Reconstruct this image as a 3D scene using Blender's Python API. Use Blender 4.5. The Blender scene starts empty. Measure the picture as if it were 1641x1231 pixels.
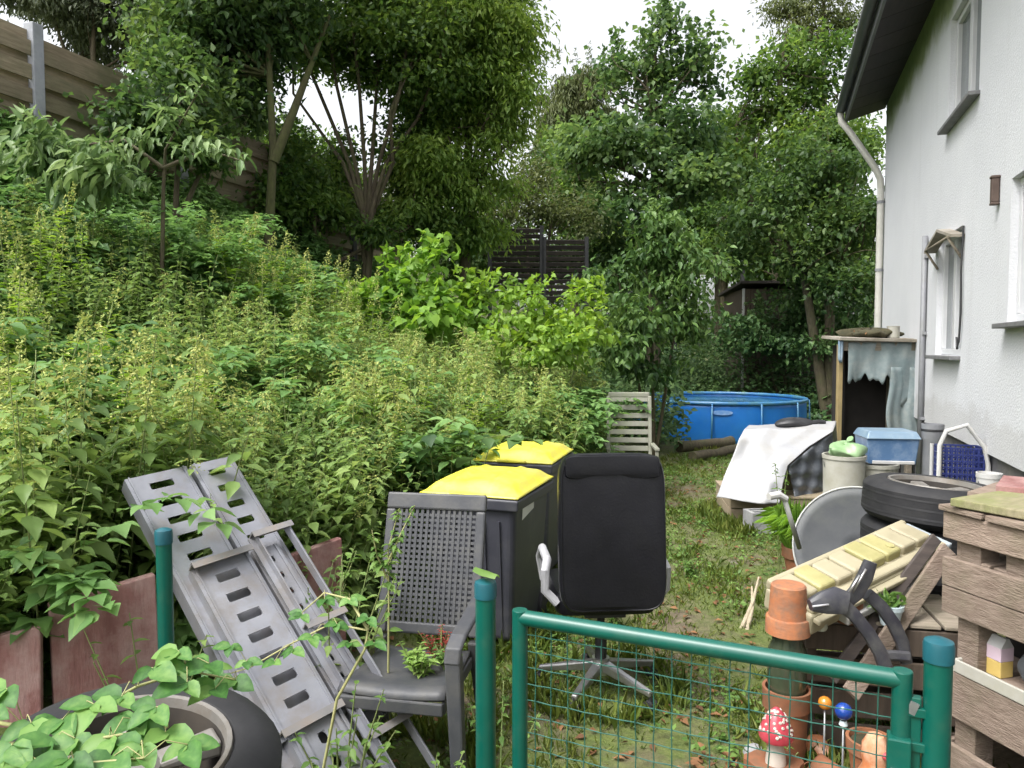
import bpy, math, random
import numpy as np
from mathutils import Vector, Matrix, Euler

random.seed(7)
RNG = np.random.default_rng(11)
R = math.radians
scene = bpy.context.scene
COL = scene.collection

# ------------------------------------------------------------------ camera
FPX = 1200.0                      # focal length in photograph pixels (1641 wide)
CAM_Z = 1.75
TILT = math.atan(58.5 / FPX)      # horizon sits 58 px above the middle
cam = bpy.data.cameras.new('camera')
cam.sensor_width = 36.0
cam.lens = FPX / 1641.0 * 36.0
cam.clip_start = 0.05
cam.clip_end = 2000.0
cam_o = bpy.data.objects.new('camera', cam)
cam_o.location = (0, 0, CAM_Z)
cam_o.rotation_euler = (R(90) - TILT, 0, 0)
COL.objects.link(cam_o)
scene.camera = cam_o

# ------------------------------------------------------------------ sky, sun, exposure
SUN_EL, SUN_AZ = R(58), R(232)    # azimuth clockwise from +Y
w = bpy.data.worlds.new('World')
scene.world = w
w.use_nodes = True
nt = w.node_tree
nt.nodes.clear()
sky = nt.nodes.new('ShaderNodeTexSky')
sky.sky_type = 'NISHITA'
sky.sun_disc = False
sky.sun_elevation = SUN_EL
sky.sun_rotation = SUN_AZ
sky.air_density = 1.0
sky.dust_density = 6.0
sky.ozone_density = 1.0
hs = nt.nodes.new('ShaderNodeHueSaturation')
hs.inputs['Saturation'].default_value = 0.16     # overcast: hardly any blue
hs.inputs['Value'].default_value = 1.0
bg = nt.nodes.new('ShaderNodeBackground')
bg.inputs['Strength'].default_value = 0.15
wo = nt.nodes.new('ShaderNodeOutputWorld')
nt.links.new(sky.outputs[0], hs.inputs['Color'])
nt.links.new(hs.outputs[0], bg.inputs['Color'])
nt.links.new(bg.outputs[0], wo.inputs['Surface'])
sun = bpy.data.lights.new('sun', 'SUN')
sun.energy = 0.75
sun.angle = R(25)
sun.color = (1.0, 0.975, 0.94)
sun_o = bpy.data.objects.new('sun', sun)
COL.objects.link(sun_o)
sd = Vector((math.sin(SUN_AZ) * math.cos(SUN_EL), math.cos(SUN_AZ) * math.cos(SUN_EL), math.sin(SUN_EL)))
sun_o.rotation_euler = (-sd).to_track_quat('-Z', 'Y').to_euler()
sun_o.location = sd * 40
vs = scene.view_settings
vs.view_transform = 'Standard'
vs.look = 'None'
vs.exposure = 1.42
vs.gamma = 1.0
vs.use_curve_mapping = False
scene.render.engine = 'CYCLES'
scene.cycles.max_bounces = 9
scene.cycles.diffuse_bounces = 6
scene.cycles.transmission_bounces = 6
scene.cycles.transparent_max_bounces = 6

# ------------------------------------------------------------------ pixel -> world
CT, ST = math.cos(TILT), math.sin(TILT)
def ray(px, py):
    u = (px - 820.5) / FPX
    v = (615.5 - py) / FPX
    return Vector((u, CT + v * ST, -ST + v * CT))
def P(px, py, Y):
    d = ray(px, py)
    t = Y / d.y
    return Vector((d.x * t, Y, CAM_Z + d.z * t))
def G(px, py, z=0.0):
    d = ray(px, py)
    t = (z - CAM_Z) / d.z
    return Vector((d.x * t, d.y * t, z))

# ------------------------------------------------------------------ objects
def tag(o, label, cat, group=None):
    o['label'] = label
    o['category'] = cat
    if group: o['group'] = group
    return o
def thing(name, label, cat, loc=(0, 0, 0), rotz=0.0, group=None):
    o = bpy.data.objects.new(name, None)
    o.empty_display_size = 0.1
    o.location = loc
    o.rotation_euler = (0, 0, rotz)
    COL.objects.link(o)
    tag(o, label, cat, group)
    return o
def origin_of(o):
    v = Vector((0, 0, 0))
    while o is not None:
        v += Vector(o.location)
        o = o.parent
    return v

class MB:
    """collects polygons; build() links them as one mesh object"""
    def __init__(s):
        s.v = []; s.f = []; s.m = []; s.sm = []
    def add(s, vs, fs, mi=0, smooth=False, M=None):
        o = len(s.v)
        for p in vs:
            p = Vector(p)
            if M is not None: p = M @ p
            s.v.append(p)
        for f in fs:
            s.f.append([i + o for i in f]); s.m.append(mi); s.sm.append(smooth)
        return s
    def box(s, c, size, rot=None, mi=0, M=None):
        hx, hy, hz = size[0] / 2, size[1] / 2, size[2] / 2
        T = Matrix.Translation(Vector(c))
        if rot is not None:
            T = T @ (Euler(rot).to_matrix().to_4x4() if not isinstance(rot, Matrix) else rot.to_4x4())
        if M is not None: T = M @ T
        vs = [(x, y, z) for z in (-hz, hz) for y in (-hy, hy) for x in (-hx, hx)]
        fs = [(0, 2, 3, 1), (4, 5, 7, 6), (0, 1, 5, 4), (2, 6, 7, 3), (0, 4, 6, 2), (1, 3, 7, 5)]
        return s.add(vs, fs, mi, False, T)
    def hexa(s, q, mi=0, M=None):
        """8 corners: bottom 4 ccw, top 4 ccw"""
        return s.add(q, [(3, 2, 1, 0), (4, 5, 6, 7), (0, 1, 5, 4), (1, 2, 6, 5), (2, 3, 7, 6), (3, 0, 4, 7)], mi, False, M)
    def tube(s, pts, r, n=8, mi=0, caps=True, M=None, closed=False):
        pts = [Vector(p) for p in pts]
        k = len(pts)
        if not isinstance(r, (list, tuple)): r = [r] * k
        tang = []
        for i in range(k):
            if closed: t = pts[(i + 1) % k] - pts[i - 1]
            else: t = pts[min(i + 1, k - 1)] - pts[max(i - 1, 0)]
            tang.append(t.normalized() if t.length > 1e-9 else Vector((0, 0, 1)))
        a = Vector((0, 0, 1)) if abs(tang[0].z) < 0.9 else Vector((1, 0, 0))
        nx = (a - tang[0] * a.dot(tang[0])).normalized()
        vs = []; fs = []
        for i in range(k):
            nx = (nx - tang[i] * nx.dot(tang[i])).normalized()
            ny = tang[i].cross(nx)
            for j in range(n):
                an = 2 * math.pi * j / n
                vs.append(pts[i] + (nx * math.cos(an) + ny * math.sin(an)) * r[i])
        for i in range(k if closed else k - 1):
            i2 = (i + 1) % k
            for j in range(n):
                j2 = (j + 1) % n
                fs.append((i * n + j, i * n + j2, i2 * n + j2, i2 * n + j))
        s.add(vs, fs, mi, True, M)
        if caps and not closed:
            s.add(vs[:n], [tuple(range(n - 1, -1, -1))], mi, False, M)
            s.add(vs[-n:], [tuple(range(n))], mi, False, M)
        return s
    def lathe(s, prof, n=24, mi=0, M=None, smooth=True, cap0=False, cap1=False):
        vs = []; fs = []
        for (r, z) in prof:
            for j in range(n):
                a = 2 * math.pi * j / n
                vs.append((r * math.cos(a), r * math.sin(a), z))
        for i in range(len(prof) - 1):
            for j in range(n):
                j2 = (j + 1) % n
                fs.append((i * n + j, i * n + j2, (i + 1) * n + j2, (i + 1) * n + j))
        s.add(vs, fs, mi, smooth, M)
        if cap0: s.add(vs[:n], [tuple(range(n - 1, -1, -1))], mi, False, M)
        if cap1: s.add(vs[-n:], [tuple(range(n))], mi, False, M)
        return s
    def extrude(s, outline, d, mi=0, M=None):
        """closed outline [(x,z)] in the XZ plane, extruded along Y by d centred"""
        n = len(outline)
        vs = [(x, -d / 2, z) for x, z in outline] + [(x, d / 2, z) for x, z in outline]
        fs = [tuple(range(n)), tuple(range(2 * n - 1, n - 1, -1))]
        for i in range(n):
            j = (i + 1) % n
            fs.append((j, i, n + i, n + j))
        return s.add(vs, fs, mi, False, M)
    def grid(s, fn, nu, nv, mi=0, smooth=True, M=None):
        vs = [fn(i / nu, j / nv) for j in range(nv + 1) for i in range(nu + 1)]
        fs = [(j * (nu + 1) + i, j * (nu + 1) + i + 1, (j + 1) * (nu + 1) + i + 1, (j + 1) * (nu + 1) + i)
              for j in range(nv) for i in range(nu)]
        return s.add(vs, fs, mi, smooth, M)
    def build(s, name, mats, parent=None, world=False, bev=0.0, seg=2, solid=0.0, sub=0, recalc=True):
        off = origin_of(parent) if (world and parent is not None) else Vector((0, 0, 0))
        vv = [p - off for p in s.v]
        me = bpy.data.meshes.new(name)
        me.from_pydata([tuple(p) for p in vv], [], s.f)
        if not isinstance(mats, (list, tuple)): mats = [mats]
        for m in mats: me.materials.append(m)
        me.polygons.foreach_set('material_index', s.m)
        me.polygons.foreach_set('use_smooth', s.sm)
        if recalc:
            import bmesh
            bm = bmesh.new(); bm.from_mesh(me)
            bmesh.ops.remove_doubles(bm, verts=bm.verts, dist=1e-5)
            bmesh.ops.recalc_face_normals(bm, faces=bm.faces)
            for e in bm.edges:
                if len(e.link_faces) == 2 and e.calc_face_angle(0) > 0.62: e.smooth = False
            bm.to_mesh(me); bm.free()
        me.update()
        o = bpy.data.objects.new(name, me)
        COL.objects.link(o)
        if parent is not None: o.parent = parent
        if solid:
            md = o.modifiers.new('solid', 'SOLIDIFY'); md.thickness = solid; md.offset = 0
        if bev:
            md = o.modifiers.new('bevel', 'BEVEL'); md.width = bev; md.segments = seg; md.limit_method = 'ANGLE'; md.angle_limit = R(35)
        if sub:
            md = o.modifiers.new('sub', 'SUBSURF'); md.levels = sub; md.render_levels = sub
        return o

class Cloud:
    """numpy triangle collector for foliage"""
    def __init__(s):
        s.v = []; s.f = []; s.m = []; s.n = 0
    def add(s, V, F, mi):
        s.v.append(V.reshape(-1, 3)); s.f.append(F.reshape(-1, 3) + s.n)
        s.m.append(np.full(F.reshape(-1, 3).shape[0], mi, np.int32) if np.isscalar(mi) else mi)
        s.n += V.reshape(-1, 3).shape[0]
    def arrays(s):
        return np.concatenate(s.v), np.concatenate(s.f), np.concatenate(s.m)
    def leaves(s, pos, axis, up, size, width=0.5, tmpl='far', mi=0):
        V, F = leaf_mesh(pos, axis, up, size, width, tmpl)
        s.add(V, F, mi)
    def build(s, name, mats, parent=None, world=True):
        V, F, M = s.arrays()
        off = origin_of(parent) if (world and parent is not None) else Vector((0, 0, 0))
        V = V - np.array(off)
        me = bpy.data.meshes.new(name)
        n, k = len(V), len(F)
        me.vertices.add(n); me.vertices.foreach_set('co', V.astype(np.float32).ravel())
        me.loops.add(k * 3); me.loops.foreach_set('vertex_index', F.astype(np.int32).ravel())
        me.polygons.add(k)
        me.polygons.foreach_set('loop_start', np.arange(0, k * 3, 3, dtype=np.int32))
        me.polygons.foreach_set('loop_total', np.full(k, 3, np.int32))
        if not isinstance(mats, (list, tuple)): mats = [mats]
        for m in mats: me.materials.append(m)
        me.polygons.foreach_set('material_index', M.astype(np.int32))
        me.update(calc_edges=True)
        me.validate()
        o = bpy.data.objects.new(name, me)
        COL.objects.link(o)
        if parent is not None: o.parent = parent
        return o

TMPL = {
    'far': (np.array([(0, 0, 0), (.5, .45, .10), (0, 1, -.12), (-.5, .45, .10)]), np.array([(0, 1, 2), (0, 2, 3)])),
    'mid': (np.array([(0, 0, 0), (.36, .18, .07), (.5, .42, .08), (.27, .72, .0), (0, 1, -.18), (-.27, .72, .0), (-.5, .42, .08), (-.36, .18, .07), (0, .45, -.02)]),
            np.array([(0, 1, 8), (1, 2, 8), (2, 3, 8), (3, 4, 8), (4, 5, 8), (5, 6, 8), (6, 7, 8), (7, 0, 8)])),
}
def nrm(a):
    return a / np.maximum(np.linalg.norm(a, axis=-1, keepdims=True), 1e-9)
def leaf_mesh(pos, axis, up, size, width, tmpl):
    T, F = TMPL[tmpl]
    n = len(pos)
    y = nrm(axis)
    x = nrm(np.cross(y, up))
    z = np.cross(x, y)
    size = np.broadcast_to(np.asarray(size, float), (n,))
    wd = np.broadcast_to(np.asarray(width, float), (n,))
    V = (pos[:, None, :] + x[:, None, :] * (T[None, :, 0:1] * (size * wd)[:, None, None])
         + y[:, None, :] * (T[None, :, 1:2] * size[:, None, None])
         + z[:, None, :] * (T[None, :, 2:3] * size[:, None, None]))
    FF = F[None] + (np.arange(n) * len(T))[:, None, None]
    return V, FF
def rnd_dirs(n, rng=RNG):
    return nrm(rng.normal(size=(n, 3)))

# ------------------------------------------------------------------ materials
def new_mat(name):
    m = bpy.data.materials.new(name)
    m.use_nodes = True
    n = m.node_tree.nodes
    return m, n, m.node_tree.links, n['Principled BSDF']
def rgb(c): return (c[0], c[1], c[2], 1.0)
def mat(name, c1, c2=None, rough=0.6, scale=8.0, metallic=0.0, bump=0.0, bscale=None, stretch=(1, 1, 1), dirt=None, dscale=2.0,
        damt=0.45, spec=0.5, detail=6.0, island=0.0):
    m, n, l, b = new_mat(name)
    b.inputs['Roughness'].default_value = rough
    b.inputs['Metallic'].default_value = metallic
    b.inputs['Specular IOR Level'].default_value = spec
    tc = n.new('ShaderNodeTexCoord')
    mp = n.new('ShaderNodeMapping')
    mp.inputs['Scale'].default_value = stretch
    l.new(tc.outputs['Object'], mp.inputs['Vector'])
    nz = n.new('ShaderNodeTexNoise')
    nz.inputs['Scale'].default_value = scale
    nz.inputs['Detail'].default_value = detail
    nz.inputs['Roughness'].default_value = 0.62
    l.new(mp.outputs[0], nz.inputs['Vector'])
    ramp = n.new('ShaderNodeValToRGB')
    ramp.color_ramp.elements[0].position = 0.32
    ramp.color_ramp.elements[1].position = 0.68
    ramp.color_ramp.elements[0].color = rgb(c1)
    ramp.color_ramp.elements[1].color = rgb(c2 if c2 else [x * 1.25 for x in c1])
    l.new(nz.outputs['Fac'], ramp.inputs[0])
    col = ramp.outputs[0]
    if dirt:
        nd = n.new('ShaderNodeTexNoise')
        nd.inputs['Scale'].default_value = dscale
        nd.inputs['Detail'].default_value = 9.0
        nd.inputs['Roughness'].default_value = 0.7
        l.new(tc.outputs['Object'], nd.inputs['Vector'])
        rd = n.new('ShaderNodeValToRGB')
        rd.color_ramp.elements[0].position = 0.62 - damt * 0.4
        rd.color_ramp.elements[1].position = 0.80 - damt * 0.2
        rd.color_ramp.elements[0].color = (0, 0, 0, 1)
        rd.color_ramp.elements[1].color = (damt * 1.6 if damt < .6 else 1,) * 3 + (1,)
        l.new(nd.outputs['Fac'], rd.inputs[0])
        mx = n.new('ShaderNodeMix'); mx.data_type = 'RGBA'
        l.new(rd.outputs[0], mx.inputs[0])
        l.new(col, mx.inputs[6])
        mx.inputs[7].default_value = rgb(dirt)
        col = mx.outputs[2]
    if island:
        oi = n.new('ShaderNodeObjectInfo')
        mr = n.new('ShaderNodeMapRange')
        mr.inputs[3].default_value = 1 - island
        mr.inputs[4].default_value = 1 + island
        l.new(oi.outputs['Random'], mr.inputs[0])
        mm = n.new('ShaderNodeMix'); mm.data_type = 'RGBA'; mm.blend_type = 'MULTIPLY'
        mm.inputs[0].default_value = 1.0
        l.new(col, mm.inputs[6]); l.new(mr.outputs[0], mm.inputs[7])
        col = mm.outputs[2]
    l.new(col, b.inputs['Base Color'])
    if bump:
        nb = n.new('ShaderNodeTexNoise')
        nb.inputs['Scale'].default_value = bscale or scale * 3
        nb.inputs['Detail'].default_value = 5.0
        l.new(mp.outputs[0], nb.inputs['Vector'])
        bp = n.new('ShaderNodeBump')
        bp.inputs['Strength'].default_value = bump
        bp.inputs['Distance'].default_value = 0.01
        l.new(nb.outputs['Fac'], bp.inputs['Height'])
        l.new(bp.outputs[0], b.inputs['Normal'])
    return m
def leaf_mat(name, c_dark, c_mid, c_light, trans=0.35, nscale=0.8, rough=0.5, brown=0.0, per_object=False):
    """colour differs from leaf to leaf (random per island) and from clump to clump"""
    m, n, l, b = new_mat(name)
    g = n.new('ShaderNodeNewGeometry')
    tc = n.new('ShaderNodeTexCoord')
    nz = n.new('ShaderNodeTexNoise')
    nz.inputs['Scale'].default_value = nscale
    nz.inputs['Detail'].default_value = 3.0
    l.new(tc.outputs['Object'], nz.inputs['Vector'])
    a = n.new('ShaderNodeMath'); a.operation = 'MULTIPLY_ADD'
    if per_object:
        oi = n.new('ShaderNodeObjectInfo'); l.new(oi.outputs['Random'], a.inputs[0]); a.inputs[1].default_value = 0.8
    else:
        l.new(g.outputs['Random Per Island'], a.inputs[0]); a.inputs[1].default_value = 0.55
    s = n.new('ShaderNodeMath'); s.operation = 'MULTIPLY_ADD'
    l.new(nz.outputs['Fac'], s.inputs[0]); s.inputs[1].default_value = 1.5; s.inputs[2].default_value = -0.55
    l.new(s.outputs[0], a.inputs[2])
    rp = n.new('ShaderNodeValToRGB')
    e = rp.color_ramp.elements
    e[0].position = 0.1; e[0].color = rgb(c_dark)
    e[1].position = 0.92; e[1].color = rgb(c_light)
    k = e.new(0.5); k.color = rgb(c_mid)
    if brown:
        k2 = e.new(0.99); k2.color = (0.16, 0.12, 0.04, 1)
    l.new(a.outputs[0], rp.inputs[0])
    l.new(rp.outputs[0], b.inputs['Base Color'])
    b.inputs['Roughness'].default_value = rough
    b.inputs['Specular IOR Level'].default_value = 0.35
    tr = n.new('ShaderNodeBsdfTranslucent')
    hv = n.new('ShaderNodeHueSaturation')
    hv.inputs['Hue'].default_value = 0.485
    hv.inputs['Saturation'].default_value = 1.1
    hv.inputs['Value'].default_value = 1.5
    l.new(rp.outputs[0], hv.inputs['Color'])
    l.new(hv.outputs[0], tr.inputs['Color'])
    mx = n.new('ShaderNodeMixShader')
    mx.inputs[0].default_value = trans
    l.new(b.outputs[0], mx.inputs[1]); l.new(tr.outputs[0], mx.inputs[2])
    l.new(mx.outputs[0], n['Material Output'].inputs['Surface'])
    return m
M_ = {}
M_['plaster'] = mat('plaster', (.52, .53, .56), (.60, .605, .63), .85, 5, bump=.5, bscale=45, stretch=(1.6, 1.6, .35), dirt=(.43, .43, .42), dscale=1.1, damt=.35)
M_['plinth'] = mat('plinth', (.10, .10, .11), (.16, .155, .15), .9, 4, bump=.4, bscale=40, dirt=(.20, .18, .15), damt=.35)
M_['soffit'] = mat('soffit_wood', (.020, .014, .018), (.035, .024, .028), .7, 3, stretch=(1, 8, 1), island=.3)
M_['fascia'] = mat('fascia', (.09, .095, .10), (.13, .13, .13), .5, 5)
M_['rooftile'] = mat('roof_tile', (.07, .06, .06), (.11, .09, .085), .8, 3, island=.25)
M_['cream_pipe'] = mat('cream_pipe', (.44, .43, .39), (.52, .51, .47), .45, 6, dirt=(.35, .36, .28), damt=.3)
M_['grey_pipe'] = mat('grey_pipe', (.17, .175, .19), (.24, .245, .26), .5, 6, dirt=(.2, .2, .17), damt=.3)
M_['winframe'] = mat('window_frame_white', (.52, .53, .54), (.60, .60, .61), .35, 5)
M_['sill'] = mat('stone_sill', (.12, .12, .125), (.18, .18, .18), .7, 20)
M_['glass'] = mat('window_glass', (.10, .12, .13), (.14, .16, .17), .06, 1.5, spec=1.0)
M_['curtain'] = mat('curtain', (.30, .31, .32), (.40, .41, .42), .9, 4)
M_['oldwood'] = mat('grey_weathered_wood', (.20, .165, .125), (.34, .29, .23), .85, 5, stretch=(1, 14, 14), bump=.5, bscale=20, dirt=(.11, .12, .06), dscale=3, damt=.4, island=.22)
M_['fencewood'] = mat('fence_board_wood', (.165, .132, .086), (.27, .222, .15), .85, 4, stretch=(1, 1, 10), bump=.4, bscale=16, dirt=(.08, .10, .04), dscale=1.4, damt=.5, island=.28)
M_['darkfence'] = mat('dark_fence_wood', (.035, .028, .026), (.075, .06, .052), .8, 5, stretch=(1, 8, 8), island=.35)
M_['steelpost'] = mat('grey_fence_post', (.25, .26, .30), (.34, .35, .38), .6, 6, dirt=(.12, .13, .09), damt=.35)
M_['darkpost'] = mat('dark_fence_post', (.03, .03, .035), (.05, .05, .05), .7, 6)
M_['palletwood'] = mat('pallet_wood', (.16, .115, .088), (.29, .225, .18), .88, 4, stretch=(3, 3, 16), bump=.6, bscale=14, dirt=(.13, .12, .07), dscale=4, damt=.4, island=.2)
M_['mosswood'] = mat('mossy_board', (.19, .165, .10), (.30, .265, .165), .9, 5, stretch=(2, 10, 2), bump=.5, bscale=16, dirt=(.17, .19, .06), dscale=6, damt=.6)
M_['green'] = mat('green_powder_coat', (.0, .072, .052), (.003, .092, .068), .33, 5, dirt=(.03, .10, .07), dscale=14, damt=.35, spec=.5)
M_['greencap'] = mat('blue_green_plastic_cap', (.008, .075, .10), (.012, .10, .125), .4, 6)
M_['wire'] = mat('green_wire', (.01, .07, .055), (.03, .12, .09), .4, 12)
M_['zinc'] = mat('zinc_fitting', (.20, .21, .22), (.32, .33, .33), .4, 14, metallic=.6)
M_['galv'] = mat('galvanised_steel', (.20, .205, .235), (.30, .305, .335), .5, 4, metallic=.35, dirt=(.20, .17, .14), dscale=7, damt=.4, stretch=(1, 1, 1), bump=.1)
M_['galvdark'] = mat('galvanised_edge', (.17, .165, .165), (.27, .26, .26), .6, 9, metallic=.2, dirt=(.20, .14, .09), dscale=9, damt=.4)
M_['redslab'] = mat('rusty_red_slab', (.17, .068, .062), (.29, .14, .13), .8, 3, stretch=(5, 5, 1), bump=.4, bscale=20, dirt=(.42, .30, .28), dscale=5, damt=.5)
M_['rubber'] = mat('tyre_rubber', (.008, .008, .010), (.017, .017, .019), .7, 10, dirt=(.032, .03, .027), dscale=6, damt=.3, bump=.15)
M_['alloy'] = mat('alloy_rim', (.19, .18, .165), (.30, .285, .265), .42, 6, metallic=.4, dirt=(.16, .12, .08), dscale=9, damt=.45)
M_['rim_shade'] = mat('shaded_wheel_inside', (.02, .017, .015), (.05, .04, .03), .8, 8)  # near-black: shade inside the rim painted as colour
M_['chairgrey'] = mat('grey_plastic', (.040, .042, .048), (.062, .064, .072), .55, 5, dirt=(.095, .09, .075), dscale=5, damt=.4, bump=.1, bscale=60)
M_['leather'] = mat('black_leather', (.005, .005, .007), (.009, .009, .012), .36, 6, bump=.12, bscale=90, dirt=(.012, .012, .012), dscale=4, damt=.3, spec=.3)
M_['chrome'] = mat('dull_chrome', (.42, .42, .43), (.58, .58, .58), .28, 6, metallic=.85, dirt=(.25, .2, .15), damt=.4, dscale=10)
M_['blackplastic'] = mat('black_plastic', (.018, .018, .02), (.035, .035, .038), .5, 8)
M_['silverplastic'] = mat('silver_plastic', (.34, .34, .36), (.44, .44, .46), .4, 8)
M_['binbody'] = mat('bin_anthracite', (.032, .033, .045), (.052, .053, .067), .5, 4, dirt=(.12, .12, .11), dscale=5, damt=.3)
M_['binlid'] = mat('bin_yellow_lid', (.62, .56, .03), (.70, .64, .06), .42, 3, dirt=(.46, .42, .16), dscale=7, damt=.45)
M_['sticker'] = mat('white_sticker', (.62, .62, .60), (.72, .72, .70), .5, 10)
M_['beigechair'] = mat('beige_chair_plastic', (.21, .21, .17), (.29, .285, .24), .6, 6, dirt=(.22, .24, .15), dscale=7, damt=.45)
M_['poolblue'] = mat('pool_blue_liner', (.010, .13, .46), (.016, .17, .54), .4, 2, dirt=(.03, .17, .36), dscale=3, damt=.35)
M_['poolrim'] = mat('pool_frame', (.015, .13, .36), (.05, .19, .40), .4, 3, dirt=(.10, .22, .16), dscale=4, damt=.5)
M_['poolprint'] = mat('pool_print', (.10, .25, .56), (.30, .44, .66), .4, 6)
M_['water'] = mat('pool_cover', (.02, .10, .22), (.04, .15, .26), .12, 2)
M_['tarp'] = mat('white_tarpaulin', (.31, .315, .33), (.41, .41, .42), .45, 4, dirt=(.27, .255, .22), dscale=4, damt=.4, bump=.8, bscale=7)
M_['darktarp'] = mat('dark_grey_sheet', (.06, .068, .08), (.13, .14, .155), .35, 6, dirt=(.3, .3, .3), dscale=12, damt=.25)
M_['crate'] = mat('crate_wood', (.24, .19, .13), (.36, .29, .20), .85, 5, stretch=(2, 8, 2), dirt=(.13, .12, .06), damt=.4)
M_['concrete'] = mat('concrete', (.21, .21, .215), (.30, .30, .30), .9, 7, bump=.4, bscale=40, dirt=(.22, .22, .18), damt=.35)
M_['teal'] = mat('teal_tarp', (.13, .175, .18), (.235, .28, .285), .5, 3, dirt=(.30, .31, .28), dscale=6, damt=.4, bump=.4, bscale=9)
M_['inside_shade'] = mat('shaded_interior_board', (.012, .010, .010), (.024, .02, .018), .9, 4)  # near-black board: the shade of open insides is put into its colour
M_['yellowpost'] = mat('yellow_brown_post', (.24, .18, .075), (.33, .25, .12), .8, 6, dirt=(.2, .17, .1), damt=.4)
M_['roofboard'] = mat('shed_roof_board', (.27, .24, .20), (.38, .35, .30), .9, 5, dirt=(.12, .10, .06), dscale=3, damt=.5)
M_['mossdark'] = mat('dark_moss', (.035, .035, .018), (.07, .06, .03), .95, 14, bump=.8, bscale=30)
M_['bucket'] = mat('beige_bucket', (.31, .30, .26), (.41, .40, .355), .7, 4, dirt=(.28, .27, .2), dscale=5, damt=.45)
M_['greenbag'] = mat('pale_green_bag', (.17, .30, .13), (.28, .40, .22), .4, 6)
M_['bluebox'] = mat('blue_storage_box', (.065, .135, .26), (.095, .175, .31), .3, 3, dirt=(.34, .42, .52), dscale=5, damt=.35)
M_['bluelid'] = mat('pale_blue_lid', (.15, .225, .31), (.21, .29, .36), .35, 4, dirt=(.5, .5, .47), damt=.3)
M_['navy'] = mat('navy_basket', (.012, .020, .10), (.02, .03, .14), .45, 6)
M_['whiteplastic'] = mat('white_plastic', (.42, .42, .42), (.52, .515, .50), .5, 6, dirt=(.4, .38, .32), damt=.35, dscale=6)
M_['dish'] = mat('grey_dish', (.06, .064, .07), (.095, .10, .105), .55, 3, dirt=(.13, .14, .12), dscale=4, damt=.35)
M_['dishedge'] = mat('pale_dish_edge', (.33, .34, .32), (.42, .42, .39), .5, 6)
M_['tray'] = mat('cream_plastic', (.26, .23, .15), (.39, .345, .235), .6, 4, dirt=(.33, .30, .20), dscale=6, damt=.55, bump=.2)
M_['trayyellow'] = mat('yellowed_cup', (.27, .25, .105), (.40, .36, .17), .55, 6, dirt=(.24, .22, .08), dscale=8, damt=.45)
M_['traygrey'] = mat('blue_grey_plastic', (.30, .34, .37), (.38, .42, .45), .5, 5, dirt=(.4, .38, .3), damt=.3)
M_['armplastic'] = mat('dark_grey_arm_plastic', (.030, .030, .040), (.055, .055, .068), .45, 5, dirt=(.13, .13, .12), dscale=9, damt=.4)
M_['terracotta'] = mat('terracotta', (.33, .11, .042), (.46, .18, .075), .8, 5, stretch=(1, 1, 2), bump=.2, bscale=40, dirt=(.20, .115, .075), dscale=16, damt=.6)
M_['terradark'] = mat('dark_terracotta', (.17, .062, .028), (.29, .115, .055), .7, 8, dirt=(.10, .08, .05), dscale=10, damt=.45)  # darker, browner clay tone
M_['blueglass'] = mat('blue_glazed_ball', (.006, .035, .22), (.012, .06, .30), .12, 4, spec=.9)
M_['paleglaze'] = mat('pale_glaze', (.45, .56, .60), (.60, .68, .70), .25, 7)
M_['redglaze'] = mat('red_glaze', (.36, .03, .05), (.48, .08, .10), .3, 6)
M_['whiteglaze'] = mat('white_glaze', (.40, .36, .31), (.52, .47, .42), .4, 8, dirt=(.4, .35, .28), damt=.3)
M_['orangeglaze'] = mat('orange_glaze', (.44, .14, .05), (.54, .23, .11), .4, 9, dirt=(.72, .5, .36), dscale=14, damt=.5)
M_['amber'] = mat('amber_glass', (.42, .14, .015), (.55, .22, .03), .15, 6, spec=.8)
M_['jarglass'] = mat('cloudy_jar_glass', (.30, .33, .27), (.42, .44, .37), .15, 7, spec=.8)
M_['greenglass'] = mat('green_bottle_glass', (.03, .042, .026), (.06, .07, .042), .12, 6, spec=.8)
M_['bark'] = mat('bark', (.055, .042, .028), (.12, .098, .062), .9, 6, stretch=(4, 4, 1), bump=.8, bscale=25, dirt=(.08, .09, .03), dscale=3, damt=.45)
M_['mossbark'] = mat('mossy_bark', (.045, .042, .02), (.085, .08, .036), .95, 8, stretch=(3, 3, 1), bump=.8, bscale=30, dirt=(.09, .11, .03), dscale=4, damt=.55)
M_['stem'] = mat('plant_stem', (.14, .20, .06), (.24, .27, .10), .6, 10)
M_['cane'] = mat('bramble_cane', (.26, .28, .10), (.36, .33, .16), .6, 10)
M_['drystick'] = mat('dry_stick', (.30, .25, .17), (.42, .36, .26), .9, 8, stretch=(4, 4, 1))
M_['brownshed'] = mat('brown_shed_wood', (.06, .045, .034), (.10, .075, .055), .85, 5, stretch=(8, 8, 1), island=.3)
M_['paleroof'] = mat('pale_roof_sheet', (.62, .63, .65), (.72, .73, .74), .5, 3)
M_['housefar'] = mat('pale_far_render', (.58, .58, .58), (.66, .66, .66), .9, 2)

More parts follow.
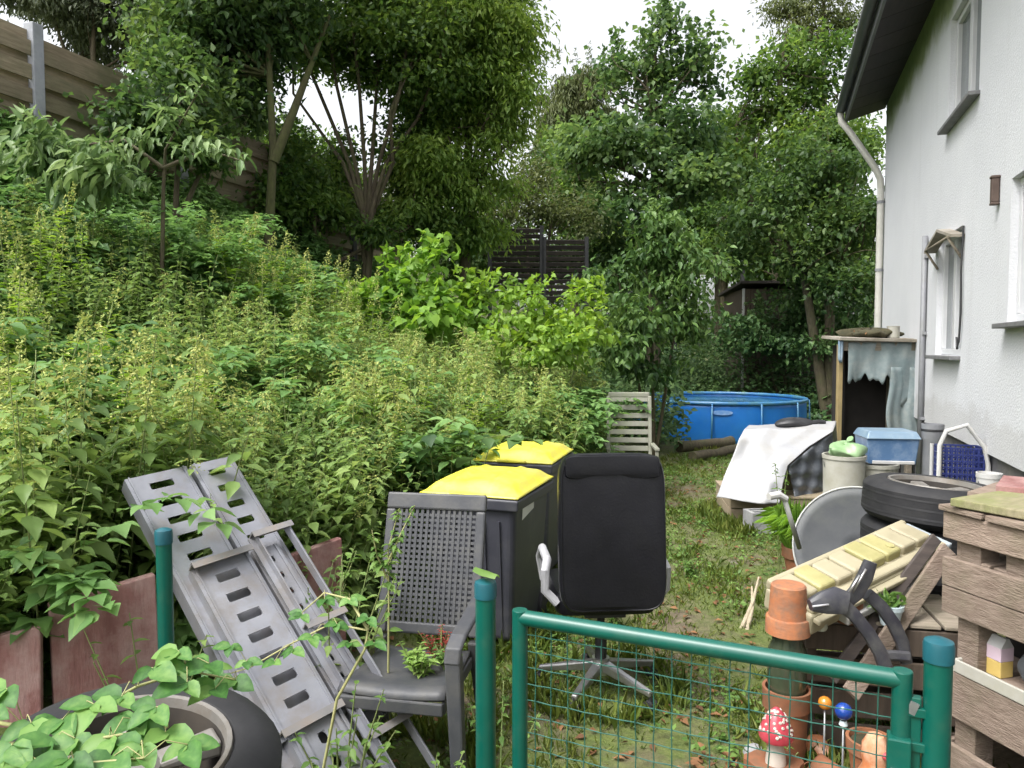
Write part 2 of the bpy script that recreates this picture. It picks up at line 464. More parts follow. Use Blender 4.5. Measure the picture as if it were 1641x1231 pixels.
L_ = {}
L_['nettle'] = leaf_mat('nettle_leaf', (.09, .16, .045), (.185, .285, .08), (.29, .39, .125), .38, .9)
L_['nettleflower'] = leaf_mat('nettle_flower', (.27, .34, .095), (.39, .435, .135), (.50, .49, .18), .25, 1.6, .8)
L_['cover'] = leaf_mat('ground_cover_leaf', (.07, .15, .046), (.14, .265, .078), (.23, .37, .13), .38, .7)
L_['bramble'] = leaf_mat('bramble_leaf', (.035, .11, .022), (.075, .19, .04), (.16, .29, .07), .3, 3.0, .5, per_object=True)
L_['vine'] = leaf_mat('vine_leaf', (.10, .21, .034), (.18, .33, .052), (.28, .44, .09), .45, 1.2)
L_['limebush'] = leaf_mat('lime_bush_leaf', (.11, .21, .032), (.20, .335, .05), (.30, .43, .085), .45, 1.4)
L_['darkshrub'] = leaf_mat('dark_shrub_leaf', (.025, .065, .018), (.075, .15, .036), (.17, .27, .075), .3, .9)
L_['tree_dark'] = leaf_mat('dark_tree_leaf', (.028, .064, .02), (.07, .13, .036), (.15, .225, .06), .45, .5)
L_['tree_mid'] = leaf_mat('mid_tree_leaf', (.035, .085, .02), (.09, .165, .036), (.18, .265, .06), .48, .5)
L_['tree_bright'] = leaf_mat('bright_tree_leaf', (.075, .15, .03), (.16, .26, .05), (.28, .38, .09), .5, .6)
L_['tree_olive'] = leaf_mat('olive_tree_leaf', (.06, .085, .028), (.105, .135, .045), (.17, .195, .075), .4, .5)
L_['tree_blue'] = leaf_mat('bluish_tree_leaf', (.03, .07, .026), (.075, .14, .042), (.165, .25, .075), .45, .6)
L_['greyhedge'] = leaf_mat('grey_green_leaf', (.055, .075, .045), (.10, .125, .075), (.17, .19, .12), .3, .8)
L_['sapling'] = leaf_mat('sapling_leaf', (.075, .145, .05), (.14, .225, .08), (.24, .33, .14), .35, 1.5)
L_['ivy'] = leaf_mat('ivy_leaf', (.03, .075, .025), (.075, .15, .045), (.15, .235, .075), .2, .7)
L_['grass'] = leaf_mat('grass_blade', (.07, .12, .02), (.14, .19, .035), (.24, .26, .07), .3, 1.0, brown=1)
L_['weed'] = leaf_mat('weed_leaf', (.06, .13, .03), (.13, .23, .05), (.22, .34, .09), .35, 1.5)
L_['sedum'] = leaf_mat('sedum_leaf', (.13, .24, .05), (.22, .35, .08), (.32, .44, .14), .3, 5)
L_['sedumred'] = leaf_mat('red_sedum_leaf', (.20, .03, .025), (.33, .07, .05), (.40, .13, .08), .3, 5)
L_['dead'] = leaf_mat('dead_leaf', (.10, .05, .025), (.20, .10, .045), (.32, .17, .08), .2, 4, .8)

def ground_material():
    m, n, l, b = new_mat('garden_soil')
    tc = n.new('ShaderNodeTexCoord')
    def noise(sc, d=8, r=.65):
        z = n.new('ShaderNodeTexNoise'); z.inputs['Scale'].default_value = sc; z.inputs['Detail'].default_value = d; z.inputs['Roughness'].default_value = r
        l.new(tc.outputs['Object'], z.inputs['Vector']); return z
    def ramp(src, p0, c0, p1, c1):
        r = n.new('ShaderNodeValToRGB'); e = r.color_ramp.elements
        e[0].position = p0; e[0].color = rgb(c0); e[1].position = p1; e[1].color = rgb(c1)
        l.new(src, r.inputs[0]); return r.outputs[0]
    def mix(f, a, c):
        x = n.new('ShaderNodeMix'); x.data_type = 'RGBA'; l.new(f, x.inputs[0]); l.new(a, x.inputs[6]); l.new(c, x.inputs[7]); return x.outputs[2]
    soil = ramp(noise(14).outputs['Fac'], .3, (.075, .058, .036), .7, (.18, .145, .095))
    moss = ramp(noise(22).outputs['Fac'], .3, (.055, .08, .016), .7, (.12, .15, .034))
    f = ramp(noise(1.6, 10, .7).outputs['Fac'], .36, (0, 0, 0), .53, (1, 1, 1))
    c = mix(f, soil, moss)
    stone = ramp(noise(9).outputs['Fac'], .3, (.20, .185, .15), .7, (.32, .30, .26))
    f2 = ramp(noise(3.1, 10, .75).outputs['Fac'], .60, (0, 0, 0), .68, (.8, .8, .8))
    c = mix(f2, c, stone)
    l.new(c, b.inputs['Base Color'])
    b.inputs['Roughness'].default_value = .95
    bp = n.new('ShaderNodeBump'); bp.inputs['Strength'].default_value = .8; bp.inputs['Distance'].default_value = .03
    l.new(noise(18).outputs['Fac'], bp.inputs['Height']); l.new(bp.outputs[0], b.inputs['Normal'])
    return m
M_['ground'] = ground_material()

def plaster_material():
    """off-white render with grain, faint rain streaks and green algae that has grown below the eaves"""
    m, n, l, b = new_mat('plaster_wall')
    tc = n.new('ShaderNodeTexCoord')
    def noise(sc, d=6, r=.6, st=None):
        z = n.new('ShaderNodeTexNoise'); z.inputs['Scale'].default_value = sc; z.inputs['Detail'].default_value = d; z.inputs['Roughness'].default_value = r
        if st:
            mp = n.new('ShaderNodeMapping'); mp.inputs['Scale'].default_value = st
            l.new(tc.outputs['Object'], mp.inputs['Vector']); l.new(mp.outputs[0], z.inputs['Vector'])
        else: l.new(tc.outputs['Object'], z.inputs['Vector'])
        return z.outputs['Fac']
    def ramp(src, p0, c0, p1, c1):
        r = n.new('ShaderNodeValToRGB'); e = r.color_ramp.elements
        e[0].position = p0; e[0].color = rgb(c0); e[1].position = p1; e[1].color = rgb(c1)
        l.new(src, r.inputs[0]); return r.outputs[0]
    def mix(f, a, c):
        x = n.new('ShaderNodeMix'); x.data_type = 'RGBA'; l.new(f, x.inputs[0]); l.new(a, x.inputs[6]); l.new(c, x.inputs[7]); return x.outputs[2]
    base = ramp(noise(1.2), .3, (.58, .588, .615), .7, (.63, .638, .66))
    streak = ramp(noise(2.2, 8, .7, (1.3, 1.3, .18)), .55, (0, 0, 0), .78, (.4, .4, .4))
    grey = ramp(noise(5), .3, (.41, .41, .41), .7, (.47, .47, .46))
    c = mix(streak, base, grey)
    sx = n.new('ShaderNodeSeparateXYZ'); l.new(tc.outputs['Object'], sx.inputs[0])
    mr = n.new('ShaderNodeMapRange'); mr.inputs[1].default_value = 4.55; mr.inputs[2].default_value = 5.45
    l.new(sx.outputs['Z'], mr.inputs[0])
    ad = n.new('ShaderNodeMath'); ad.operation = 'MULTIPLY_ADD'; ad.inputs[1].default_value = .9
    l.new(noise(1.6, 8, .65), ad.inputs[0]); l.new(mr.outputs[0], ad.inputs[2])
    f = ramp(ad.outputs[0], .72, (0, 0, 0), 1.1, (.92, .92, .92))
    alg = ramp(noise(7), .3, (.15, .20, .07), .7, (.26, .31, .13))
    c = mix(f, c, alg)
    m2 = n.new('ShaderNodeMapRange'); m2.inputs[1].default_value = 1.55; m2.inputs[2].default_value = .9
    l.new(sx.outputs['Z'], m2.inputs[0])
    a2 = n.new('ShaderNodeMath'); a2.operation = 'MULTIPLY_ADD'; a2.inputs[1].default_value = .9
    l.new(noise(2.6, 9, .7), a2.inputs[0]); l.new(m2.outputs[0], a2.inputs[2])
    f2 = ramp(a2.outputs[0], .88, (0, 0, 0), 1.4, (.25, .25, .25))
    c = mix(f2, c, ramp(noise(9), .3, (.24, .22, .19), .7, (.36, .34, .31)))
    l.new(c, b.inputs['Base Color']); b.inputs['Roughness'].default_value = .9
    bp = n.new('ShaderNodeBump'); bp.inputs['Strength'].default_value = .55; bp.inputs['Distance'].default_value = .01
    l.new(noise(55, 4), bp.inputs['Height']); l.new(bp.outputs[0], b.inputs['Normal'])
    return m
M_['plaster'] = plaster_material()
# ================================================================== terrain
XB_Y = np.array([-50, 0, 2.8, 4.0, 5.2, 6.0, 7.5, 10, 15, 22, 60.])
XB_X = np.array([-6, -2.2, -1.42, -1.05, -.62, .05, .75, 1.35, 2.1, 3.4, 8.])
def sstep(a, b, x):
    t = np.clip((x - a) / (b - a), 0, 1); return t * t * (3 - 2 * t)
def slope_s(x, y):
    return np.interp(y, XB_Y, XB_X) - x
def terrain(x, y):
    x = np.asarray(x, float); y = np.asarray(y, float)
    s = slope_s(x, y)
    sp = np.clip(s, 0, 6.2)
    z = sstep(0, .25, s) * .33 + .2 * sp + .068 * sp ** 2
    z = np.where(s > 0, z, 0.0)
    z = z * (.25 + .75 * sstep(-1.5, 1.2, y))
    z = z + .055 * np.clip(y - 16, 0, 14) * sstep(16, 20, y) * (1 - .5 * sstep(0, 4, s))
    z = z + .018 * np.sin(x * 2.3 + y) * np.sin(y * 1.7 - x * .6)
    return z
def tz(x, y): return float(terrain(x, y))

def axis(lo, hi, dense_lo, dense_hi, step, grow=1.35):
    a = list(np.arange(dense_lo, dense_hi + 1e-6, step))
    d = step; p = dense_hi
    while p < hi:
        d *= grow; p = min(p + d, hi); a.append(p)
    d = step; p = dense_lo
    while p > lo:
        d *= grow; p = max(p - d, lo); a.insert(0, p)
    return np.array(a)
xs = axis(-400, 400, -9, 9, .14)
ys = axis(-60, 800, -1, 20, .14)
XX, YY = np.meshgrid(xs, ys)
ZZ = terrain(XX, YY)
V = np.stack([XX, YY, ZZ], -1).reshape(-1, 3)
nx_, ny_ = len(xs), len(ys)
me = bpy.data.meshes.new('ground')
ii = (np.arange(ny_ - 1)[:, None] * nx_ + np.arange(nx_ - 1)[None]).reshape(-1)
Q = np.stack([ii, ii + 1, ii + nx_ + 1, ii + nx_], -1)
me.from_pydata(V.tolist(), [], Q.tolist())
me.materials.append(M_['ground'])
me.polygons.foreach_set('use_smooth', [True] * len(me.polygons))
ground = bpy.data.objects.new('ground', me)
COL.objects.link(ground)
ground['kind'] = 'structure'

# ================================================================== house
HC = 1.6                                        # wall line: X = HC + .35 Y
HD = Vector((.35, 1, 0)).normalized()
HN = Vector((-HD.y, HD.x, 0))                   # outward, towards the garden
HO = Vector((HC, 0, 0))
def wall_u(px):                                  # distance along the wall of a pixel column
    x = (px - 820.5) / FPX
    Y = HC / (x - .35)
    return Y * math.sqrt(1 + .35 ** 2)
def wz(px, py):
    x = (px - 820.5) / FPX
    return P(px, py, HC / (x - .35)).z
HM = Matrix((( HD.x, -HN.x, 0, HO.x), (HD.y, -HN.y, 0, HO.y), (0, 0, 1, 0), (0, 0, 0, 1)))   # local: x along wall, y into the house, z up
house = thing('house', 'white rendered two-storey house with dark wooden eaves and dark plinth', 'house', (HO.x, HO.y, 0), math.atan2(HD.y, HD.x))
# in the Empty's frame x runs along the wall; +y is to the left of it = outwards. I flip so that local -y is inside.
U0, U1 = -4.0, wall_u(1411)
ZW, ZE = .96, 5.36
openings = [(wall_u(1556), wall_u(1509), 3.80, 4.80), (wall_u(1537), wall_u(1498), 1.68, 2.80), (wall_u(1612) - 1.15, wall_u(1612), 1.92, 2.90)]
def wall_panel(mb, u0, u1, z0, z1, holes, t):
    us = sorted({u0, u1} | {a for h in holes for a in h[:2]})
    zs = sorted({z0, z1} | {a for h in holes for a in h[2:]})
    for a, b in zip(us[:-1], us[1:]):
        for c, d in zip(zs[:-1], zs[1:]):
            mu, mz = (a + b) / 2, (c + d) / 2
            if any(h[0] < mu < h[1] and h[2] < mz < h[3] for h in holes): continue
            mb.add([(a, 0, c), (b, 0, c), (b, 0, d), (a, 0, d)], [(0, 1, 2, 3)])
    for (a, b, c, d) in holes:                    # reveals
        mb.add([(a, 0, c), (a, -t, c), (a, -t, d), (a, 0, d)], [(0, 1, 2, 3)])
        mb.add([(b, 0, c), (b, -t, c), (b, -t, d), (b, 0, d)], [(0, 1, 2, 3)])
        mb.add([(a, 0, d), (b, 0, d), (b, -t, d), (a, -t, d)], [(0, 1, 2, 3)])
        mb.add([(a, 0, c), (b, 0, c), (b, -t, c), (a, -t, c)], [(0, 1, 2, 3)])
mb = MB()
wall_panel(mb, U0, U1, ZW, ZE, openings, .20)
D = 8.0
mb.add([(U1, 0, ZW), (U1, -D, ZW), (U1, -D, ZE), (U1, -D / 2, ZE + 3.0), (U1, 0, ZE)], [(0, 1, 2, 3, 4)])
mb.add([(U0, 0, ZW), (U0, -D, ZW), (U0, -D, ZE), (U0, -D / 2, ZE + 3.0), (U0, 0, ZE)], [(0, 1, 2, 3, 4)])
mb.add([(U0, -D, ZW), (U1, -D, ZW), (U1, -D, ZE), (U0, -D, ZE)], [(0, 1, 2, 3)])
mb.build('wall', M_['plaster'], house)
mb = MB().box(((U0 + U1) / 2, -D / 2 - .03, ZW / 2 - .1), (U1 - U0 - .04, D - .02, ZW + .2))
mb.build('plinth', M_['plinth'], house)
# windows
for k, (a, b, c, d) in enumerate(openings):
    fr = MB(); t = .055
    y = -.085
    fr.box(((a + b) / 2, y, c + t / 2 + .003), (b - a - .006, .07, t)).box(((a + b) / 2, y, d - t / 2 - .003), (b - a - .006, .07, t))
    for x in (a + t / 2 + .003, b - t / 2 - .003, (a + b) / 2):
        fr.box((x, y + .002, (c + d) / 2), (t if x != (a + b) / 2 else t * 1.7, .07, d - c - 2 * t - .006))
    win = fr.build('window', M_['winframe'], house, bev=.006)
    for j in range(2):
        x0 = a + t + (j * ((b - a) / 2 - t * .5)); x1 = x0 + (b - a) / 2 - t * 1.9 + t * .35
        MB().box(((x0 + x1) / 2, y - .005, (c + d) / 2), (x1 - x0, .012, d - c - 2 * t)).build('pane', M_['glass'], win)
    MB().grid(lambda u, v: (a + .04 + u * (b - a - .08), -.19 + .02 * math.sin(u * 60), c + .04 + v * (d - c - .08)), 60, 1).build('curtain', M_['curtain'], win)
    MB().box(((a + b) / 2, .02, c - .022), (b - a + .08, .13, .035)).build('window_sill', M_['sill'], win, bev=.006)
# gabled canopy over the lower window
a, b, c, d = openings[1]
can = MB(); mid = (a + b) / 2; pr = .11
for sgn, e in ((-1, a - .08), (1, b + .08)):
    q0, q1 = (mid, d + .02), (e, d - .11)
    can.hexa([(q0[0], 0, q0[1]), (q1[0], 0, q1[1]), (q1[0], pr, q1[1]), (q0[0], pr, q0[1]),
              (q0[0], 0, q0[1] + .025), (q1[0], 0, q1[1] + .025), (q1[0], pr, q1[1] + .025), (q0[0], pr, q0[1] + .025)])
can.build('window_canopy', M_['roofboard'], house)
mb = MB()
for e in (a + .02, b - .02):
    mb.tube([(e, .0, d - .28), (e, .11, d - .10)], .012, 6)
mb.tube([(a, .11, d - .095), (b, .11, d - .095)], .012, 6)
mb.build('canopy_bracket', M_['oldwood'], house)
# cable hanging beside the lower window
cu = wall_u(1541)
MB().tube([(cu, .015, 2.78), (cu + .02, .02, 2.4), (cu - .01, .02, 2.05), (cu + .03, .02, 1.8), (cu + .09, .02, 1.74), (cu + .12, .02, 1.84)], .009, 6).build('cable', M_['blackplastic'], house)
# wall lamp
lu = wall_u(1593)
mb = MB().box((lu, .03, 2.88), (.05, .05, .17)).box((lu, .03, 2.975), (.06, .06, .02)).box((lu, .03, 2.785), (.055, .055, .02))
mb.build('wall_lamp', mat('brown_lamp', (.07, .045, .035), (.11, .075, .06), .6, 9), house, bev=.006)
# conduit on the wall
pu = wall_u(1483)
mb = MB().tube([(pu, .035, .3), (pu, .035, 2.92)], .028, 10)
for z in (1.0, 1.9, 2.7): mb.box((pu, .02, z), (.085, .05, .03))
mb.build('conduit_pipe', M_['grey_pipe'], house)
# eaves
OV = .52
ZS = ZE - .14
nb = 30
RU1 = U1 + .18
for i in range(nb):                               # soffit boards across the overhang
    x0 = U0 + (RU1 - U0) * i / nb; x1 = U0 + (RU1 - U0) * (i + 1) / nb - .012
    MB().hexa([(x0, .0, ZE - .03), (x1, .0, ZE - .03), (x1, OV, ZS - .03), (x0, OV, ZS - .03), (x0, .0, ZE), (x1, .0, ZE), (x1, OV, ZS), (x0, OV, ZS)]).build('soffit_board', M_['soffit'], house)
MB().box(((U0 + RU1) / 2, OV + .016, ZS + .07), (RU1 - U0, .03, .24)).build('fascia', M_['fascia'], house)
rs = 3.0 / 4.0
def roof_pt(u, v): return (u, OV + .03 - v * 1.0, ZS + .20 + v * rs)
mb = MB()
L = D / 2 + OV + .03
for sgn in (1,):
    p = [roof_pt(U0 - .2, 0), roof_pt(RU1 + .1, 0), roof_pt(RU1 + .1, L), roof_pt(U0 - .2, L)]
    mb.hexa(p + [(x, y + .05, z + .08) for x, y, z in p])
    q = [(x, -D - (y), z) for x, y, z in p]
    mb.hexa(q + [(x, y - .05, z + .08) for x, y, z in q])
mb.build('roof', M_['rooftile'], house)
# half-round gutter
def gut(u, v):
    an = math.pi * (1 + v)
    return (U0 + (RU1 + .05 - U0) * u, OV + .10 + .065 * math.cos(an), ZS + .13 + .065 * math.sin(an))
MB().grid(gut, 4, 10).build('gutter', M_['fascia'], house, solid=.004)
# downpipe from the gutter end back to the corner
ux = U1 - .07
pts = [(ux + .12, OV + .10, ZS + .08), (ux + .12, OV + .09, ZS - .06), (ux + .08, OV - .02, ZS - .22), (ux, .14, ZS - .82), (ux, .07, ZS - .98), (ux, .06, ZS - 1.15), (ux, .06, 2.2), (ux, .06, .2)]
MB().tube(pts, .048, 12).build('downpipe', M_['cream_pipe'], house)
mb = MB()
for z in (1.6, 2.9, 3.9): mb.tube([(ux, .06, z - .02), (ux, .06, z + .02)], .056, 12).box((ux, .02, z), (.03, .07, .03))
mb.build('pipe_clip', M_['grey_pipe'], house)

# ================================================================== fence on top of the bank
FC = 8.0                                          # X = -FC + .35 Y
def fence_pt(px):
    x = (px - 820.5) / FPX
    Y = FC / (.35 - x)
    return Vector((-FC + .35 * Y, Y, 0))
fb = fence_pt(70)
fence = thing('board_fence', 'tall wooden board fence with grey posts on top of the overgrown bank', 'fence', (fb.x, fb.y, tz(fb.x, fb.y)))
FD = HD
post_u = [-2.1, 0, 2.1, 4.25, 6.4, 8.5]
def f_at(u, z): return Vector((fb.x, fb.y, 0)) + FD * u + Vector((0, 0, z))
ztop = lambda u: 5.18 - .03 * max(u, 0) - (.10 if u > 2.1 else 0)
fa = math.atan2(FD.y, FD.x)
for i, u in enumerate(post_u):
    p = f_at(u, 0); g = tz(p.x, p.y)
    zt = ztop(u) + .03
    m = M_['steelpost'] if i < 3 else M_['darkpost']
    MB().box((p.x, p.y, (g - .3 + zt) / 2), (.13, .14, zt - g + .3), rot=(0, 0, fa)).build('post', m, fence, world=True, bev=.01)
for a, b in zip(post_u[:-1], post_u[1:]):
    L = b - a - .13
    z = ztop((a + b) / 2) - .05
    row = 0
    mid = f_at((a + b) / 2, 0)
    g = tz(mid.x, mid.y)
    while z > g + .12 and row < 15:
        h = .155
        off = .028 if row % 2 else -.028
        c = f_at((a + b) / 2, z - h / 2) + HN * -off
        bt = random.uniform(-.006, .006)
        MB().box(c, (L, .024, h), rot=Euler((0, bt, fa)).to_matrix()).build('board', M_['fencewood'], fence, world=True)
        z -= h - .030; row += 1
# dark louvre fence at the back
lc = P(865, 410, 15.5)
lf = thing('louvre_fence', 'dark brown louvre fence panel below the back trees', 'fence', (lc.x, lc.y, tz(lc.x, lc.y)))
for k, (x0, x1, zt, n) in enumerate(((785, 868, 366, 13), (872, 940, 384, 11))):
    A = P(x0, zt, 15.5); B = P(x1, zt, 15.5)
    for j in range(n):
        z = A.z - .05 - j * .115
        MB().box(((A.x + B.x) / 2, 15.5, z), (B.x - A.x - .08, .02, .085), rot=(R(28), 0, 0)).build('slat', M_['darkfence'], lf, world=True)
    for X in (A.x, B.x):
        g = tz(X, 15.5)
        MB().box((X, 15.5, (A.z + g) / 2), (.08, .09, A.z - g + .1)).build('post', M_['darkpost'], lf, world=True, bev=.006)
# brown shed among the back trees
sc = P(1235, 500, 19.5)
gs = tz(sc.x, sc.y)
shed = thing('garden_shed', 'brown wooden garden shed half hidden under the back trees', 'shed', (sc.x, sc.y, gs))
W, Dp, H = 1.9, 1.8, 2.3 - gs + .9
for j in range(14):
    MB().box((-W / 2 + (j + .5) * W / 14, -Dp / 2, H / 2), (W / 14 - .01, .03, H)).build('plank', M_['brownshed'], shed)
mb = MB().box((-W / 2 + .02, 0, H / 2), (.03, Dp - .04, H)).box((W / 2 - .02, 0, H / 2), (.03, Dp - .04, H)).box((0, Dp / 2, H / 2), (W, .03, H))
mb.build('side_wall', M_['brownshed'], shed)
MB().box((0, 0, H + .06), (W + .3, Dp + .3, .07), rot=(R(-5), 0, 0)).build('roof', M_['darkfence'], shed, bev=.01)
MB().box((-W / 2 - .05, -Dp / 2 - .04, H / 2), (.05, .05, H)).build('corner_post', M_['whiteplastic'], shed)
# pale sheet roofs and a pale building that glint through the leaves
pb = P(1118, 430, 24)
car = thing('carport', 'pale flat-roofed carport glimpsed through the back trees', 'carport', (pb.x, pb.y, tz(pb.x, pb.y)))
gz = tz(pb.x, pb.y)
MB().box((0, 0, pb.z - gz), (2.2, 3, .14)).build('roof', M_['paleroof'], car, bev=.01)
for sx in (-1, 1):
    for sy in (-1, 1):
        MB().box((sx * 1.0, sy * 1.4, (pb.z - gz) / 2 - .05), (.1, .1, pb.z - gz - .04)).build('post', M_['darkpost'], car)
fbp = P(640, 305, 30)
gz = tz(fbp.x, fbp.y)
bh = thing('far_building', 'pale rendered building behind the many-stemmed tree', 'building', (fbp.x, fbp.y, gz))
MB().box((0, 0, 1.6), (3.0, 4, 3.2)).build('wall', M_['housefar'], bh)
mb = MB().extrude([(-1.8, 3.2), (1.8, 3.2), (0, 3.9)], 4.5)
mb.build('roof', M_['rooftile'], bh)
for wx in (-.8, .8):
    for wz_ in (1.9,):
        wn = MB().box((wx, -2.02, wz_), (.9, .08, 1.2)).build('window', M_['winframe'], bh)
        MB().box((wx, -2.065, wz_), (.74, .02, 1.04)).build('pane', M_['glass'], wn)
# ================================================================== trees and shrubs
def blob(px, py, Y, rx, ry, rd=None):
    c = P(px, py, Y)
    k = Y / FPX
    return (np.array(c), np.array([rx * k, (rd if rd else max(rx, ry) * .9) * k, ry * k]))
def crown_cloud(cl, blobs, clump_d, per, lsize, width, tmpl, mi=0, droop=.4, spread=.32, rng=RNG, hollow=.45, strands=False):
    for c, r in blobs:
        vol = 4.19 * r[0] * r[1] * r[2]
        nc = max(4, int(clump_d * vol ** .8))
        d = rnd_dirs(nc, rng)
        rad = rng.uniform(hollow, 1.0, nc) ** .6
        lump = 1 + .22 * np.sin(d[:, 0] * 5 + c[0]) * np.sin(d[:, 2] * 6 + c[2]) + rng.normal(0, .10, nc)
        cc = c + d * r * (rad * lump)[:, None]
        n = nc * per
        idx = np.repeat(np.arange(nc), per)
        sc = spread * rng.uniform(.6, 1.4, nc)[idx]
        off = rng.normal(size=(n, 3)) * sc[:, None] * np.array([1, 1, .55])
        if strands:
            off[:, 2] = -np.abs(off[:, 2]) * 3.0
            off[:, :2] *= .5
        pos = cc[idx] + off
        out = nrm(d[idx] * .8 + rng.normal(size=(n, 3)) * .7)
        ax = nrm(out + np.array([0, 0, -droop]))
        up = nrm(np.array([0, 0, 1.0]) * .9 + rng.normal(size=(n, 3)) * .55)
        cl.leaves(pos, ax, up, lsize * rng.uniform(.6, 1.35, n), width, tmpl, mi)
def limb_path(a, b, rng, bend=.12, n=5):
    a = np.array(a, float); b = np.array(b, float)
    L = np.linalg.norm(b - a)
    mid = (a + b) / 2 + rng.normal(size=3) * bend * L + np.array([0, 0, .06 * L])
    t = np.linspace(0, 1, n + 1)[:, None]
    return (1 - t) ** 2 * a + 2 * t * (1 - t) * mid + t ** 2 * b
def tree(name, label, base, stems, blobs, leafm, lsize=.09, width=.55, clump_d=16, per=26, barkm='bark', r0=.12, cat='tree', droop=.4, spread=.3,
         hollow=.45, strands=False, group=None, extra=None, tmpl='far', limbs=3, root='trunk', dens=4.2, shoots=5, lumpy=True, crown='crown'):
    """stems: list of lists of points (world); blobs: ellipsoids; limbs run from stems to the blobs"""
    rng = np.random.default_rng(abs(hash(label)) % 9999 if False else sum(map(ord, label)))
    t = thing(name, label, cat, base, 0, group)
    mb = MB()
    ends = []
    for st in stems:
        k = len(st)
        rr = [r0 * (1 - .72 * i / max(1, k - 1)) for i in range(k)]
        mb.tube(st, rr, 9)
        ends.append((st, rr))
    for c, r in blobs:
        for q in range(limbs):
            st, rr = ends[rng.integers(len(ends))]
            i = rng.integers(max(1, len(st) // 2), len(st)) if len(st) > 1 else 0
            # nearest stem point above the middle that sits lower than the blob
            best = min(((np.linalg.norm(np.array(p) - c) + (2.0 if p[2] > c[2] else 0), p, rr_) for s_, r_ in ends for p, rr_ in list(zip(s_, r_))[len(s_) // 3:]), key=lambda e: e[0])
            tgt = c + rnd_dirs(1, rng)[0] * r * .6
            pth = limb_path(best[1], tgt, rng)
            b0 = best[2] * .55
            mb.tube([Vector(p) for p in pth], [b0 * (1 - .8 * i / (len(pth) - 1)) for i in range(len(pth))], 6)
            for w in range(2):
                p0 = pth[rng.integers(2, len(pth))]
                pt2 = limb_path(p0, c + rnd_dirs(1, rng)[0] * r * .9, rng, n=3)
                mb.tube([Vector(p) for p in pt2], [b0 * .35 * (1 - .7 * i / 3) for i in range(4)], 5)
    mb.build(root, M_[barkm], t, world=True, recalc=False)
    cl = Cloud()
    subs = []
    for c, r in blobs:
        k = int(9 if r.min() > .35 else 5)
        dd = rnd_dirs(k, rng)
        for q in range(k):
            subs.append((c + dd[q] * r * rng.uniform(.25, .92), r * rng.uniform(.26, .52) * np.array([1, 1, .8])))
    if not lumpy: subs = blobs
    crown_cloud(cl, subs, clump_d * dens * .85, per, lsize * 1.2, width, tmpl, 0, droop, spread * .7, rng, .15, strands)
    if shoots:
        zs_ = sorted(blobs, key=lambda e: -(e[0][2] + e[1][2]))[:max(3, len(blobs) // 2)]
        for c, r in zs_:
            for q in range(shoots):
                a_ = rng.uniform(0, 6.28); rr_ = rng.uniform(0, .75)
                p0 = c + np.array([math.cos(a_) * rr_ * r[0], math.sin(a_) * rr_ * r[1], r[2] * math.sqrt(1 - rr_ ** 2) * .8])
                hh_ = rng.uniform(.2, .55) * r[2] + .15
                m_ = int(24 * hh_ / lsize * .14) + 8
                t_ = rng.uniform(0, 1, m_)
                pos = p0 + np.stack([rng.normal(size=m_) * .06 * (1 - t_) + t_ * .1 * math.cos(a_), rng.normal(size=m_) * .06 * (1 - t_), t_ * hh_], -1)
                cl.leaves(pos, rng.normal(size=(m_, 3)) + np.array([0, 0, .3]), rng.normal(size=(m_, 3)) + np.array([0, 0, 1.0]), lsize * rng.uniform(.7, 1.3, m_), width, tmpl)
    if extra: extra(cl, rng)
    cl.build(crown, L_[leafm], t)
    return t
def gbase(px, Y):
    x = (px - 820.5) / FPX * Y
    return Vector((x, Y, tz(x, Y)))
def stem(px0, Y, pts):
    """stem from the ground through pixel points"""
    b = gbase(px0, Y)
    return [b - Vector((0, 0, .15))] + [P(x, y, Y + dy) for x, y, dy in pts]

# many-stemmed tree on the bank
Y = 12.5
b = gbase(590, Y)
st = []
for (m, t_) in (((575, 300), (500, 120, 480, 20)), ((580, 295), (540, 140, 520, 10)), ((588, 280), (575, 130, 560, 0)), ((594, 280), (605, 120, 610, -10)),
                ((600, 290), (640, 150, 660, 20)), ((606, 300), (670, 190, 710, 80)), ((612, 310), (625, 180, 700, 10)), ((570, 320), (520, 220, 470, 150))):
    st.append([b + Vector((random.uniform(-.07, .07), random.uniform(-.07, .07), -.1)), P(588 + (m[0] - 590) * .5, 335, Y + random.uniform(-.06, .06)), P(588 + (m[0] - 590) * 1.9, 262, Y), P(t_[0], t_[1], Y + random.uniform(-.4, .4)), P(t_[2], t_[3], Y + random.uniform(-.5, .5)), P(t_[2] * 1.03 - 15, t_[3] - 90, Y)])
tree('tree', 'tall tree on the bank with many thin stems fanning out from one base', b, st,
     [blob(500, 20, 12.5, 90, 75), blob(590, -10, 12.5, 110, 80), blob(560, 80, 12.9, 70, 40), blob(660, 60, 12.6, 80, 90), blob(610, -130, 12.6, 230, 80), blob(660, 180, 13.2, 55, 70), blob(480, 85, 13.0, 60, 34), blob(620, 120, 13.4, 70, 50), blob(540, 50, 13.2, 90, 50), blob(690, 110, 12.4, 60, 60), blob(450, 50, 12.6, 60, 50), blob(650, 250, 13.6, 40, 50)],
     'tree_mid', .09, .55, 15, 24, 'bark', .048, limbs=1, dens=5.5)
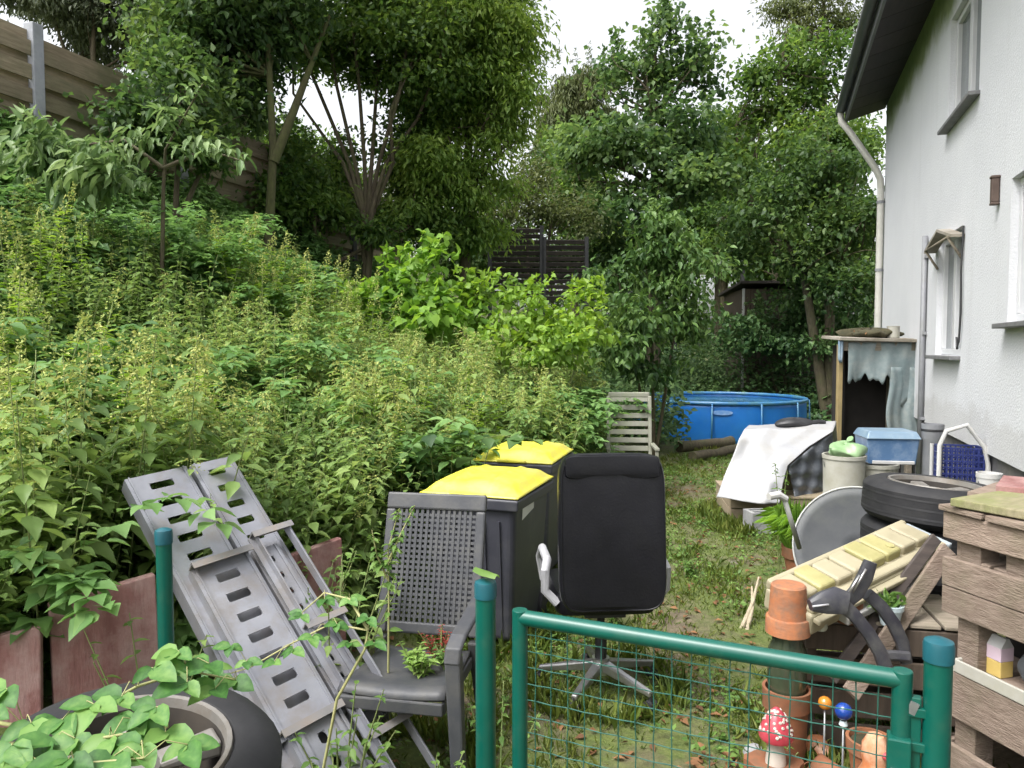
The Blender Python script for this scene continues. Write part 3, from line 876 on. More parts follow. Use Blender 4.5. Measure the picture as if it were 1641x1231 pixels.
# bright drooping tree in the middle
b = gbase(745, 13.6)
tree('tree', 'bright green bushy tree with drooping fine leaves beside the many-stemmed tree', b,
     [[b, P(745, 330, 13.6), P(752, 220, 13.6), P(745, 90, 13.6), P(750, -60, 13.6)]],
     [blob(775, 60, 13.0, 85, 90), blob(725, 40, 13.4, 80, 90), blob(810, 130, 13.0, 50, 80), blob(740, 170, 13.3, 85, 80), blob(800, 210, 13.0, 45, 60), blob(720, 280, 13.1, 75, 65), blob(775, 310, 13.2, 60, 55), blob(680, 330, 13.0, 50, 50), blob(780, -90, 13.3, 110, 90), blob(690, 110, 13.2, 60, 70), blob(700, 220, 13.4, 60, 60), blob(830, 60, 13.0, 35, 60), blob(760, 370, 13.4, 60, 35)],
     'tree_bright', .10, .36, 19, 30, 'bark', .11, droop=1.0, spread=.26, dens=6.5, shoots=9)
# mossy trunk in front of the fence
b = gbase(432, 10.4)
tree('tree', 'dark leafy tree with one mossy leaning trunk in front of the board fence', b,
     [[b, P(433, 340, 10.4), P(438, 240, 10.4), P(432, 120, 10.4), P(425, 0, 10.4), P(420, -120, 10.4)], [P(438, 260, 10.4), P(470, 180, 10.5), P(500, 100, 10.6), P(530, 20, 10.7)]],
     [blob(300, 40, 10.6, 75, 70), blob(385, 30, 10.4, 75, 65), blob(340, 100, 10.8, 70, 50), blob(450, 10, 10.5, 60, 55), blob(400, 120, 10.9, 45, 40), blob(290, 120, 10.9, 40, 45), blob(380, -110, 10.5, 190, 80), blob(340, 20, 10.2, 90, 60), blob(280, 70, 10.4, 60, 60), blob(420, 75, 10.8, 50, 40)],
     'tree_dark', .095, .55, 22, 26, 'mossbark', .075, limbs=2, dens=6)
# grey-green shrubs behind the fence
b = gbase(150, 11.8)
tree('shrub', 'grey-green twiggy shrub showing above the board fence', b,
     [[b, P(150, 120, 11.8), P(150, 20, 11.8), P(160, -60, 11.8)], [b, P(110, 100, 11.8), P(80, 10, 11.8)]],
     [blob(110, 10, 11.8, 75, 45), blob(200, 40, 12.0, 70, 55), blob(240, 90, 12.6, 40, 40), blob(50, -30, 11.8, 90, 40), blob(40, 0, 12.4, 80, 30), blob(150, 55, 12.6, 70, 40), blob(210, 0, 12.2, 70, 50)], 'greyhedge', .075, .36, 26, 30, 'bark', .05, 'shrub', droop=.9, spread=.2, dens=9)
b = gbase(280, 11.6)
tree('tree', 'dark broadleaf tree standing behind the end of the board fence', b,
     [[b, P(285, 200, 11.6), P(290, 60, 11.6), P(290, -80, 11.6)]],
     [blob(265, 10, 11.8, 60, 60), blob(320, 150, 12.2, 55, 60), blob(370, 190, 13, 55, 60), blob(270, -100, 11.6, 120, 70), blob(150, -90, 12, 100, 60)], 'tree_blue', .09, .5, 22, 26, 'bark', .09)
b = gbase(500, 15.5)
tree('hedge_shrub', 'round dark hedge shrub behind the fan of thin stems', b, [[b, P(500, 300, 15.5), P(500, 230, 15.5)], [b, P(450, 270, 15.5), P(440, 220, 15.5)], [b, P(545, 300, 15.5), P(550, 260, 15.5)]],
     [blob(480, 260, 15.5, 60, 55), blob(540, 280, 15.8, 50, 55), blob(430, 230, 15.5, 40, 50), blob(520, 330, 15, 60, 45), blob(620, 350, 16, 60, 35)], 'tree_mid', .09, .55, 15, 26, 'bark', .05, 'shrub')
b = gbase(850, 17)
tree('shrub', 'olive green shrub rising above the dark louvre fence', b, [[b, P(845, 380, 17), P(850, 300, 17)], [b, P(880, 380, 17), P(890, 330, 17)]],
     [blob(835, 320, 17, 55, 45), blob(880, 345, 17.2, 45, 28), blob(800, 350, 16.6, 40, 30), blob(925, 345, 16.6, 40, 38), blob(850, 275, 17.5, 25, 40)], 'tree_olive', .085, .5, 16, 26, 'bark', .05, 'shrub')
# far hazy willow
b = gbase(920, 30)
tree('willow_tree', 'pale olive willow with hanging twigs far behind the other trees', b, [[b, P(920, 300, 30), P(925, 180, 30), P(930, 110, 30)]],
     [blob(900, 150, 30, 45, 55), blob(940, 130, 30, 50, 40), blob(880, 210, 30, 30, 50), blob(960, 180, 31, 40, 50), blob(925, 200, 31, 40, 60)], 'tree_olive', .16, .26, 8, 26, 'bark', .2, droop=1.6, spread=.35, strands=True, dens=8)
# back row
Y = 18.5
b = gbase(1045, Y)
tree('maple_tree', 'broad dark maple with a light green crown tip and deep shadowed middle', b, [[b, P(1045, 430, Y), P(1050, 300, Y), P(1045, 180, Y), P(1050, 90, Y)], [b, P(1060, 400, Y), P(1105, 280, Y)]],
     [blob(1045, 110, Y, 50, 45), blob(1120, 100, Y, 32, 50), blob(985, 230, 18, 85, 65), blob(1080, 200, Y, 90, 75), blob(1000, 320, 17.6, 90, 50), blob(1110, 290, 18, 80, 70), blob(930, 250, 18.5, 40, 65), blob(1060, 50, Y, 14, 40), blob(985, 130, Y, 14, 55)],
     'tree_blue', .13, .75, 8.5, 24, 'bark', .16, spread=.34)
Y = 19.5
b = gbase(1250, Y)
tree('tree', 'tall tree with yellow-green top leaves beside the house gable', b, [[b, P(1245, 420, Y), P(1250, 260, Y), P(1250, 120, Y), P(1260, 60, Y)], [P(1245, 400, Y), P(1190, 300, Y), P(1180, 200, Y)]],
     [blob(1240, 160, Y, 65, 55), blob(1300, 120, Y, 50, 60), blob(1195, 250, Y, 55, 70), blob(1290, 220, 19, 75, 60), blob(1350, 170, Y, 45, 90), blob(1265, 90, Y, 35, 30), blob(1210, 130, Y, 30, 25)],
     'tree_mid', .12, .6, 9.5, 26, 'bark', .15, spread=.33)
Y = 16.5
b = gbase(1330, Y)
tree('tree', 'dense dark tree close to the far house corner', b, [[b, P(1330, 460, Y), P(1335, 350, Y), P(1335, 240, Y)], [b, P(1290, 450, Y), P(1240, 340, Y)]],
     [blob(1330, 270, Y, 65, 70), blob(1260, 330, Y, 85, 60), blob(1370, 360, 16, 60, 90), blob(1300, 420, Y, 90, 60), blob(1200, 370, 17, 60, 55), blob(1380, 470, 15.5, 45, 60)],
     'tree_dark', .11, .6, 11, 26, 'bark', .13, spread=.32)
b = gbase(1330, 34)
tree('tree', 'thin hazy tree high above and behind the house eaves', b, [[b, P(1320, 250, 34), P(1320, 80, 34), P(1320, -30, 34)]],
     [blob(1300, 10, 34, 55, 35), blob(1350, 40, 34, 40, 50), blob(1280, 50, 34, 35, 20), blob(1360, -40, 34, 60, 40), blob(1250, 10, 34, 25, 15)], 'tree_olive', .18, .35, 4.5, 20, 'bark', .22, spread=.5, droop=.9)
b = gbase(1150, 23)
tree('tree', 'mid green tree filling the gap below the maple', b, [[b, P(1150, 420, 23), P(1150, 360, 23)]],
     [blob(1150, 390, 23, 70, 30), blob(1110, 350, 23, 45, 35), blob(1190, 330, 23, 45, 45), blob(1060, 400, 22, 60, 35), blob(960, 395, 22, 55, 28)], 'tree_mid', .12, .6, 9, 24, 'bark', .12, spread=.35)
b = gbase(1260, 18.0)
tree('shrub', 'rounded green shrub in front of the brown garden shed', b, [[b, P(1260, 540, 18), P(1265, 490, 18)], [b, P(1220, 540, 18), P(1210, 500, 18)]],
     [blob(1225, 520, 18, 55, 35), blob(1280, 510, 18, 55, 45), blob(1335, 520, 17.6, 50, 50), blob(1180, 540, 17.6, 50, 30), blob(1250, 555, 17.2, 110, 30)], 'ivy', .10, .6, 15, 26, 'bark', .05, 'shrub', spread=.25)
b = gbase(900, 18.5)
tree('shrub', 'dark shrub closing the view behind the louvre fence', b, [[b, P(880, 440, 18.5), P(880, 400, 18.5)], [b, P(960, 440, 18.5), P(970, 390, 18.5)]],
     [blob(800, 400, 18.5, 60, 50), blob(880, 420, 18.5, 60, 35), blob(960, 410, 18.5, 60, 50), blob(1020, 420, 18.5, 60, 50), blob(740, 400, 18, 60, 50)], 'tree_dark', .11, .6, 13, 26, 'bark', .06, 'shrub', spread=.28, lumpy=False)
b = gbase(1160, 27)
tree('tree', 'soft green tree closing the gap between the maple and the house', b, [[b, P(1160, 400, 27), P(1165, 250, 27), P(1170, 170, 27)]],
     [blob(1150, 230, 27, 55, 60), blob(1200, 290, 27, 60, 70), blob(1110, 330, 27, 60, 60), blob(1170, 380, 27, 80, 50), blob(1280, 330, 27, 80, 70), blob(1340, 260, 27, 60, 80), blob(1250, 420, 26, 90, 50), blob(1360, 400, 25, 60, 80), blob(990, 390, 27, 70, 60), blob(900, 330, 28, 50, 60), blob(950, 280, 27, 45, 60), blob(880, 270, 28, 25, 50), blob(1150, 300, 26, 60, 60)], 'tree_mid', .16, .6, 7, 26, 'bark', .18, spread=.45)
# dogwood-like shrub
Y = 11.2
b = gbase(1050, Y)
tree('shrub', 'dark green upright shrub between the lime green bush and the blue pool', b,
     [[b, P(1045, 560, Y), P(1040, 450, Y), P(1050, 370, Y)], [b, P(1080, 540, Y), P(1100, 440, Y)], [b, P(1010, 550, Y), P(990, 440, Y)]],
     [blob(1045, 410, Y, 50, 48), blob(1095, 445, Y, 48, 45), blob(990, 440, Y, 40, 35), blob(1030, 500, 10.9, 70, 50), blob(1105, 510, Y, 45, 45), blob(1030, 570, 10.8, 75, 45), blob(1060, 360, Y, 18, 22)],
     'darkshrub', .095, .5, 26, 26, 'bark', .03, 'shrub', spread=.2, droop=.8, tmpl='mid', dens=2.5)
# vine and lime bush
Y = 9.0
b = gbase(640, Y)
tree('vine_bush', 'bright green large-leaved climber mounding above the nettles', b, [[b, P(640, 500, Y), P(640, 430, Y)], [b, P(690, 500, Y), P(700, 430, Y)], [b, P(600, 520, Y), P(590, 460, Y)]],
     [blob(610, 482, Y, 60, 36), blob(670, 456, Y, 55, 34), blob(680, 500, 8.8, 80, 42), blob(580, 475, Y, 26, 24), blob(705, 412, Y, 26, 18), blob(740, 480, Y, 40, 34), blob(640, 440, Y, 22, 20)], 'vine', .095, .9, 60, 16, 'stem', .018, 'bush', spread=.13, droop=.5, tmpl='mid', crown='foliage', root='stem', dens=1.25, lumpy=False, shoots=4)
Y = 8.8
b = gbase(880, Y)
tree('lime_bush', 'yellow-green bush growing between the vine and the dark shrub', b, [[b, P(880, 560, Y), P(885, 490, Y)], [b, P(930, 560, Y), P(945, 490, Y)], [b, P(800, 560, Y), P(790, 490, Y)]],
     [blob(770, 500, 8.9, 60, 38), blob(830, 510, Y, 60, 40), blob(905, 515, Y, 60, 40), blob(955, 510, Y, 34, 36), blob(880, 555, 8.6, 95, 38), blob(800, 545, 8.7, 70, 34), blob(940, 480, Y, 24, 14), blob(850, 478, Y, 40, 18), blob(765, 468, Y, 34, 16)], 'limebush', .075, .7, 60, 20, 'stem', .016, 'bush', spread=.12, droop=.5, tmpl='mid', crown='foliage', root='stem', dens=1.3, lumpy=False, shoots=5)
# sapling with long drooping leaves in front of the fence
Y = 6.9
b = gbase(260, Y)
def sap(cl, rng):
    for (x0, y0, x1, y1) in ((265, 250, 330, 130), (265, 260, 390, 255), (262, 250, 190, 215), (262, 270, 130, 250), (265, 240, 260, 180), (266, 270, 340, 235), (262, 280, 60, 235), (262, 300, 170, 310)):
        a = np.array(P(x0, y0, Y)); c = np.array(P(x1, y1, Y - .3))
        n = 34
        t = rng.uniform(.25, 1.0, n)[:, None]
        pos = a + (c - a) * t + np.array([0, 0, .12]) * np.sin(t * 3) + rng.normal(size=(n, 3)) * .035
        side = rng.choice([-1, 1], n)[:, None] * np.cross(nrm(c - a), [0, 0, 1.0])
        ax = nrm((c - a)[None] * .6 + side * .6 + np.array([0, 0, -.55]) + rng.normal(size=(n, 3)) * .25)
        cl.leaves(pos, ax, np.array([[0, 0, 1.0]]) + rng.normal(size=(n, 3)) * .2, rng.uniform(.10, .18, n), .33, 'mid')
tree('sapling', 'young tree with long pale drooping leaves in front of the board fence', b,
     [[b, P(262, 300, Y), P(265, 240, Y), P(325, 135, Y - .25)], [P(262, 270, Y), P(330, 240, Y), P(388, 258, Y - .3)], [P(262, 270, Y), P(200, 225, Y), P(65, 240, Y - .3)]],
     [blob(70, 250, 6.6, 55, 30), blob(150, 290, 6.5, 50, 35)], 'sapling', .12, .36, 30, 16, 'bark', .022, 'sapling', extra=sap, limbs=0, tmpl='mid', spread=.14, droop=.9, dens=1.5)

# dark ivy-clad shrubs along the fence
b = gbase(285, 9.0)
tree('ivy_shrub', 'dark ivy shrub hiding the board fence left of the mossy trunk', b, [[b, P(285, 260, 9.0), P(288, 160, 9.0)], [b, P(320, 280, 9.2), P(330, 220, 9.2)]],
     [blob(275, 150, 9.3, 42, 60), blob(310, 210, 9.5, 50, 50), blob(345, 170, 9.9, 40, 60), blob(270, 250, 8.8, 60, 40), blob(385, 160, 10.6, 40, 55), blob(250, 175, 8.6, 40, 60), blob(215, 190, 8.4, 30, 30), blob(300, 130, 9.2, 45, 45), blob(330, 250, 9.0, 40, 40)], 'tree_dark', .085, .6, 30, 26, 'bark', .04, 'shrub', spread=.2)
b = gbase(505, 12.2)
tree('hedge_shrub', 'loose green hedge shrub in front of the fence under the fan of stems', b, [[b, P(505, 320, 12.2), P(500, 250, 12.2)], [b, P(470, 330, 12.2), P(455, 260, 12.2)], [b, P(660, 360, 12.8), P(665, 300, 12.8)]],
     [blob(500, 285, 12.2, 55, 50), blob(465, 250, 12.0, 30, 45), blob(540, 330, 12.6, 45, 40), blob(490, 345, 11.8, 60, 35), blob(650, 330, 13.4, 60, 50), blob(700, 370, 13.0, 60, 40), blob(545, 270, 13.4, 40, 40), blob(620, 370, 12.4, 50, 30), blob(450, 310, 11.6, 40, 45)], 'tree_mid', .085, .55, 26, 26, 'bark', .04, 'shrub', spread=.2, dens=6)
# far-off wood that closes the view
rng = np.random.default_rng(5)
cl = Cloud()
bl = []
for i in range(46):
    X = -34 + i * 1.75 + rng.uniform(-.6, .6)
    Yf = 36 + rng.uniform(-2, 4)
    h = rng.uniform(2.2, 3.4)
    bl.append((np.array([X, Yf, tz(X, Yf) + h * .9]), np.array([1.6, 1.4, h])))
crown_cloud(cl, bl, 5, 22, .26, .6, 'far', 0, .4, .5, rng, .6)
wood = cl.build('far_wood', L_['tree_dark'])
tag(wood, 'dark mass of far-off trees behind everything', 'wood'); wood['kind'] = 'stuff'

# ================================================================== nettle patch
def strip(V, F, a, b, r):
    """thin three-sided stem"""
    pass
def nettle_proto(seed, flower=True):
    rng = np.random.default_rng(seed)
    cl = Cloud()
    h = rng.uniform(.95, 1.15)
    # stem: triangular tube
    zs = np.linspace(0, h, 5)
    lean = rng.normal(size=2) * .05
    path = np.stack([lean[0] * zs ** 2, lean[1] * zs ** 2, zs], -1)
    an = np.arange(3) * 2.094
    ring = np.stack([np.cos(an), np.sin(an), np.zeros(3)], -1)
    V = (path[:, None] + ring[None] * np.linspace(.006, .002, 5)[:, None, None]).reshape(-1, 3)
    F = []
    for i in range(4):
        for j in range(3):
            a, b = i * 3 + j, i * 3 + (j + 1) % 3
            F += [(a, b, b + 3), (a, b + 3, a + 3)]
    cl.add(V, np.array(F), 2)
    z = .12; k = 0; rot = rng.uniform(0, 6.28)
    lp, la, ls = [], [], []
    fp, fa, fs = [], [], []
    while z < h - .02:
        t = z / h
        L = .15 * (1 - .62 * max(0, (t - .45) / .55)) * rng.uniform(.85, 1.15)
        c = np.array([lean[0] * z * z, lean[1] * z * z, z])
        for sgn in (0, math.pi):
            a = rot + sgn + rng.normal() * .2
            d = np.array([math.cos(a), math.sin(a), 0])
            el = .25 - .5 * rng.random() + .5 * max(0, t - .7)
            lp.append(c + d * .025); la.append(d + np.array([0, 0, el - .25])); ls.append(L)
            if flower and t > .72:
                for q in range(3):
                    a2 = a + rng.normal() * .7
                    d2 = np.array([math.cos(a2), math.sin(a2), 0])
                    for s_ in range(4):
                        fp.append(c + d2 * (.012 + .016 * s_) + np.array([0, 0, .014 - .010 * s_ + rng.normal() * .004])); fa.append(d2 + np.array([0, 0, -.4]) + rng.normal(size=3) * .6); fs.append(.018 * rng.uniform(.7, 1.3))
        rot += math.pi / 2 + rng.normal() * .12
        z += .075 * (1 - .35 * t) * rng.uniform(.85, 1.15)
        k += 1
    lp, la, ls = map(np.array, (lp, la, ls))
    cl.leaves(lp, la, np.array([[0, 0, 1.0]]) + rng.normal(size=la.shape) * .12, ls, .55, 'mid', 0)
    fp, fa, fs = map(np.array, (fp, fa, fs))
    if flower: cl.leaves(fp, fa, rng.normal(size=fa.shape), fs, .55, 'far', 1)
    return cl.arrays()
protos = [nettle_proto(100 + i) for i in range(10)]
leafy_protos = [nettle_proto(200 + i, False) for i in range(8)]
def place_plants(cl, protos, xs_, ys_, sc, rng, lean=.12, lo=0.0):
    for x, y, s in zip(xs_, ys_, sc):
        V, F, M = protos[rng.integers(len(protos))]
        a = rng.uniform(0, 6.28)
        c, n = math.cos(a), math.sin(a)
        Rm = np.array([[c, -n, 0], [n, c, 0], [0, 0, 1]])
        W = (V * s) @ Rm.T
        lx, ly = rng.normal(size=2) * lean
        W[:, 0] += W[:, 2] * lx; W[:, 1] += W[:, 2] * ly
        W += np.array([x, y, tz(x, y) - .02])
        cl.add(W, F, M)
rng = np.random.default_rng(21)
nx2, ny2, ns2 = [], [], []
tries = 0
while len(nx2) < 1500 and tries < 40000:
    tries += 1
    y = rng.uniform(2.3, 10.5)
    s = rng.uniform(.02, 4.4) ** 1.0
    x = float(np.interp(y, XB_Y, XB_X)) - s
    px = 820 + x / y * 1200
    if px < -260: continue
    if y < 3.0 and x > -1.5: continue
    if y < 2.84 + .7 * (x + 1.67): continue
    if x > -1.78 and y < 3.5: continue
    if math.sin(x * 1.9 + y * .8) * math.sin(y * 1.3 - x * .5) < -.55: continue
    if abs(x + .25) < .55 and 4.0 < y < 5.15: continue      # bins
    if abs(x - .22) < .5 and 4.9 < y < 6.1: continue
    dens = 1.0 if s < 2.6 else .45
    if rng.random() > dens: continue
    h = 1.0 - .10 * s
    if y < 3.4: h *= .92
    if s < .25: h *= .85
    nx2.append(x); ny2.append(y); ns2.append(max(.45, h) * rng.uniform(.65, 1.2) * (1 + .16 * math.sin(x * 2.7) * math.sin(y * 2.1 + 1)))
cl = Cloud()
place_plants(cl, protos + leafy_protos[:5], nx2, ny2, ns2, rng, .17)
lx, ly, ls_ = [], [], []
while len(lx) < 620:
    y = rng.uniform(2.35, 6.5); s = rng.uniform(.0, .9)
    x = float(np.interp(y, XB_Y, XB_X)) - s
    if y < 2.9 and x > -1.52: continue
    if y < 2.86 + .7 * (x + 1.67): continue
    if x > -1.78 and y < 3.5: continue
    if abs(x + .25) < .6 and 4.0 < y < 5.2: continue
    if abs(x - .12) < .5 and 4.9 < y < 6.2: continue
    lx.append(x); ly.append(y); ls_.append(rng.uniform(.42, .85))
place_plants(cl, leafy_protos, lx, ly, ls_, rng, .22)
n = 700
yy = rng.uniform(3.5, 9.5, n); ss = rng.uniform(.6, 4.2, n)
place_plants(cl, leafy_protos, np.interp(yy, XB_Y, XB_X) - ss, yy, rng.uniform(.5, .85, n), rng, .15)
# other species mixed in: arching brambles, narrow-leaved stalks, dead stems
def bramble_proto(seed):
    r = np.random.default_rng(seed); c = Cloud()
    lp, la, ls = [], [], []
    for k in range(4):
        a = r.uniform(0, 6.28); L = r.uniform(.7, 1.2)
        for t in np.linspace(.15, 1, 12):
            p = np.array([math.cos(a) * t * L * .65, math.sin(a) * t * L * .65, (1.5 * t - 1.05 * t * t) * L * 1.25])
            d0 = a + (1.2 if int(t * 40) % 2 else -1.2)
            for q in (-.9, 0, .9):
                d = np.array([math.cos(d0 + q), math.sin(d0 + q), r.normal() * .2 - .05])
                lp.append(p + d * .03); la.append(d); ls.append(r.uniform(.07, .115))
    lp, la, ls = map(np.array, (lp, la, ls))
    c.leaves(lp, la, np.array([[0, 0, 1.0]]) + r.normal(size=la.shape) * .2, ls, .68, 'mid', 3)
    return c.arrays()
def stalk_proto(seed):
    r = np.random.default_rng(seed); c = Cloud()
    n = 60; z = r.uniform(.15, 1.15, n); a = np.arange(n) * 2.4
    pos = np.stack([r.normal(size=n) * .008, r.normal(size=n) * .008, z], -1)
    ax = np.stack([np.cos(a), np.sin(a), r.uniform(-.1, .5, n)], -1)
    c.leaves(pos, ax, np.array([[0, 0, 1.0]]) + r.normal(size=(n, 3)) * .2, .13 * (1.15 - .6 * z), .22, 'mid', 4)
    m = 90; z = r.uniform(1.0, 1.3, m); a = r.uniform(0, 6.28, m); w = (1.34 - z) * .22
    c.leaves(np.stack([np.cos(a) * w, np.sin(a) * w, z], -1), r.normal(size=(m, 3)), r.normal(size=(m, 3)), r.uniform(.015, .03, m), .6, 'far', 1)
    z = np.linspace(0, 1.2, 5); an = np.arange(3) * 2.094
    V = (np.stack([z * 0, z * 0, z], -1)[:, None] + np.stack([np.cos(an), np.sin(an), an * 0], -1)[None] * .004).reshape(-1, 3)
    F = [f for i in range(4) for j in range(3) for f in ((i * 3 + j, i * 3 + (j + 1) % 3, i * 3 + (j + 1) % 3 + 3), (i * 3 + j, i * 3 + (j + 1) % 3 + 3, i * 3 + j + 3))]
    c.add(V, np.array(F), 2)
    return c.arrays()
brp = [bramble_proto(300 + i) for i in range(6)]; stp = [stalk_proto(400 + i) for i in range(6)]
def scatter(n, ylo, yhi, slo, shi, thr, ph):
    X, Y_ = [], []
    while len(X) < n:
        y = rng.uniform(ylo, yhi); s = rng.uniform(slo, shi); x = float(np.interp(y, XB_Y, XB_X)) - s
        if math.sin(x * 1.7 + ph) * math.sin(y * 1.5 + ph * 2) < thr: continue
        if y < 2.9 + .7 * (x + 1.67) or (x > -1.8 and y < 3.6) or (x > -.9 and y < 5.2) or (x > -.4 and y < 6.3): continue
        X.append(x); Y_.append(y)
    return X, Y_
X, Y_ = scatter(260, 2.6, 9.5, .1, 4.6, .1, 1.0)
place_plants(cl, brp, X, Y_, rng.uniform(.7, 1.15, len(X)), rng, .1)
X, Y_ = scatter(230, 3.2, 10, .3, 3.6, .05, 2.6)
place_plants(cl, stp, X, Y_, rng.uniform(.6, 1.0, len(X)), rng, .16)
nettles = cl.build('nettle_patch', [L_['nettle'], L_['nettleflower'], M_['stem'], L_['cover'], L_['limebush']])
tag(nettles, 'dense patch of flowering nettles and mixed weeds covering the lower bank', 'nettles'); nettles['kind'] = 'stuff'

# ================================================================== leafy cover on the upper bank
rng = np.random.default_rng(33)
cl = Cloud()
n = 150000
yy = rng.uniform(2.4, 18, n)
ss = rng.uniform(.0, 6.4, n)
xx = np.interp(yy, XB_Y, XB_X) - ss
px = 820 + xx / yy * 1200
keep = (px > -300) & (px < 1150) & ~(yy < 2.9 + .7 * (xx + 1.67)) & ~((yy < 3.0) & (xx > -1.5)) & ~((xx > -.85) & (yy < 5.15)) & ~((xx > -.3) & (yy < 6.1))
xx, yy, ss = xx[keep], yy[keep], ss[keep]
n = len(xx)
hump = .35 + .30 * np.sin(xx * 2.1 + yy * .7) * np.sin(yy * 1.9 - xx) + .2 * np.sin(xx * 4.7) * np.sin(yy * 4.1)
top = np.clip(hump, .08, .9) * (.45 + .55 * sstep(.5, 3.0, ss)) * (1 - .72 * sstep(3.9, 5.3, ss) * (1 - sstep(9.5, 12, yy)))
zz = terrain(xx, yy) + top * rng.uniform(.35, 1.05, n)
pos = np.stack([xx, yy, zz], -1)
ax = nrm(rng.normal(size=(n, 3)) * np.array([1, 1, .35]) + np.array([.15, -.35, -.15]))
up = nrm(np.array([[.15, -.35, 1.0]]) + rng.normal(size=(n, 3)) * .35)
cl.leaves(pos, ax, up, rng.uniform(.06, .15, n), .62, 'far', 0)
cover = cl.build('bank_ground_cover', L_['cover'])
tag(cover, 'tangled green brambles and weeds covering the upper bank', 'undergrowth'); cover['kind'] = 'stuff'

# ivy and low scrub behind the pool and along the back
rng = np.random.default_rng(34)
cl = Cloud()
n = 60000
xx = rng.uniform(1.2, 9.0, n); yy = rng.uniform(12, 24, n)
pc = P(1180, 660, 15.3)
d2 = np.hypot(xx - pc.x, yy - pc.y)
keep = (d2 > 1.95) & ((yy > 16.3) | (xx > pc.x + 1.7) | (xx < pc.x - 1.7)) & ~((xx > 5.3) & (yy < 12.6))
xx, yy = xx[keep], yy[keep]; n = len(xx)
hump = 1.15 + .35 * np.sin(xx * 1.7 + 1) * np.sin(yy * 1.3) + .2 * np.sin(xx * 3.9 + yy)
top = np.clip(hump, .35, 1.9) * sstep(0, 1.2, np.hypot(xx - pc.x, yy - pc.y) - 1.85)
zz = terrain(xx, yy) + top * rng.uniform(.15, 1.05, n)
pos = np.stack([xx, yy, zz], -1)
ax = nrm(rng.normal(size=(n, 3)) * np.array([1, 1, .4]) + np.array([0, -.4, -.25]))
cl.leaves(pos, ax, nrm(np.array([[0, -.4, 1.0]]) + rng.normal(size=(n, 3)) * .35), rng.uniform(.07, .16, n), .65, 'far', 0)
ivy = cl.build('ivy_scrub', L_['ivy'])
tag(ivy, 'dark ivy scrub around the back of the blue pool', 'ivy'); ivy['kind'] = 'stuff'

PLX, PLY, PRX, PRY = -.08, 2.25, 1.0, 1.75
# ================================================================== grass and little weeds on the path
rng = np.random.default_rng(35)
cl = Cloud()
n = 4200
yy = rng.uniform(2.0, 13, n); xx = rng.uniform(-1.3, 4.5, n)
s = slope_s(xx, yy)
wallx = HC + .35 * yy
dn = np.sin(xx * 2.7 + 1.3) * np.sin(yy * 1.9) + np.sin(xx * 5.1 + yy * 2.2) * .6
keep = (s < .1) & (xx < wallx - .1) & (dn > rng.uniform(-.9, 1.0, n))
xx, yy = xx[keep], yy[keep]
for x, y in zip(xx, yy):
    k = rng.integers(8, 16)
    p = np.stack([x + rng.normal(size=k) * .035, y + rng.normal(size=k) * .035, np.zeros(k)], -1)
    p[:, 2] = tz(x, y) - .005
    a = np.stack([rng.normal(size=k) * .55, rng.normal(size=k) * .55, np.ones(k)], -1)
    cl.leaves(p, a, rng.normal(size=(k, 3)), rng.uniform(.03, .10, k), .12, 'far', 0)
n = 9000
yy = rng.uniform(2.0, 12, n); xx = rng.uniform(-1.3, 4.2, n)
dn = np.sin(xx * 3.1 + 4) * np.sin(yy * 2.3 + 1) + .5 * np.sin(xx * 6.3 - yy * 3)
keep = (slope_s(xx, yy) < .05) & (xx < HC + .35 * yy - .05) & (dn > rng.uniform(-.6, 1.1, n))
xx, yy = xx[keep], yy[keep]; n = len(xx)
k = 6
pos = np.repeat(np.stack([xx, yy, terrain(xx, yy) + rng.uniform(.0, .05, n)], -1), k, 0) + rng.normal(size=(n * k, 3)) * np.array([.03, .03, .012])
cl.leaves(pos, rng.normal(size=(n * k, 3)) * np.array([1, 1, .3]) + np.array([0, 0, .25]), np.array([[0, 0, 1.0]]) + rng.normal(size=(n * k, 3)) * .3, rng.uniform(.018, .045, n * k), .7, 'far', 1)
n = 15000                                           # short turf
yy = rng.uniform(2.0, 9.5, n); xx = rng.uniform(-1.2, 3.6, n)
dn = np.sin(xx * 1.9 + .4) * np.sin(yy * 1.3 + 2) + .6 * np.sin(xx * 4.3 + yy * 2.7) + .3 * np.sin(xx * 11 - yy * 7)
keep = (slope_s(xx, yy) < .05) & (xx < HC + .35 * yy - .05) & (dn > rng.uniform(-.95, .85, n))
xx, yy = xx[keep], yy[keep]; n = len(xx); k = 5
pos = np.repeat(np.stack([xx, yy, terrain(xx, yy) - .004], -1), k, 0) + rng.normal(size=(n * k, 3)) * np.array([.022, .022, 0])
cl.leaves(pos, rng.normal(size=(n * k, 3)) * np.array([.8, .8, .1]) + np.array([0, 0, 1.0]), rng.normal(size=(n * k, 3)), rng.uniform(.015, .05, n * k), .14, 'far', 0)
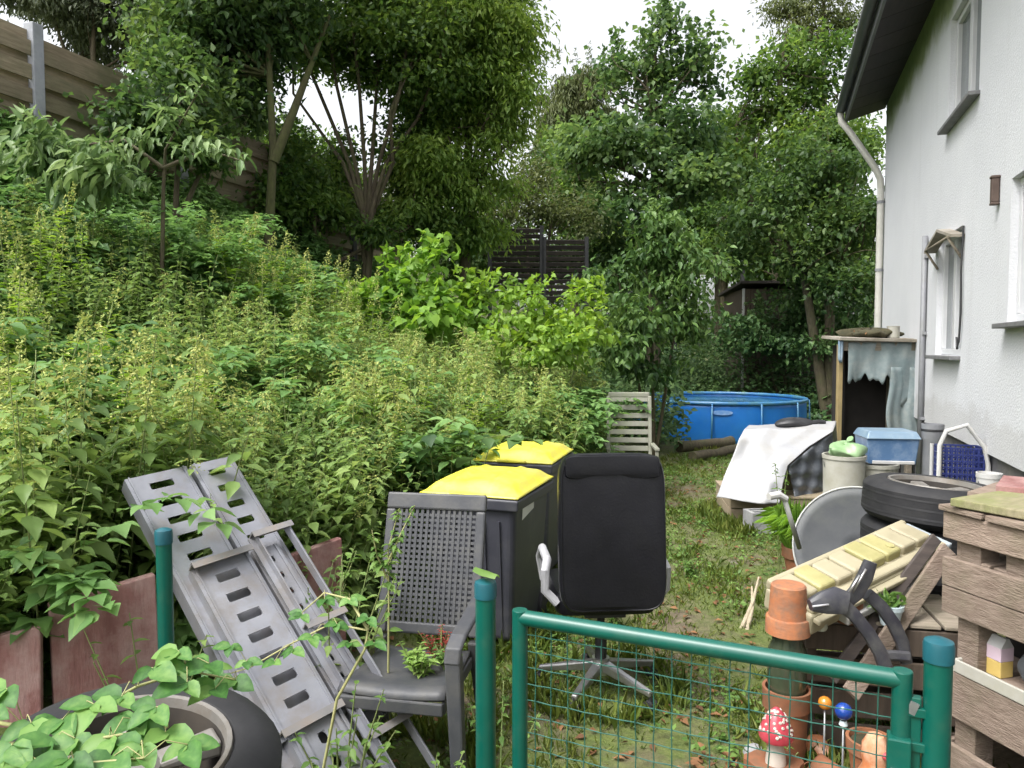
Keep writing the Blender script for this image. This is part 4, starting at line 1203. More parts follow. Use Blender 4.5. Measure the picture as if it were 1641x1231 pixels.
for ox, oy, orr in ((PLX, PLY, .05), (PRX, PRY, .05), (-.45, 3.0, .3), (.46, 3.75, .34), (-.13, 4.6, .38), (.1, 5.7, .38), (1.17, 2.98, .12), (1.6, 3.28, .4), (1.7, 2.5, .45), (2.2, 3.85, .36), (2.65, 7.6, .6), (1.0, 8.2, .35), (2.1, 6.98, .15)):
    m_ = int(60 + 200 * orr); a_ = rng.uniform(0, 6.28, m_); q_ = orr * rng.uniform(.9, 1.25, m_)
    X_ = ox + q_ * np.cos(a_); Yy_ = oy + q_ * np.sin(a_)
    pos = np.repeat(np.stack([X_, Yy_, terrain(X_, Yy_) - .005], -1), 4, 0) + rng.normal(size=(m_ * 4, 3)) * np.array([.015, .015, 0])
    cl.leaves(pos, rng.normal(size=(m_ * 4, 3)) * np.array([.45, .45, .1]) + np.array([0, 0, 1.0]), rng.normal(size=(m_ * 4, 3)), rng.uniform(.05, .16, m_ * 4), .09, 'far', 0)
n = 2400                                            # dead leaves
yy = rng.uniform(2.2, 11, n); xx = rng.uniform(-1.0, 3.6, n)
keep = (slope_s(xx, yy) < .05) & (xx < HC + .35 * yy - .05)
xx, yy = xx[keep], yy[keep]; n = len(xx)
cl.leaves(np.stack([xx, yy, terrain(xx, yy) + .012], -1), rng.normal(size=(n, 3)) * np.array([1, 1, .15]), np.array([[0, 0, 1.0]]) + rng.normal(size=(n, 3)) * .25, rng.uniform(.03, .07, n), .55, 'far', 2)
n = 420
xx = rng.uniform(.75, 1.75, n); yy = rng.uniform(2.35, 3.1, n)
cl.leaves(np.stack([xx, yy, terrain(xx, yy) + rng.uniform(.005, .03, n)], -1), rng.normal(size=(n, 3)) * np.array([1, 1, .3]), np.array([[0, 0, 1.0]]) + rng.normal(size=(n, 3)) * .4, rng.uniform(.03, .08, n), .6, 'far', 2)
grass = cl.build('grass', [L_['grass'], L_['weed'], L_['dead']])
tag(grass, 'patchy grass, clover and fallen leaves on the trodden path', 'grass'); grass['kind'] = 'stuff'
# ================================================================== gate and posts
PL = Vector((P(778, 930, 2.25).x, 2.25, 0)); PR = Vector((P(1505, 1020, 1.75).x, 1.75, 0))
gd = (PR - PL).normalized(); ga = math.atan2(gd.y, gd.x)
def green_post(loc, h, label, r=.031):
    t = thing('gate_post', label, 'post', (loc.x, loc.y, tz(loc.x, loc.y)), 0, None)
    MB().tube([(0, 0, -.1), (0, 0, h - .02)], r, 20).build('tube', M_['green'], t)
    MB().lathe([(r + .003, h - .05), (r + .0035, h - .012), (r + .001, h - .002), (r * .6, h + .004), (.001, h + .006)], 20, cap0=True).build('cap', M_['greencap'], t)
    return t
lp = green_post(PL, 1.05, 'round green metal post with blue-green cap beside the grey plastic chair')
rp = green_post(PR, 1.065, 'round green metal post carrying the gate latch in front of the pallet wood')
sp = P(262, 850, 2.62)
green_post(Vector((sp.x, sp.y, 0)), sp.z, 'slim green metal post standing in front of the leaning steel ramps', .027)
mb = MB().grid(lambda u, v: (.05 * (u - .5) * (1 - abs(v - .5)), .09 * (v - .5), .012 * math.sin(u * 3.1)), 4, 6)
o = mb.build('fallen_leaf', L_['weed']); o.location = (PL.x + .002, PL.y - .01, 1.062); o.rotation_euler = (.08, .1, .9)
tag(o, 'small green leaf lying on the cap of the post beside the grey chair', 'leaf')
g0 = PL + gd * .115; g1 = PR - gd * .075
GW = (g1 - g0).length; GZ = .945; GB = .10
gate = thing('garden_gate', 'low green metal gate with wire mesh infill', 'gate', (g0.x, g0.y, 0), ga)
r = .0235
def stile(x, z0, z1):
    return MB().tube([(x, 0, z0), (x, 0, z1)], r, 18)
stile(0, GB - .05, GZ + r).build('stile', M_['green'], gate, bev=.003)
stile(GW, GB - .05, GZ + r).build('stile', M_['green'], gate, bev=.003)
MB().tube([(-r * .2, 0, GZ), (GW + r * .2, 0, GZ)], r * .985, 18).build('top_rail', M_['green'], gate, bev=.003)
MB().tube([(0, 0, GB), (GW, 0, GB)], r * .985, 18).build('bottom_rail', M_['green'], gate)
nvw = int((GW - .05) / .05)
for i in range(1, nvw + 1):
    x = i * GW / (nvw + 1)
    amp = .0025
    MB().tube([(x + random.uniform(-.002, .002), amp * (-1) ** (j + i), GB + (GZ - GB) * j / 17) for j in range(18)], .0017, 6).build('wire', M_['wire'], gate)
for j in range(1, 17):
    z = GB + (GZ - GB) * j / 17
    MB().tube([(GW * i / (nvw + 1), amp * (-1) ** (j + i + 1), z) for i in range(nvw + 2)], .0017, 6).build('wire', M_['wire'], gate)
# latch side
mb = MB().box((GW - .005, -.012, .70), (.052, .05, .22))
lock = mb.build('lock_case', M_['green'], gate, bev=.004)
MB().box((GW - .005, -.040, .66), (.035, .004, .16)).build('lock_plate', M_['zinc'], lock, bev=.001)
MB().tube([(GW - .005, -.043, .72), (GW - .005, -.085, .72), (GW - .03, -.088, .715), (GW - .11, -.088, .71)], .008, 10).build('handle', M_['blackplastic'], lock)
MB().tube([(GW - .005, -.041, .64), (GW - .005, -.046, .64)], .010, 12).build('keyhole', M_['blackplastic'], lock)
# strike rail on the right post
t = rp
dx = -gd * .048
mb = MB().box((dx.x, dx.y, .66), (.03, .022, .52), rot=(0, 0, ga))
mb.build('strike_bar', M_['green'], t, bev=.003)
for z in (.885, .80, .66, .46):
    MB().box((dx.x * .9, dx.y * .9 - .008, z), (.062, .02, .022), rot=(0, 0, ga)).build('strike_tab', M_['green'], t, bev=.002)
mb = MB().box((dx.x * 1.35, dx.y * 1.35 - .012, .73), (.012, .014, .10), rot=(0, 0, ga)).box((dx.x * 1.2, dx.y * 1.2 - .012, .895), (.02, .014, .03), rot=(0, R(20), ga))
mb.build('strike_bolt', M_['zinc'], t)

# ================================================================== grey garden chair
cx = thing('plastic_chair', 'grey plastic high-back garden chair with lattice backrest and plants on its seat', 'chair', (-.465, 2.80, tz(-.465, 2.80)), R(-11))
M = M_['chairgrey']
SW, SD, SH = .43, .45, .46
# seat (front at y=0)
mb = MB()
def seat_fn(u, v):
    x = (u - .5) * SW * (1 - .06 * v)
    y = v * SD
    z = SH + .012 * ((u - .5) * 2) ** 2 - .02 * math.sin(v * 3.1) - (.035 * (1 - v / .12) ** 2 if v < .12 else 0) - .03 * v
    return (x, y, z)
seat = MB().grid(seat_fn, 12, 16).build('seat', M, cx, solid=.014)
MB().box((0, -.004, SH - .058), (SW - .01, .016, .05)).box((-SW / 2 + .01, SD / 2, SH - .06), (.016, SD - .02, .05)).box((SW / 2 - .01, SD / 2, SH - .06), (.016, SD - .02, .05)).build('apron', M, seat, bev=.006)
# backrest: frame + lattice, leaning back
bt = R(16); BH = .68; BW0, BW1 = .44, .47
def bpt(x, h, d=0):
    return Vector((x, SD + .0 + h * math.sin(bt) + d * math.cos(bt), SH - .02 + h * math.cos(bt) - d * math.sin(bt)))
def bbox(mb, x0, x1, h0, h1, th=.022, d=0):
    q = []
    for hh in (h0, h1):
        for (x, dd) in ((x0, -th / 2 + d), (x1, -th / 2 + d), (x1, th / 2 + d), (x0, th / 2 + d)):
            q.append(bpt(x, hh, dd))
    mb.hexa(q)
back = MB()
hw = BW1 / 2
bbox(back, -hw, hw, BH - .075, BH, .030)
bbox(back, -hw, -hw + .045, .06, BH - .0755, .030); bbox(back, hw - .045, hw, .06, BH - .0755, .030)
bbox(back, -hw + .0455, hw - .0455, .06, .11, .026)
backo = back.build('backrest', M, cx, bev=.009)
lat = MB()
nc = 15
for i in range(1, nc):
    x = -hw + .045 + (BW1 - .09) * i / nc
    bbox(lat, x - .0062, x + .0062, .108, BH - .073, .012)
nr = 21
for j in range(1, nr):
    h = .11 + (BH - .185) * j / nr
    bbox(lat, -hw + .043, hw - .043, h - .0062, h + .0062, .012, .003)
lat.build('back_lattice', M, backo)
for s in (1, -1):
    x = s * (SW / 2 + .035)
    arm = MB()
    pth = [(x, SD + .10, SH + .235), (x, SD - .1, SH + .225), (x * 1.02, SD * .45, SH + .215), (x * 1.02, .05, SH + .205), (x * 1.01, -.005, SH + .18), (x * 1.0, -.02, SH + .13)]
    prof = [(-.03, -.008), (.03, -.008), (.034, .002), (.026, .012), (-.026, .012), (-.034, .002)]
    vs = []; fs = []
    for i, p in enumerate(pth):
        up = Vector((0, 0, 1)) if i < 4 else Vector((0, -.8, .5)).normalized()
        if i == 5: up = Vector((0, -1, .1)).normalized()
        for a_, b_ in prof: vs.append(Vector(p) + Vector((a_, 0, 0)) + up * b_)
    m6 = len(prof)
    for i in range(len(pth) - 1):
        for j in range(m6): fs.append((i * m6 + j, i * m6 + (j + 1) % m6, (i + 1) * m6 + (j + 1) % m6, (i + 1) * m6 + j))
    fs += [tuple(range(m6 - 1, -1, -1)), tuple(range((len(pth) - 1) * m6, len(pth) * m6))]
    arm.add(vs, fs, 0, False)
    if s > 0: arm.build('armrest', M, cx, bev=.006)
    # front leg runs from the arm to the ground
    for (xa, ya, za, xb, yb, wd) in ((x if s > 0 else -SW / 2 + .02, .0 if s > 0 else .03, SH + (.15 if s > 0 else -.03), s * (SW / 2 + .075), -.045, .062), (s * (SW / 2 - .0), SD + .02, SH + .02, s * (SW / 2 + .02), SD + .13, .055)):
        q = []
        for (X, Y, Z, k) in ((xb, yb, .0, .75), (xa, ya, za, 1.0)):
            for ax_, ay_ in ((-1, -1), (1, -1), (1, 1), (-1, 1)):
                q.append((X + ax_ * wd / 2 * k, Y + ay_ * .026, Z))
        MB().hexa(q).build('leg', M, cx, bev=.008)
# joins of arm to backrest
for s in (1,):
    MB().hexa([bpt(s * hw - s * .01 + d_, h_, e_) for h_ in (.20, .27) for d_, e_ in ((-.02, -.02), (.02, -.02), (.02, .02), (-.02, .02))]).build('arm_joint', M, cx, bev=.005)

# ================================================================== office chair
oc = thing('office_chair', 'black leather swivel office chair with its back turned, beside the yellow-lidded bins', 'office chair', (.46, 3.62, tz(.46, 3.62)), R(4))
def cushion(w, h, t, n=3.2, nu=28, nv=10):
    mb = MB()
    vs = []; fs = []
    K = 40
    rings = [(-.5, .90), (-.46, .975), (-.3, 1.0), (0, 1.0), (.3, 1.0), (.46, .975), (.5, .90)]
    for d, s in rings:
        for k in range(K):
            a = 2 * math.pi * k / K
            c, s2 = math.cos(a), math.sin(a)
            ex = 2 / 7.0
            X = math.copysign(abs(c) ** ex, c) * w / 2 * s
            Z = math.copysign(abs(s2) ** ex, s2) * h / 2 * (1 - (1 - s) * w / h)
            vs.append((X, d * t, Z))
    for i in range(len(rings) - 1):
        for k in range(K): fs.append((i * K + k, i * K + (k + 1) % K, (i + 1) * K + (k + 1) % K, (i + 1) * K + k))
    mb.add(vs, fs, 0, True)
    mb.add(vs[:K], [tuple(range(K))], 0, True); mb.add(vs[-K:], [tuple(range(K))], 0, True)
    return mb
Mb = Matrix.Translation((0, -.13, .875)) @ Matrix.Rotation(R(-6), 4, 'X')
mb = cushion(.505, .74, .10)
mb.v = [Mb @ (p + Vector((0, .035 * (1 - (2 * p.x / .5) ** 2), 0))) for p in mb.v]
ob = mb.build('backrest', M_['leather'], oc)
rim_pts = []
for k in range(48):
    a = 2 * math.pi * k / 48
    ex = 2 / 7.0
    c, s2 = math.cos(a), math.sin(a)
    rim_pts.append(Mb @ Vector((math.copysign(abs(c) ** ex, c) * .243, -.048 + .035 * (1 - (2 * math.copysign(abs(c) ** ex, c) * .243 / .5) ** 2), math.copysign(abs(s2) ** ex, s2) * .362)))
MB().tube(rim_pts, .0035, 6, closed=True).build('piping', M_['leather'], ob)
mb = cushion(.455, .115, .105)
mb.v = [Mb @ (p + Vector((0, -.012 + .03 * (1 - (2 * p.x / .5) ** 2), .305))) for p in mb.v]
mb.build('head_roll', M_['leather'], oc)
mb = cushion(.50, .46, .11); Ms = Matrix.Translation((0, .17, .50)) @ Matrix.Rotation(R(90), 4, 'X'); mb.v = [Ms @ p for p in mb.v]
mb.build('seat', M_['leather'], oc)
for s in (-1, 1):
    MB().tube([(s * .24, -.02, .50), (s * .30, .0, .56), (s * .30, -.01, .66), (s * .285, .04, .70), (s * .285, .26, .70), (s * .29, .33, .64), (s * .27, .33, .52), (s * .23, .30, .47)], .022, 10).build('armrest', M_['silverplastic'], oc)
MB().tube([(0, .12, .15), (0, .12, .30)], .03, 14).tube([(0, .12, .30), (0, .12, .45)], .02, 14).box((0, .12, .44), (.2, .24, .05)).build('gas_column', M_['blackplastic'], oc)
MB().tube([(0, .12, .09), (0, .12, .17)], .045, 16).build('hub', M_['chrome'], oc)
for k in range(5):
    a = R(20 + 72 * k)
    d = Vector((math.cos(a), math.sin(a), 0)); e = Vector((-d.y, d.x, 0))
    c0 = Vector((0, .12, .135)) + d * .03; c1 = Vector((0, .12, .085)) + d * .32
    q = [c0 - e * .024 - Vector((0, 0, .03)), c0 + e * .024 - Vector((0, 0, .03)), c1 + e * .015 - Vector((0, 0, .012)), c1 - e * .015 - Vector((0, 0, .012)),
         c0 - e * .024 + Vector((0, 0, .022)), c0 + e * .024 + Vector((0, 0, .022)), c1 + e * .015 + Vector((0, 0, .014)), c1 - e * .015 + Vector((0, 0, .014))]
    leg = MB().hexa(q).build('leg', M_['chrome'], oc, bev=.007)
    f = Vector((0, .12, .03)) + d * .315
    mb = MB()
    for s in (-1, 1): mb.tube([f + e * s * .008, f + e * s * .026], .028, 14)
    mb.tube([f + Vector((0, 0, .0)), f + Vector((0, 0, .06))], .007, 8)
    mb.build('caster', M_['blackplastic'], leg)

# ================================================================== wheelie bins
def bin_(loc, rot, label, sticker):
    t = thing('wheelie_bin', label, 'bin', (loc[0], loc[1], tz(*loc)), rot, 'yellow-lidded wheelie bins')
    w0, w1, d0, d1, H = .48, .56, .55, .68, .895
    mb = MB().hexa([(-w0 / 2, -d0 / 2, .05), (w0 / 2, -d0 / 2, .05), (w0 / 2, d0 / 2, .05), (-w0 / 2, d0 / 2, .05), (-w1 / 2, -d1 / 2, H), (w1 / 2, -d1 / 2, H), (w1 / 2, d1 / 2, H), (-w1 / 2, d1 / 2, H)])
    body = mb.build('body', M_['binbody'], t, bev=.04, seg=4)
    rim = MB()
    rim.hexa([(-w1 / 2 - .025, -d1 / 2 - .025, H - .055), (w1 / 2 + .025, -d1 / 2 - .025, H - .055), (w1 / 2 + .025, d1 / 2 + .02, H - .055), (-w1 / 2 - .025, d1 / 2 + .02, H - .055),
              (-w1 / 2 - .03, -d1 / 2 - .03, H + .012), (w1 / 2 + .03, -d1 / 2 - .03, H + .012), (w1 / 2 + .03, d1 / 2 + .02, H + .012), (-w1 / 2 - .03, d1 / 2 + .02, H + .012)])
    rim.build('rim', M_['binbody'], t, bev=.012, seg=3)
    for s in (-1, 1):
        MB().tube([(s * .27, d0 / 2 + .03, .10), (s * .22, d0 / 2 + .03, .10)], .10, 20).build('wheel', M_['rubber'], t, bev=.01)
    MB().tube([(-.2, d1 / 2 + .09, H - .01), (.2, d1 / 2 + .09, H - .01)], .015, 10).box((-.2, d1 / 2 + .05, H - .02), (.03, .1, .05)).box((.2, d1 / 2 + .05, H - .02), (.03, .1, .05)).build('handle', M_['binbody'], t)
    for k in range(5):
        x = -.18 + k * .09
        MB().hexa([(x - .008, -d0 / 2 - .012, .12), (x + .008, -d0 / 2 - .012, .12), (x + .008, -d0 / 2 + .02, .12), (x - .008, -d0 / 2 + .02, .12), (x - .008, -d1 / 2 - .006, H - .12), (x + .008, -d1 / 2 - .006, H - .12), (x + .008, -d1 / 2 + .03, H - .12), (x - .008, -d1 / 2 + .03, H - .12)]).build('rib', M_['binbody'], body)
    def lidf(u, v):
        x = (u - .5) * (w1 + .05); y = (v - .5) * (d1 + .04)
        e = max(abs(u - .5), abs(v - .5)) * 2
        z = H + .02 + .055 * (1 - sstep(.70, 1.0, e)) + .018 * (1 - ((u - .5) * 2) ** 2) * (1 - ((v - .5) * 2) ** 2) + .012 * v
        for uu in (.3, .7): z += .014 * math.exp(-((u - uu) / .03) ** 2) * (1 - sstep(.6, .9, e))
        return (x, y, z)
    lid = MB().grid(lidf, 36, 36).build('lid', M_['binlid'], t, solid=.008)
    MB().box((0, -d1 / 2 - .02, H + .028), (.22, .03, .02)).build('lid_grip', M_['binlid'], lid, bev=.006)
    if sticker:
        y0, y1 = -.20, .02
        def sx(z): return w0 / 2 + (w1 - w0) / 2 * (z - .05) / (H - .05) + .003
        MB().add([(sx(.76), y0, .76), (sx(.76), y1, .79), (sx(.84), y1, .86), (sx(.83), y0, .83)], [(0, 1, 2, 3)]).build('sticker', M_['sticker'], body)
    return t
bin_((-.135, 4.60), R(-19.5), 'wheelie bin with clean yellow lid standing right behind the grey plastic chair', True)
bin_((.10, 5.75), R(-17), 'wheelie bin with yellow lid half overhung by nettle leaves, behind the other bin', False)

# ================================================================== slatted beige chair
sc_ = P(1008, 700, 8.3)
fc = thing('slatted_chair', 'beige plastic chair with horizontal back slats beyond the office chair', 'chair', (sc_.x, 8.05, tz(sc_.x, 8.05)), R(-4))
for s in (-1, 1):
    MB().hexa([(s * .235 - .02, .36, .40), (s * .235 + .02, .36, .40), (s * .235 + .02, .40, .40), (s * .235 - .02, .40, .40), (s * .235 - .02, .50, 1.2), (s * .235 + .02, .50, 1.2), (s * .235 + .02, .54, 1.2), (s * .235 - .02, .54, 1.2)]).build('back_post', M_['beigechair'], fc, bev=.008)
    for yy_, zz_ in ((-.02, .45), (.42, .45)):
        MB().box((s * .22, yy_, zz_ / 2), (.04, .04, zz_)).build('leg', M_['beigechair'], fc, bev=.006)
    MB().box((s * .26, .2, .66), (.05, .5, .03)).build('armrest', M_['beigechair'], fc, bev=.006)
    MB().box((s * .26, -.02, .55), (.035, .035, .22)).build('arm_support', M_['beigechair'], fc, bev=.005)
for j in range(8):
    z = .52 + j * .092
    y = .36 + (z - .40) * .175 + .02
    MB().box((0, y, z), (.43, .016, .058), rot=(R(-10), 0, 0)).build('slat', M_['beigechair'], fc, bev=.004)
def arch(u, v):
    x = (u - .5) * .47
    return (x, .52 + .01 * v, 1.19 + v * (.05 - .05 * (2 * u - 1) ** 2 * .6))
MB().box((0, .52, 1.215), (.47, .03, .06)).build('top_rail', M_['beigechair'], fc, bev=.012)
for j in range(5):
    MB().box((0, .0 + j * .085, .455), (.43, .065, .02)).build('seat_slat', M_['beigechair'], fc, bev=.004)

# ================================================================== pool
pc = P(1152, 660, 15.3)
PRD = 1.66
pool = thing('frame_pool', 'round blue above-ground frame pool beside the ivy scrub', 'pool', (pc.x, pc.y, tz(pc.x, pc.y)))
PH = .72
def liner(u, v):
    a = 2 * math.pi * u
    rr = PRD + .03 * math.sin(math.pi * v) * (.5 + .5 * abs(math.cos(a * 6))) - .02 * (1 - v)
    return (rr * math.cos(a), rr * math.sin(a), -.05 + v * (PH + .05))
MB().grid(liner, 96, 8).build('liner', M_['poolblue'], pool, solid=.006)
ring = [(1.0 * (PRD + .01) * math.cos(2 * math.pi * k / 48), (PRD + .01) * math.sin(2 * math.pi * k / 48), PH) for k in range(48)]
MB().tube(ring, .035, 10, closed=True).build('top_rail', M_['poolrim'], pool)
for k in range(12):
    a = 2 * math.pi * (k + .35) / 12
    p = Vector(((PRD + .055) * math.cos(a), (PRD + .055) * math.sin(a), 0))
    leg = MB().tube([p * 1.02 + Vector((0, 0, -.05)), p + Vector((0, 0, PH))], .016, 8).build('leg', M_['poolrim'], pool)
    b0 = R(8)
    MB().tube([((PRD + .01) * math.cos(a + q), (PRD + .01) * math.sin(a + q), PH) for q in (-b0 * .5, 0, b0 * .5)], .038, 10).build('rail_joint', M_['poolrim'], leg)
MB().lathe([(.001, PH - .06), (PRD - .01, PH - .06)], 48).build('water', M_['water'], pool)
def prn(u, v):
    a = R(-110 + 13 * u)
    return ((PRD + .036) * math.cos(a), (PRD + .036) * math.sin(a), .50 + v * .16)
MB().grid(lambda u, v: prn(u, .35 + (v - .5) * .55 * math.sqrt(max(0, 1 - (2 * u - 1) ** 2))), 20, 2).build('print', M_['poolprint'], pool)
# rough logs lying in front of the pool
for k, (a, b_, rr) in enumerate((((1088, 725, 11.6), (1172, 715, 12.2), .09), ((1110, 742, 10.6), (1180, 726, 11.4), .075))):
    A = G(a[0], a[1]); B = G(b_[0], b_[1])
    A = Vector((A.x, A.y, tz(A.x, A.y) + rr * .9)); B = Vector((B.x, B.y, tz(B.x, B.y) + rr * .9))
    pts = [A.lerp(B, i / 6) + Vector((0, random.uniform(-.02, .02), random.uniform(-.012, .012))) for i in range(7)]
    o = MB().tube(pts, [rr * random.uniform(.9, 1.1) for _ in range(7)], 12).build('log', M_['bark'])
    tag(o, ['thick brown log on the ground just in front of the pool', 'thinner dark log lying between the thick log and the white tarpaulin'][k], 'log')

# ================================================================== steel ramps leaning on the bank
A0 = P(250, 758, 3.30)
B0 = Vector((-.50, 2.50, .0)); B0.z = tz(B0.x, B0.y)
ax = (B0 - A0); RL = ax.length; ax.normalize()
w_ = Vector((.84, .9, .1)); w_ = (w_ - ax * w_.dot(ax)).normalized()
n_ = ax.cross(w_)
if n_.dot(Vector((0, 0, CAM_Z)) - A0) < 0: n_ = -n_
def ramp_mat(off_w, off_n, off_a):
    o = A0 + w_ * off_w + n_ * off_n + ax * off_a
    return Matrix(((w_.x, ax.x, n_.x, o.x), (w_.y, ax.y, n_.y, o.y), (w_.z, ax.z, n_.z, o.z), (0, 0, 0, 1)))
def perforated(mb, M, W, L, slot_w, slot_h, pitch, start, fl=.07, th=.004, margin=0.0):
    """channel: face in local xy, x across, y down its length, z towards the viewer"""
    mb.box((-(W / 2 + slot_w / 2) / 2 , L / 2, 0), (W / 2 - slot_w / 2, L, th), M=M)
    mb.box(((W / 2 + slot_w / 2) / 2, L / 2, 0), (W / 2 - slot_w / 2, L, th), M=M)
    y = 0.0; k = start
    edges = [0.0]
    while k + slot_h < L - .02:
        edges += [k, k + slot_h]; k += pitch
    edges.append(L)
    for a, b in zip(edges[0::2], edges[1::2]):
        if b - a > .002: mb.box((0, (a + b) / 2, 0), (slot_w + .001, b - a, th * .98), M=M)
    for a, b in zip(edges[1::2], edges[2::2]):          # rounded slot corners
        for sx in (-1, 1):
            for (yy_, sy) in ((a, 1), (b, -1)):
                x0 = sx * slot_w / 2; rr = slot_h * .38
                pts = [(x0, yy_, 0)] + [(x0 - sx * rr * (1 - math.sin(q)), yy_ + sy * rr * (1 - math.cos(q)), 0) for q in (0, .52, 1.05, 1.57)]
                pts = [(x0, yy_, -.0015)] + [(x0 - sx * rr + sx * rr * math.sin(q), yy_ + sy * (rr - rr * math.cos(q)), -.0015) for q in (0, .4, .8, 1.2, 1.57)]
                mb.add(pts, [tuple(range(len(pts)))], 0, False, M)
    for sx in (-1, 1):
        mb.box((sx * (W / 2 - th / 2), L / 2, -fl / 2 - th / 2), (th, L, fl), M=M)
        mb.box((sx * (W / 2 - .016), L / 2, .006), (.006, L, .010), M=M)
def ramp(off_w, W, label, open_front):
    base = A0 + w_ * off_w + ax * RL
    t = thing('loading_ramp', label, 'ramp', (base.x, base.y, tz(base.x, base.y)), 0, 'steel loading ramps')
    mb = MB(); perforated(mb, ramp_mat(off_w, 0, 0), W, RL * .78, W * .38, .036, .098, .05)
    mb.build('upper_channel', M_['galv'], t, world=True)
    s0 = .30 if not open_front else .27
    Mf = ramp_mat(off_w + .035, .05, RL * s0)
    mb = MB(); Lf = RL * (1 - s0)
    if not open_front:
        perforated(mb, Mf, W * .92, Lf * .62, W * .36, .040, .098, .06)
        mb.build('lower_channel', M_['galv'], t, world=True)
        mb = MB(); Mg = ramp_mat(off_w + .045, .062, RL * s0 + Lf * .6)
        perforated(mb, Mg, W * .85, Lf * .40, W * .12, .045, .10, .06)
        for q in (-.28, .28): mb.box((W * q, Lf * .2, .008), (.018, Lf * .4, .012), M=Mg)
        mb.build('tail_channel', M_['galv'], t, world=True)
    else:
        for sx in (-1, 1):
            mb.box((sx * W * .44, Lf / 2, .0), (.030, Lf, .010), M=Mf)
            mb.box((sx * W * .44 - sx * .012, Lf / 2, .020), (.006, Lf, .034), M=Mf)
        mb.build('side_rail', M_['galv'], t, world=True)
        mb = MB(); perforated(mb, ramp_mat(off_w - .01, .03, RL * .30), W * .62, RL * .40, W * .16, .03, .085, .05)
        mb.build('middle_channel', M_['galv'], t, world=True)
    for y in ((.0, .60) if not open_front else (.0, .36, .74)):
        mb = MB().box((0, y * Lf, .022), (W * .96, .006, .052), M=Mf).box((0, y * Lf + .012, .046), (W * .96, .028, .005), M=Mf)
        mb.build('cross_plate', M_['galvdark'], t, world=True)
    return t
ramp(0.0, .27, 'grey perforated steel ramp with oval slots behind the slim green post', False)
ramp(.255, .20, 'grey steel ramp with open side rails next to the grey plastic chair', True)

# ================================================================== red slabs along the foot of the bank
def slab(c0, c1, z1, lean, label, h=.75):
    """c0, c1: top corners (world xy)"""
    a = Vector((c0.x, c0.y, 0)); b = Vector((c1.x, c1.y, 0))
    d = (b - a).normalized(); nn = Vector((-d.y, d.x, 0))
    t = .045
    q = []
    for (zz_, sh) in ((-.06, -lean), (z1, 0)):
        for p, k in ((a, 0), (b, 0), (b, t), (a, t)):
            q.append(Vector((p.x, p.y, zz_ + (.045 if p is b and zz_ > 0 else 0))) + nn * (k + sh))
    o = MB().hexa(q)
    ob = o.build('slab', M_['redslab'], bev=.006)
    tag(ob, label, 'slab', 'rusty red slabs at the foot of the bank')
    return ob
A = P(80, 1010, 2.72); B = P(250, 960, 2.95)
slab(A, B, .80, .10, 'large weathered red slab behind the tyre pile and slim green post')
A = P(-90, 1055, 2.55); B = P(66, 1030, 2.66)
slab(A, B, .70, .10, 'red slab half covered by nettles, left over a dark gap from the large slab')
A = P(462, 890, 3.75); B = P(548, 878, 3.95)
slab(A, B, .69, .06, 'small red-brown slab seen between the ramps and the grey chair')
A = P(395, 905, 3.45); B = P(462, 893, 3.68)
slab(A, B, .68, .05, 'orange-red slab seen through the open steel ramp')

# ================================================================== tyres
def tyre(loc, R0, W, tilt, label, rim, name='tyre', group=None, n=40):
    t = thing(name, label, 'wheel' if rim else 'tyre', loc, 0, group)
    t.rotation_euler = tilt
    ri = R0 * .64
    prof = [(ri, .012), (ri + .012, 0), (R0 * .82, -.004), (R0 * .94, .012), (R0, .035), (R0, W - .035), (R0 * .94, W - .012), (R0 * .82, W + .004), (ri + .012, W), (ri, W - .012), (ri - .004, W * .5), (ri, .012)]
    o = MB().lathe(prof, n).build('tread' if rim else 'casing', M_['rubber'], t)
    gr = MB()
    for z in (W * .28, W * .5, W * .72):
        gr.lathe([(R0 + .0015, z - .005), (R0 + .0015, z + .005)], n)
    gr.build('groove', M_['blackplastic'], o)
    if rim:
        rp_ = MB().lathe([(ri + .006, W - .006), (ri + .003, W + .004), (ri - .008, W + .003), (ri - .012, W - .02)], n)
        MB().lathe([(ri - .012, W - .02), (ri - .022, W * .6), (ri - .03, .02)], n).build('barrel', M_['rim_shade'], t)
        ro = rp_.build('rim', M_['alloy'], t)
        MB().lathe([(.001, W * .30), (ri - .03, W * .26)], n).build('shade_disc', M_['rim_shade'], t)  # dark disc standing in for the shade behind the spokes
        for k in range(5):
            a = 2 * math.pi * k / 5 + .5
            sp_ = MB()
            d = Vector((math.cos(a), math.sin(a), 0)); e = Vector((-d.y, d.x, 0))
            z0, z1 = W * .80, W * .88
            r1 = ri - .018
            vs = [d * .03 - e * .03 + Vector((0, 0, z0 - .02)), d * .03 + e * .03 + Vector((0, 0, z0 - .02)), d * r1 + e * .042 + Vector((0, 0, z1 - .035)), d * r1 - e * .042 + Vector((0, 0, z1 - .035)),
                  d * .03 - e * .026 + Vector((0, 0, z0)), d * .03 + e * .026 + Vector((0, 0, z0)), d * r1 + e * .034 + Vector((0, 0, z1)), d * r1 - e * .034 + Vector((0, 0, z1))]
            sp_.hexa(vs).build('spoke', M_['alloy'], ro, bev=.008)
        MB().lathe([(.06, W * .55), (.06, W * .80), (.045, W * .86), (.001, W * .87)], 20).build('hub_cap', M_['alloy'], ro)
    return t
wc = P(205, 1262, 1.62)
g0_ = tz(wc.x, wc.y)
TW = .20
zc = wc.z - .10
nst = 3
hstep = (zc - g0_) / nst
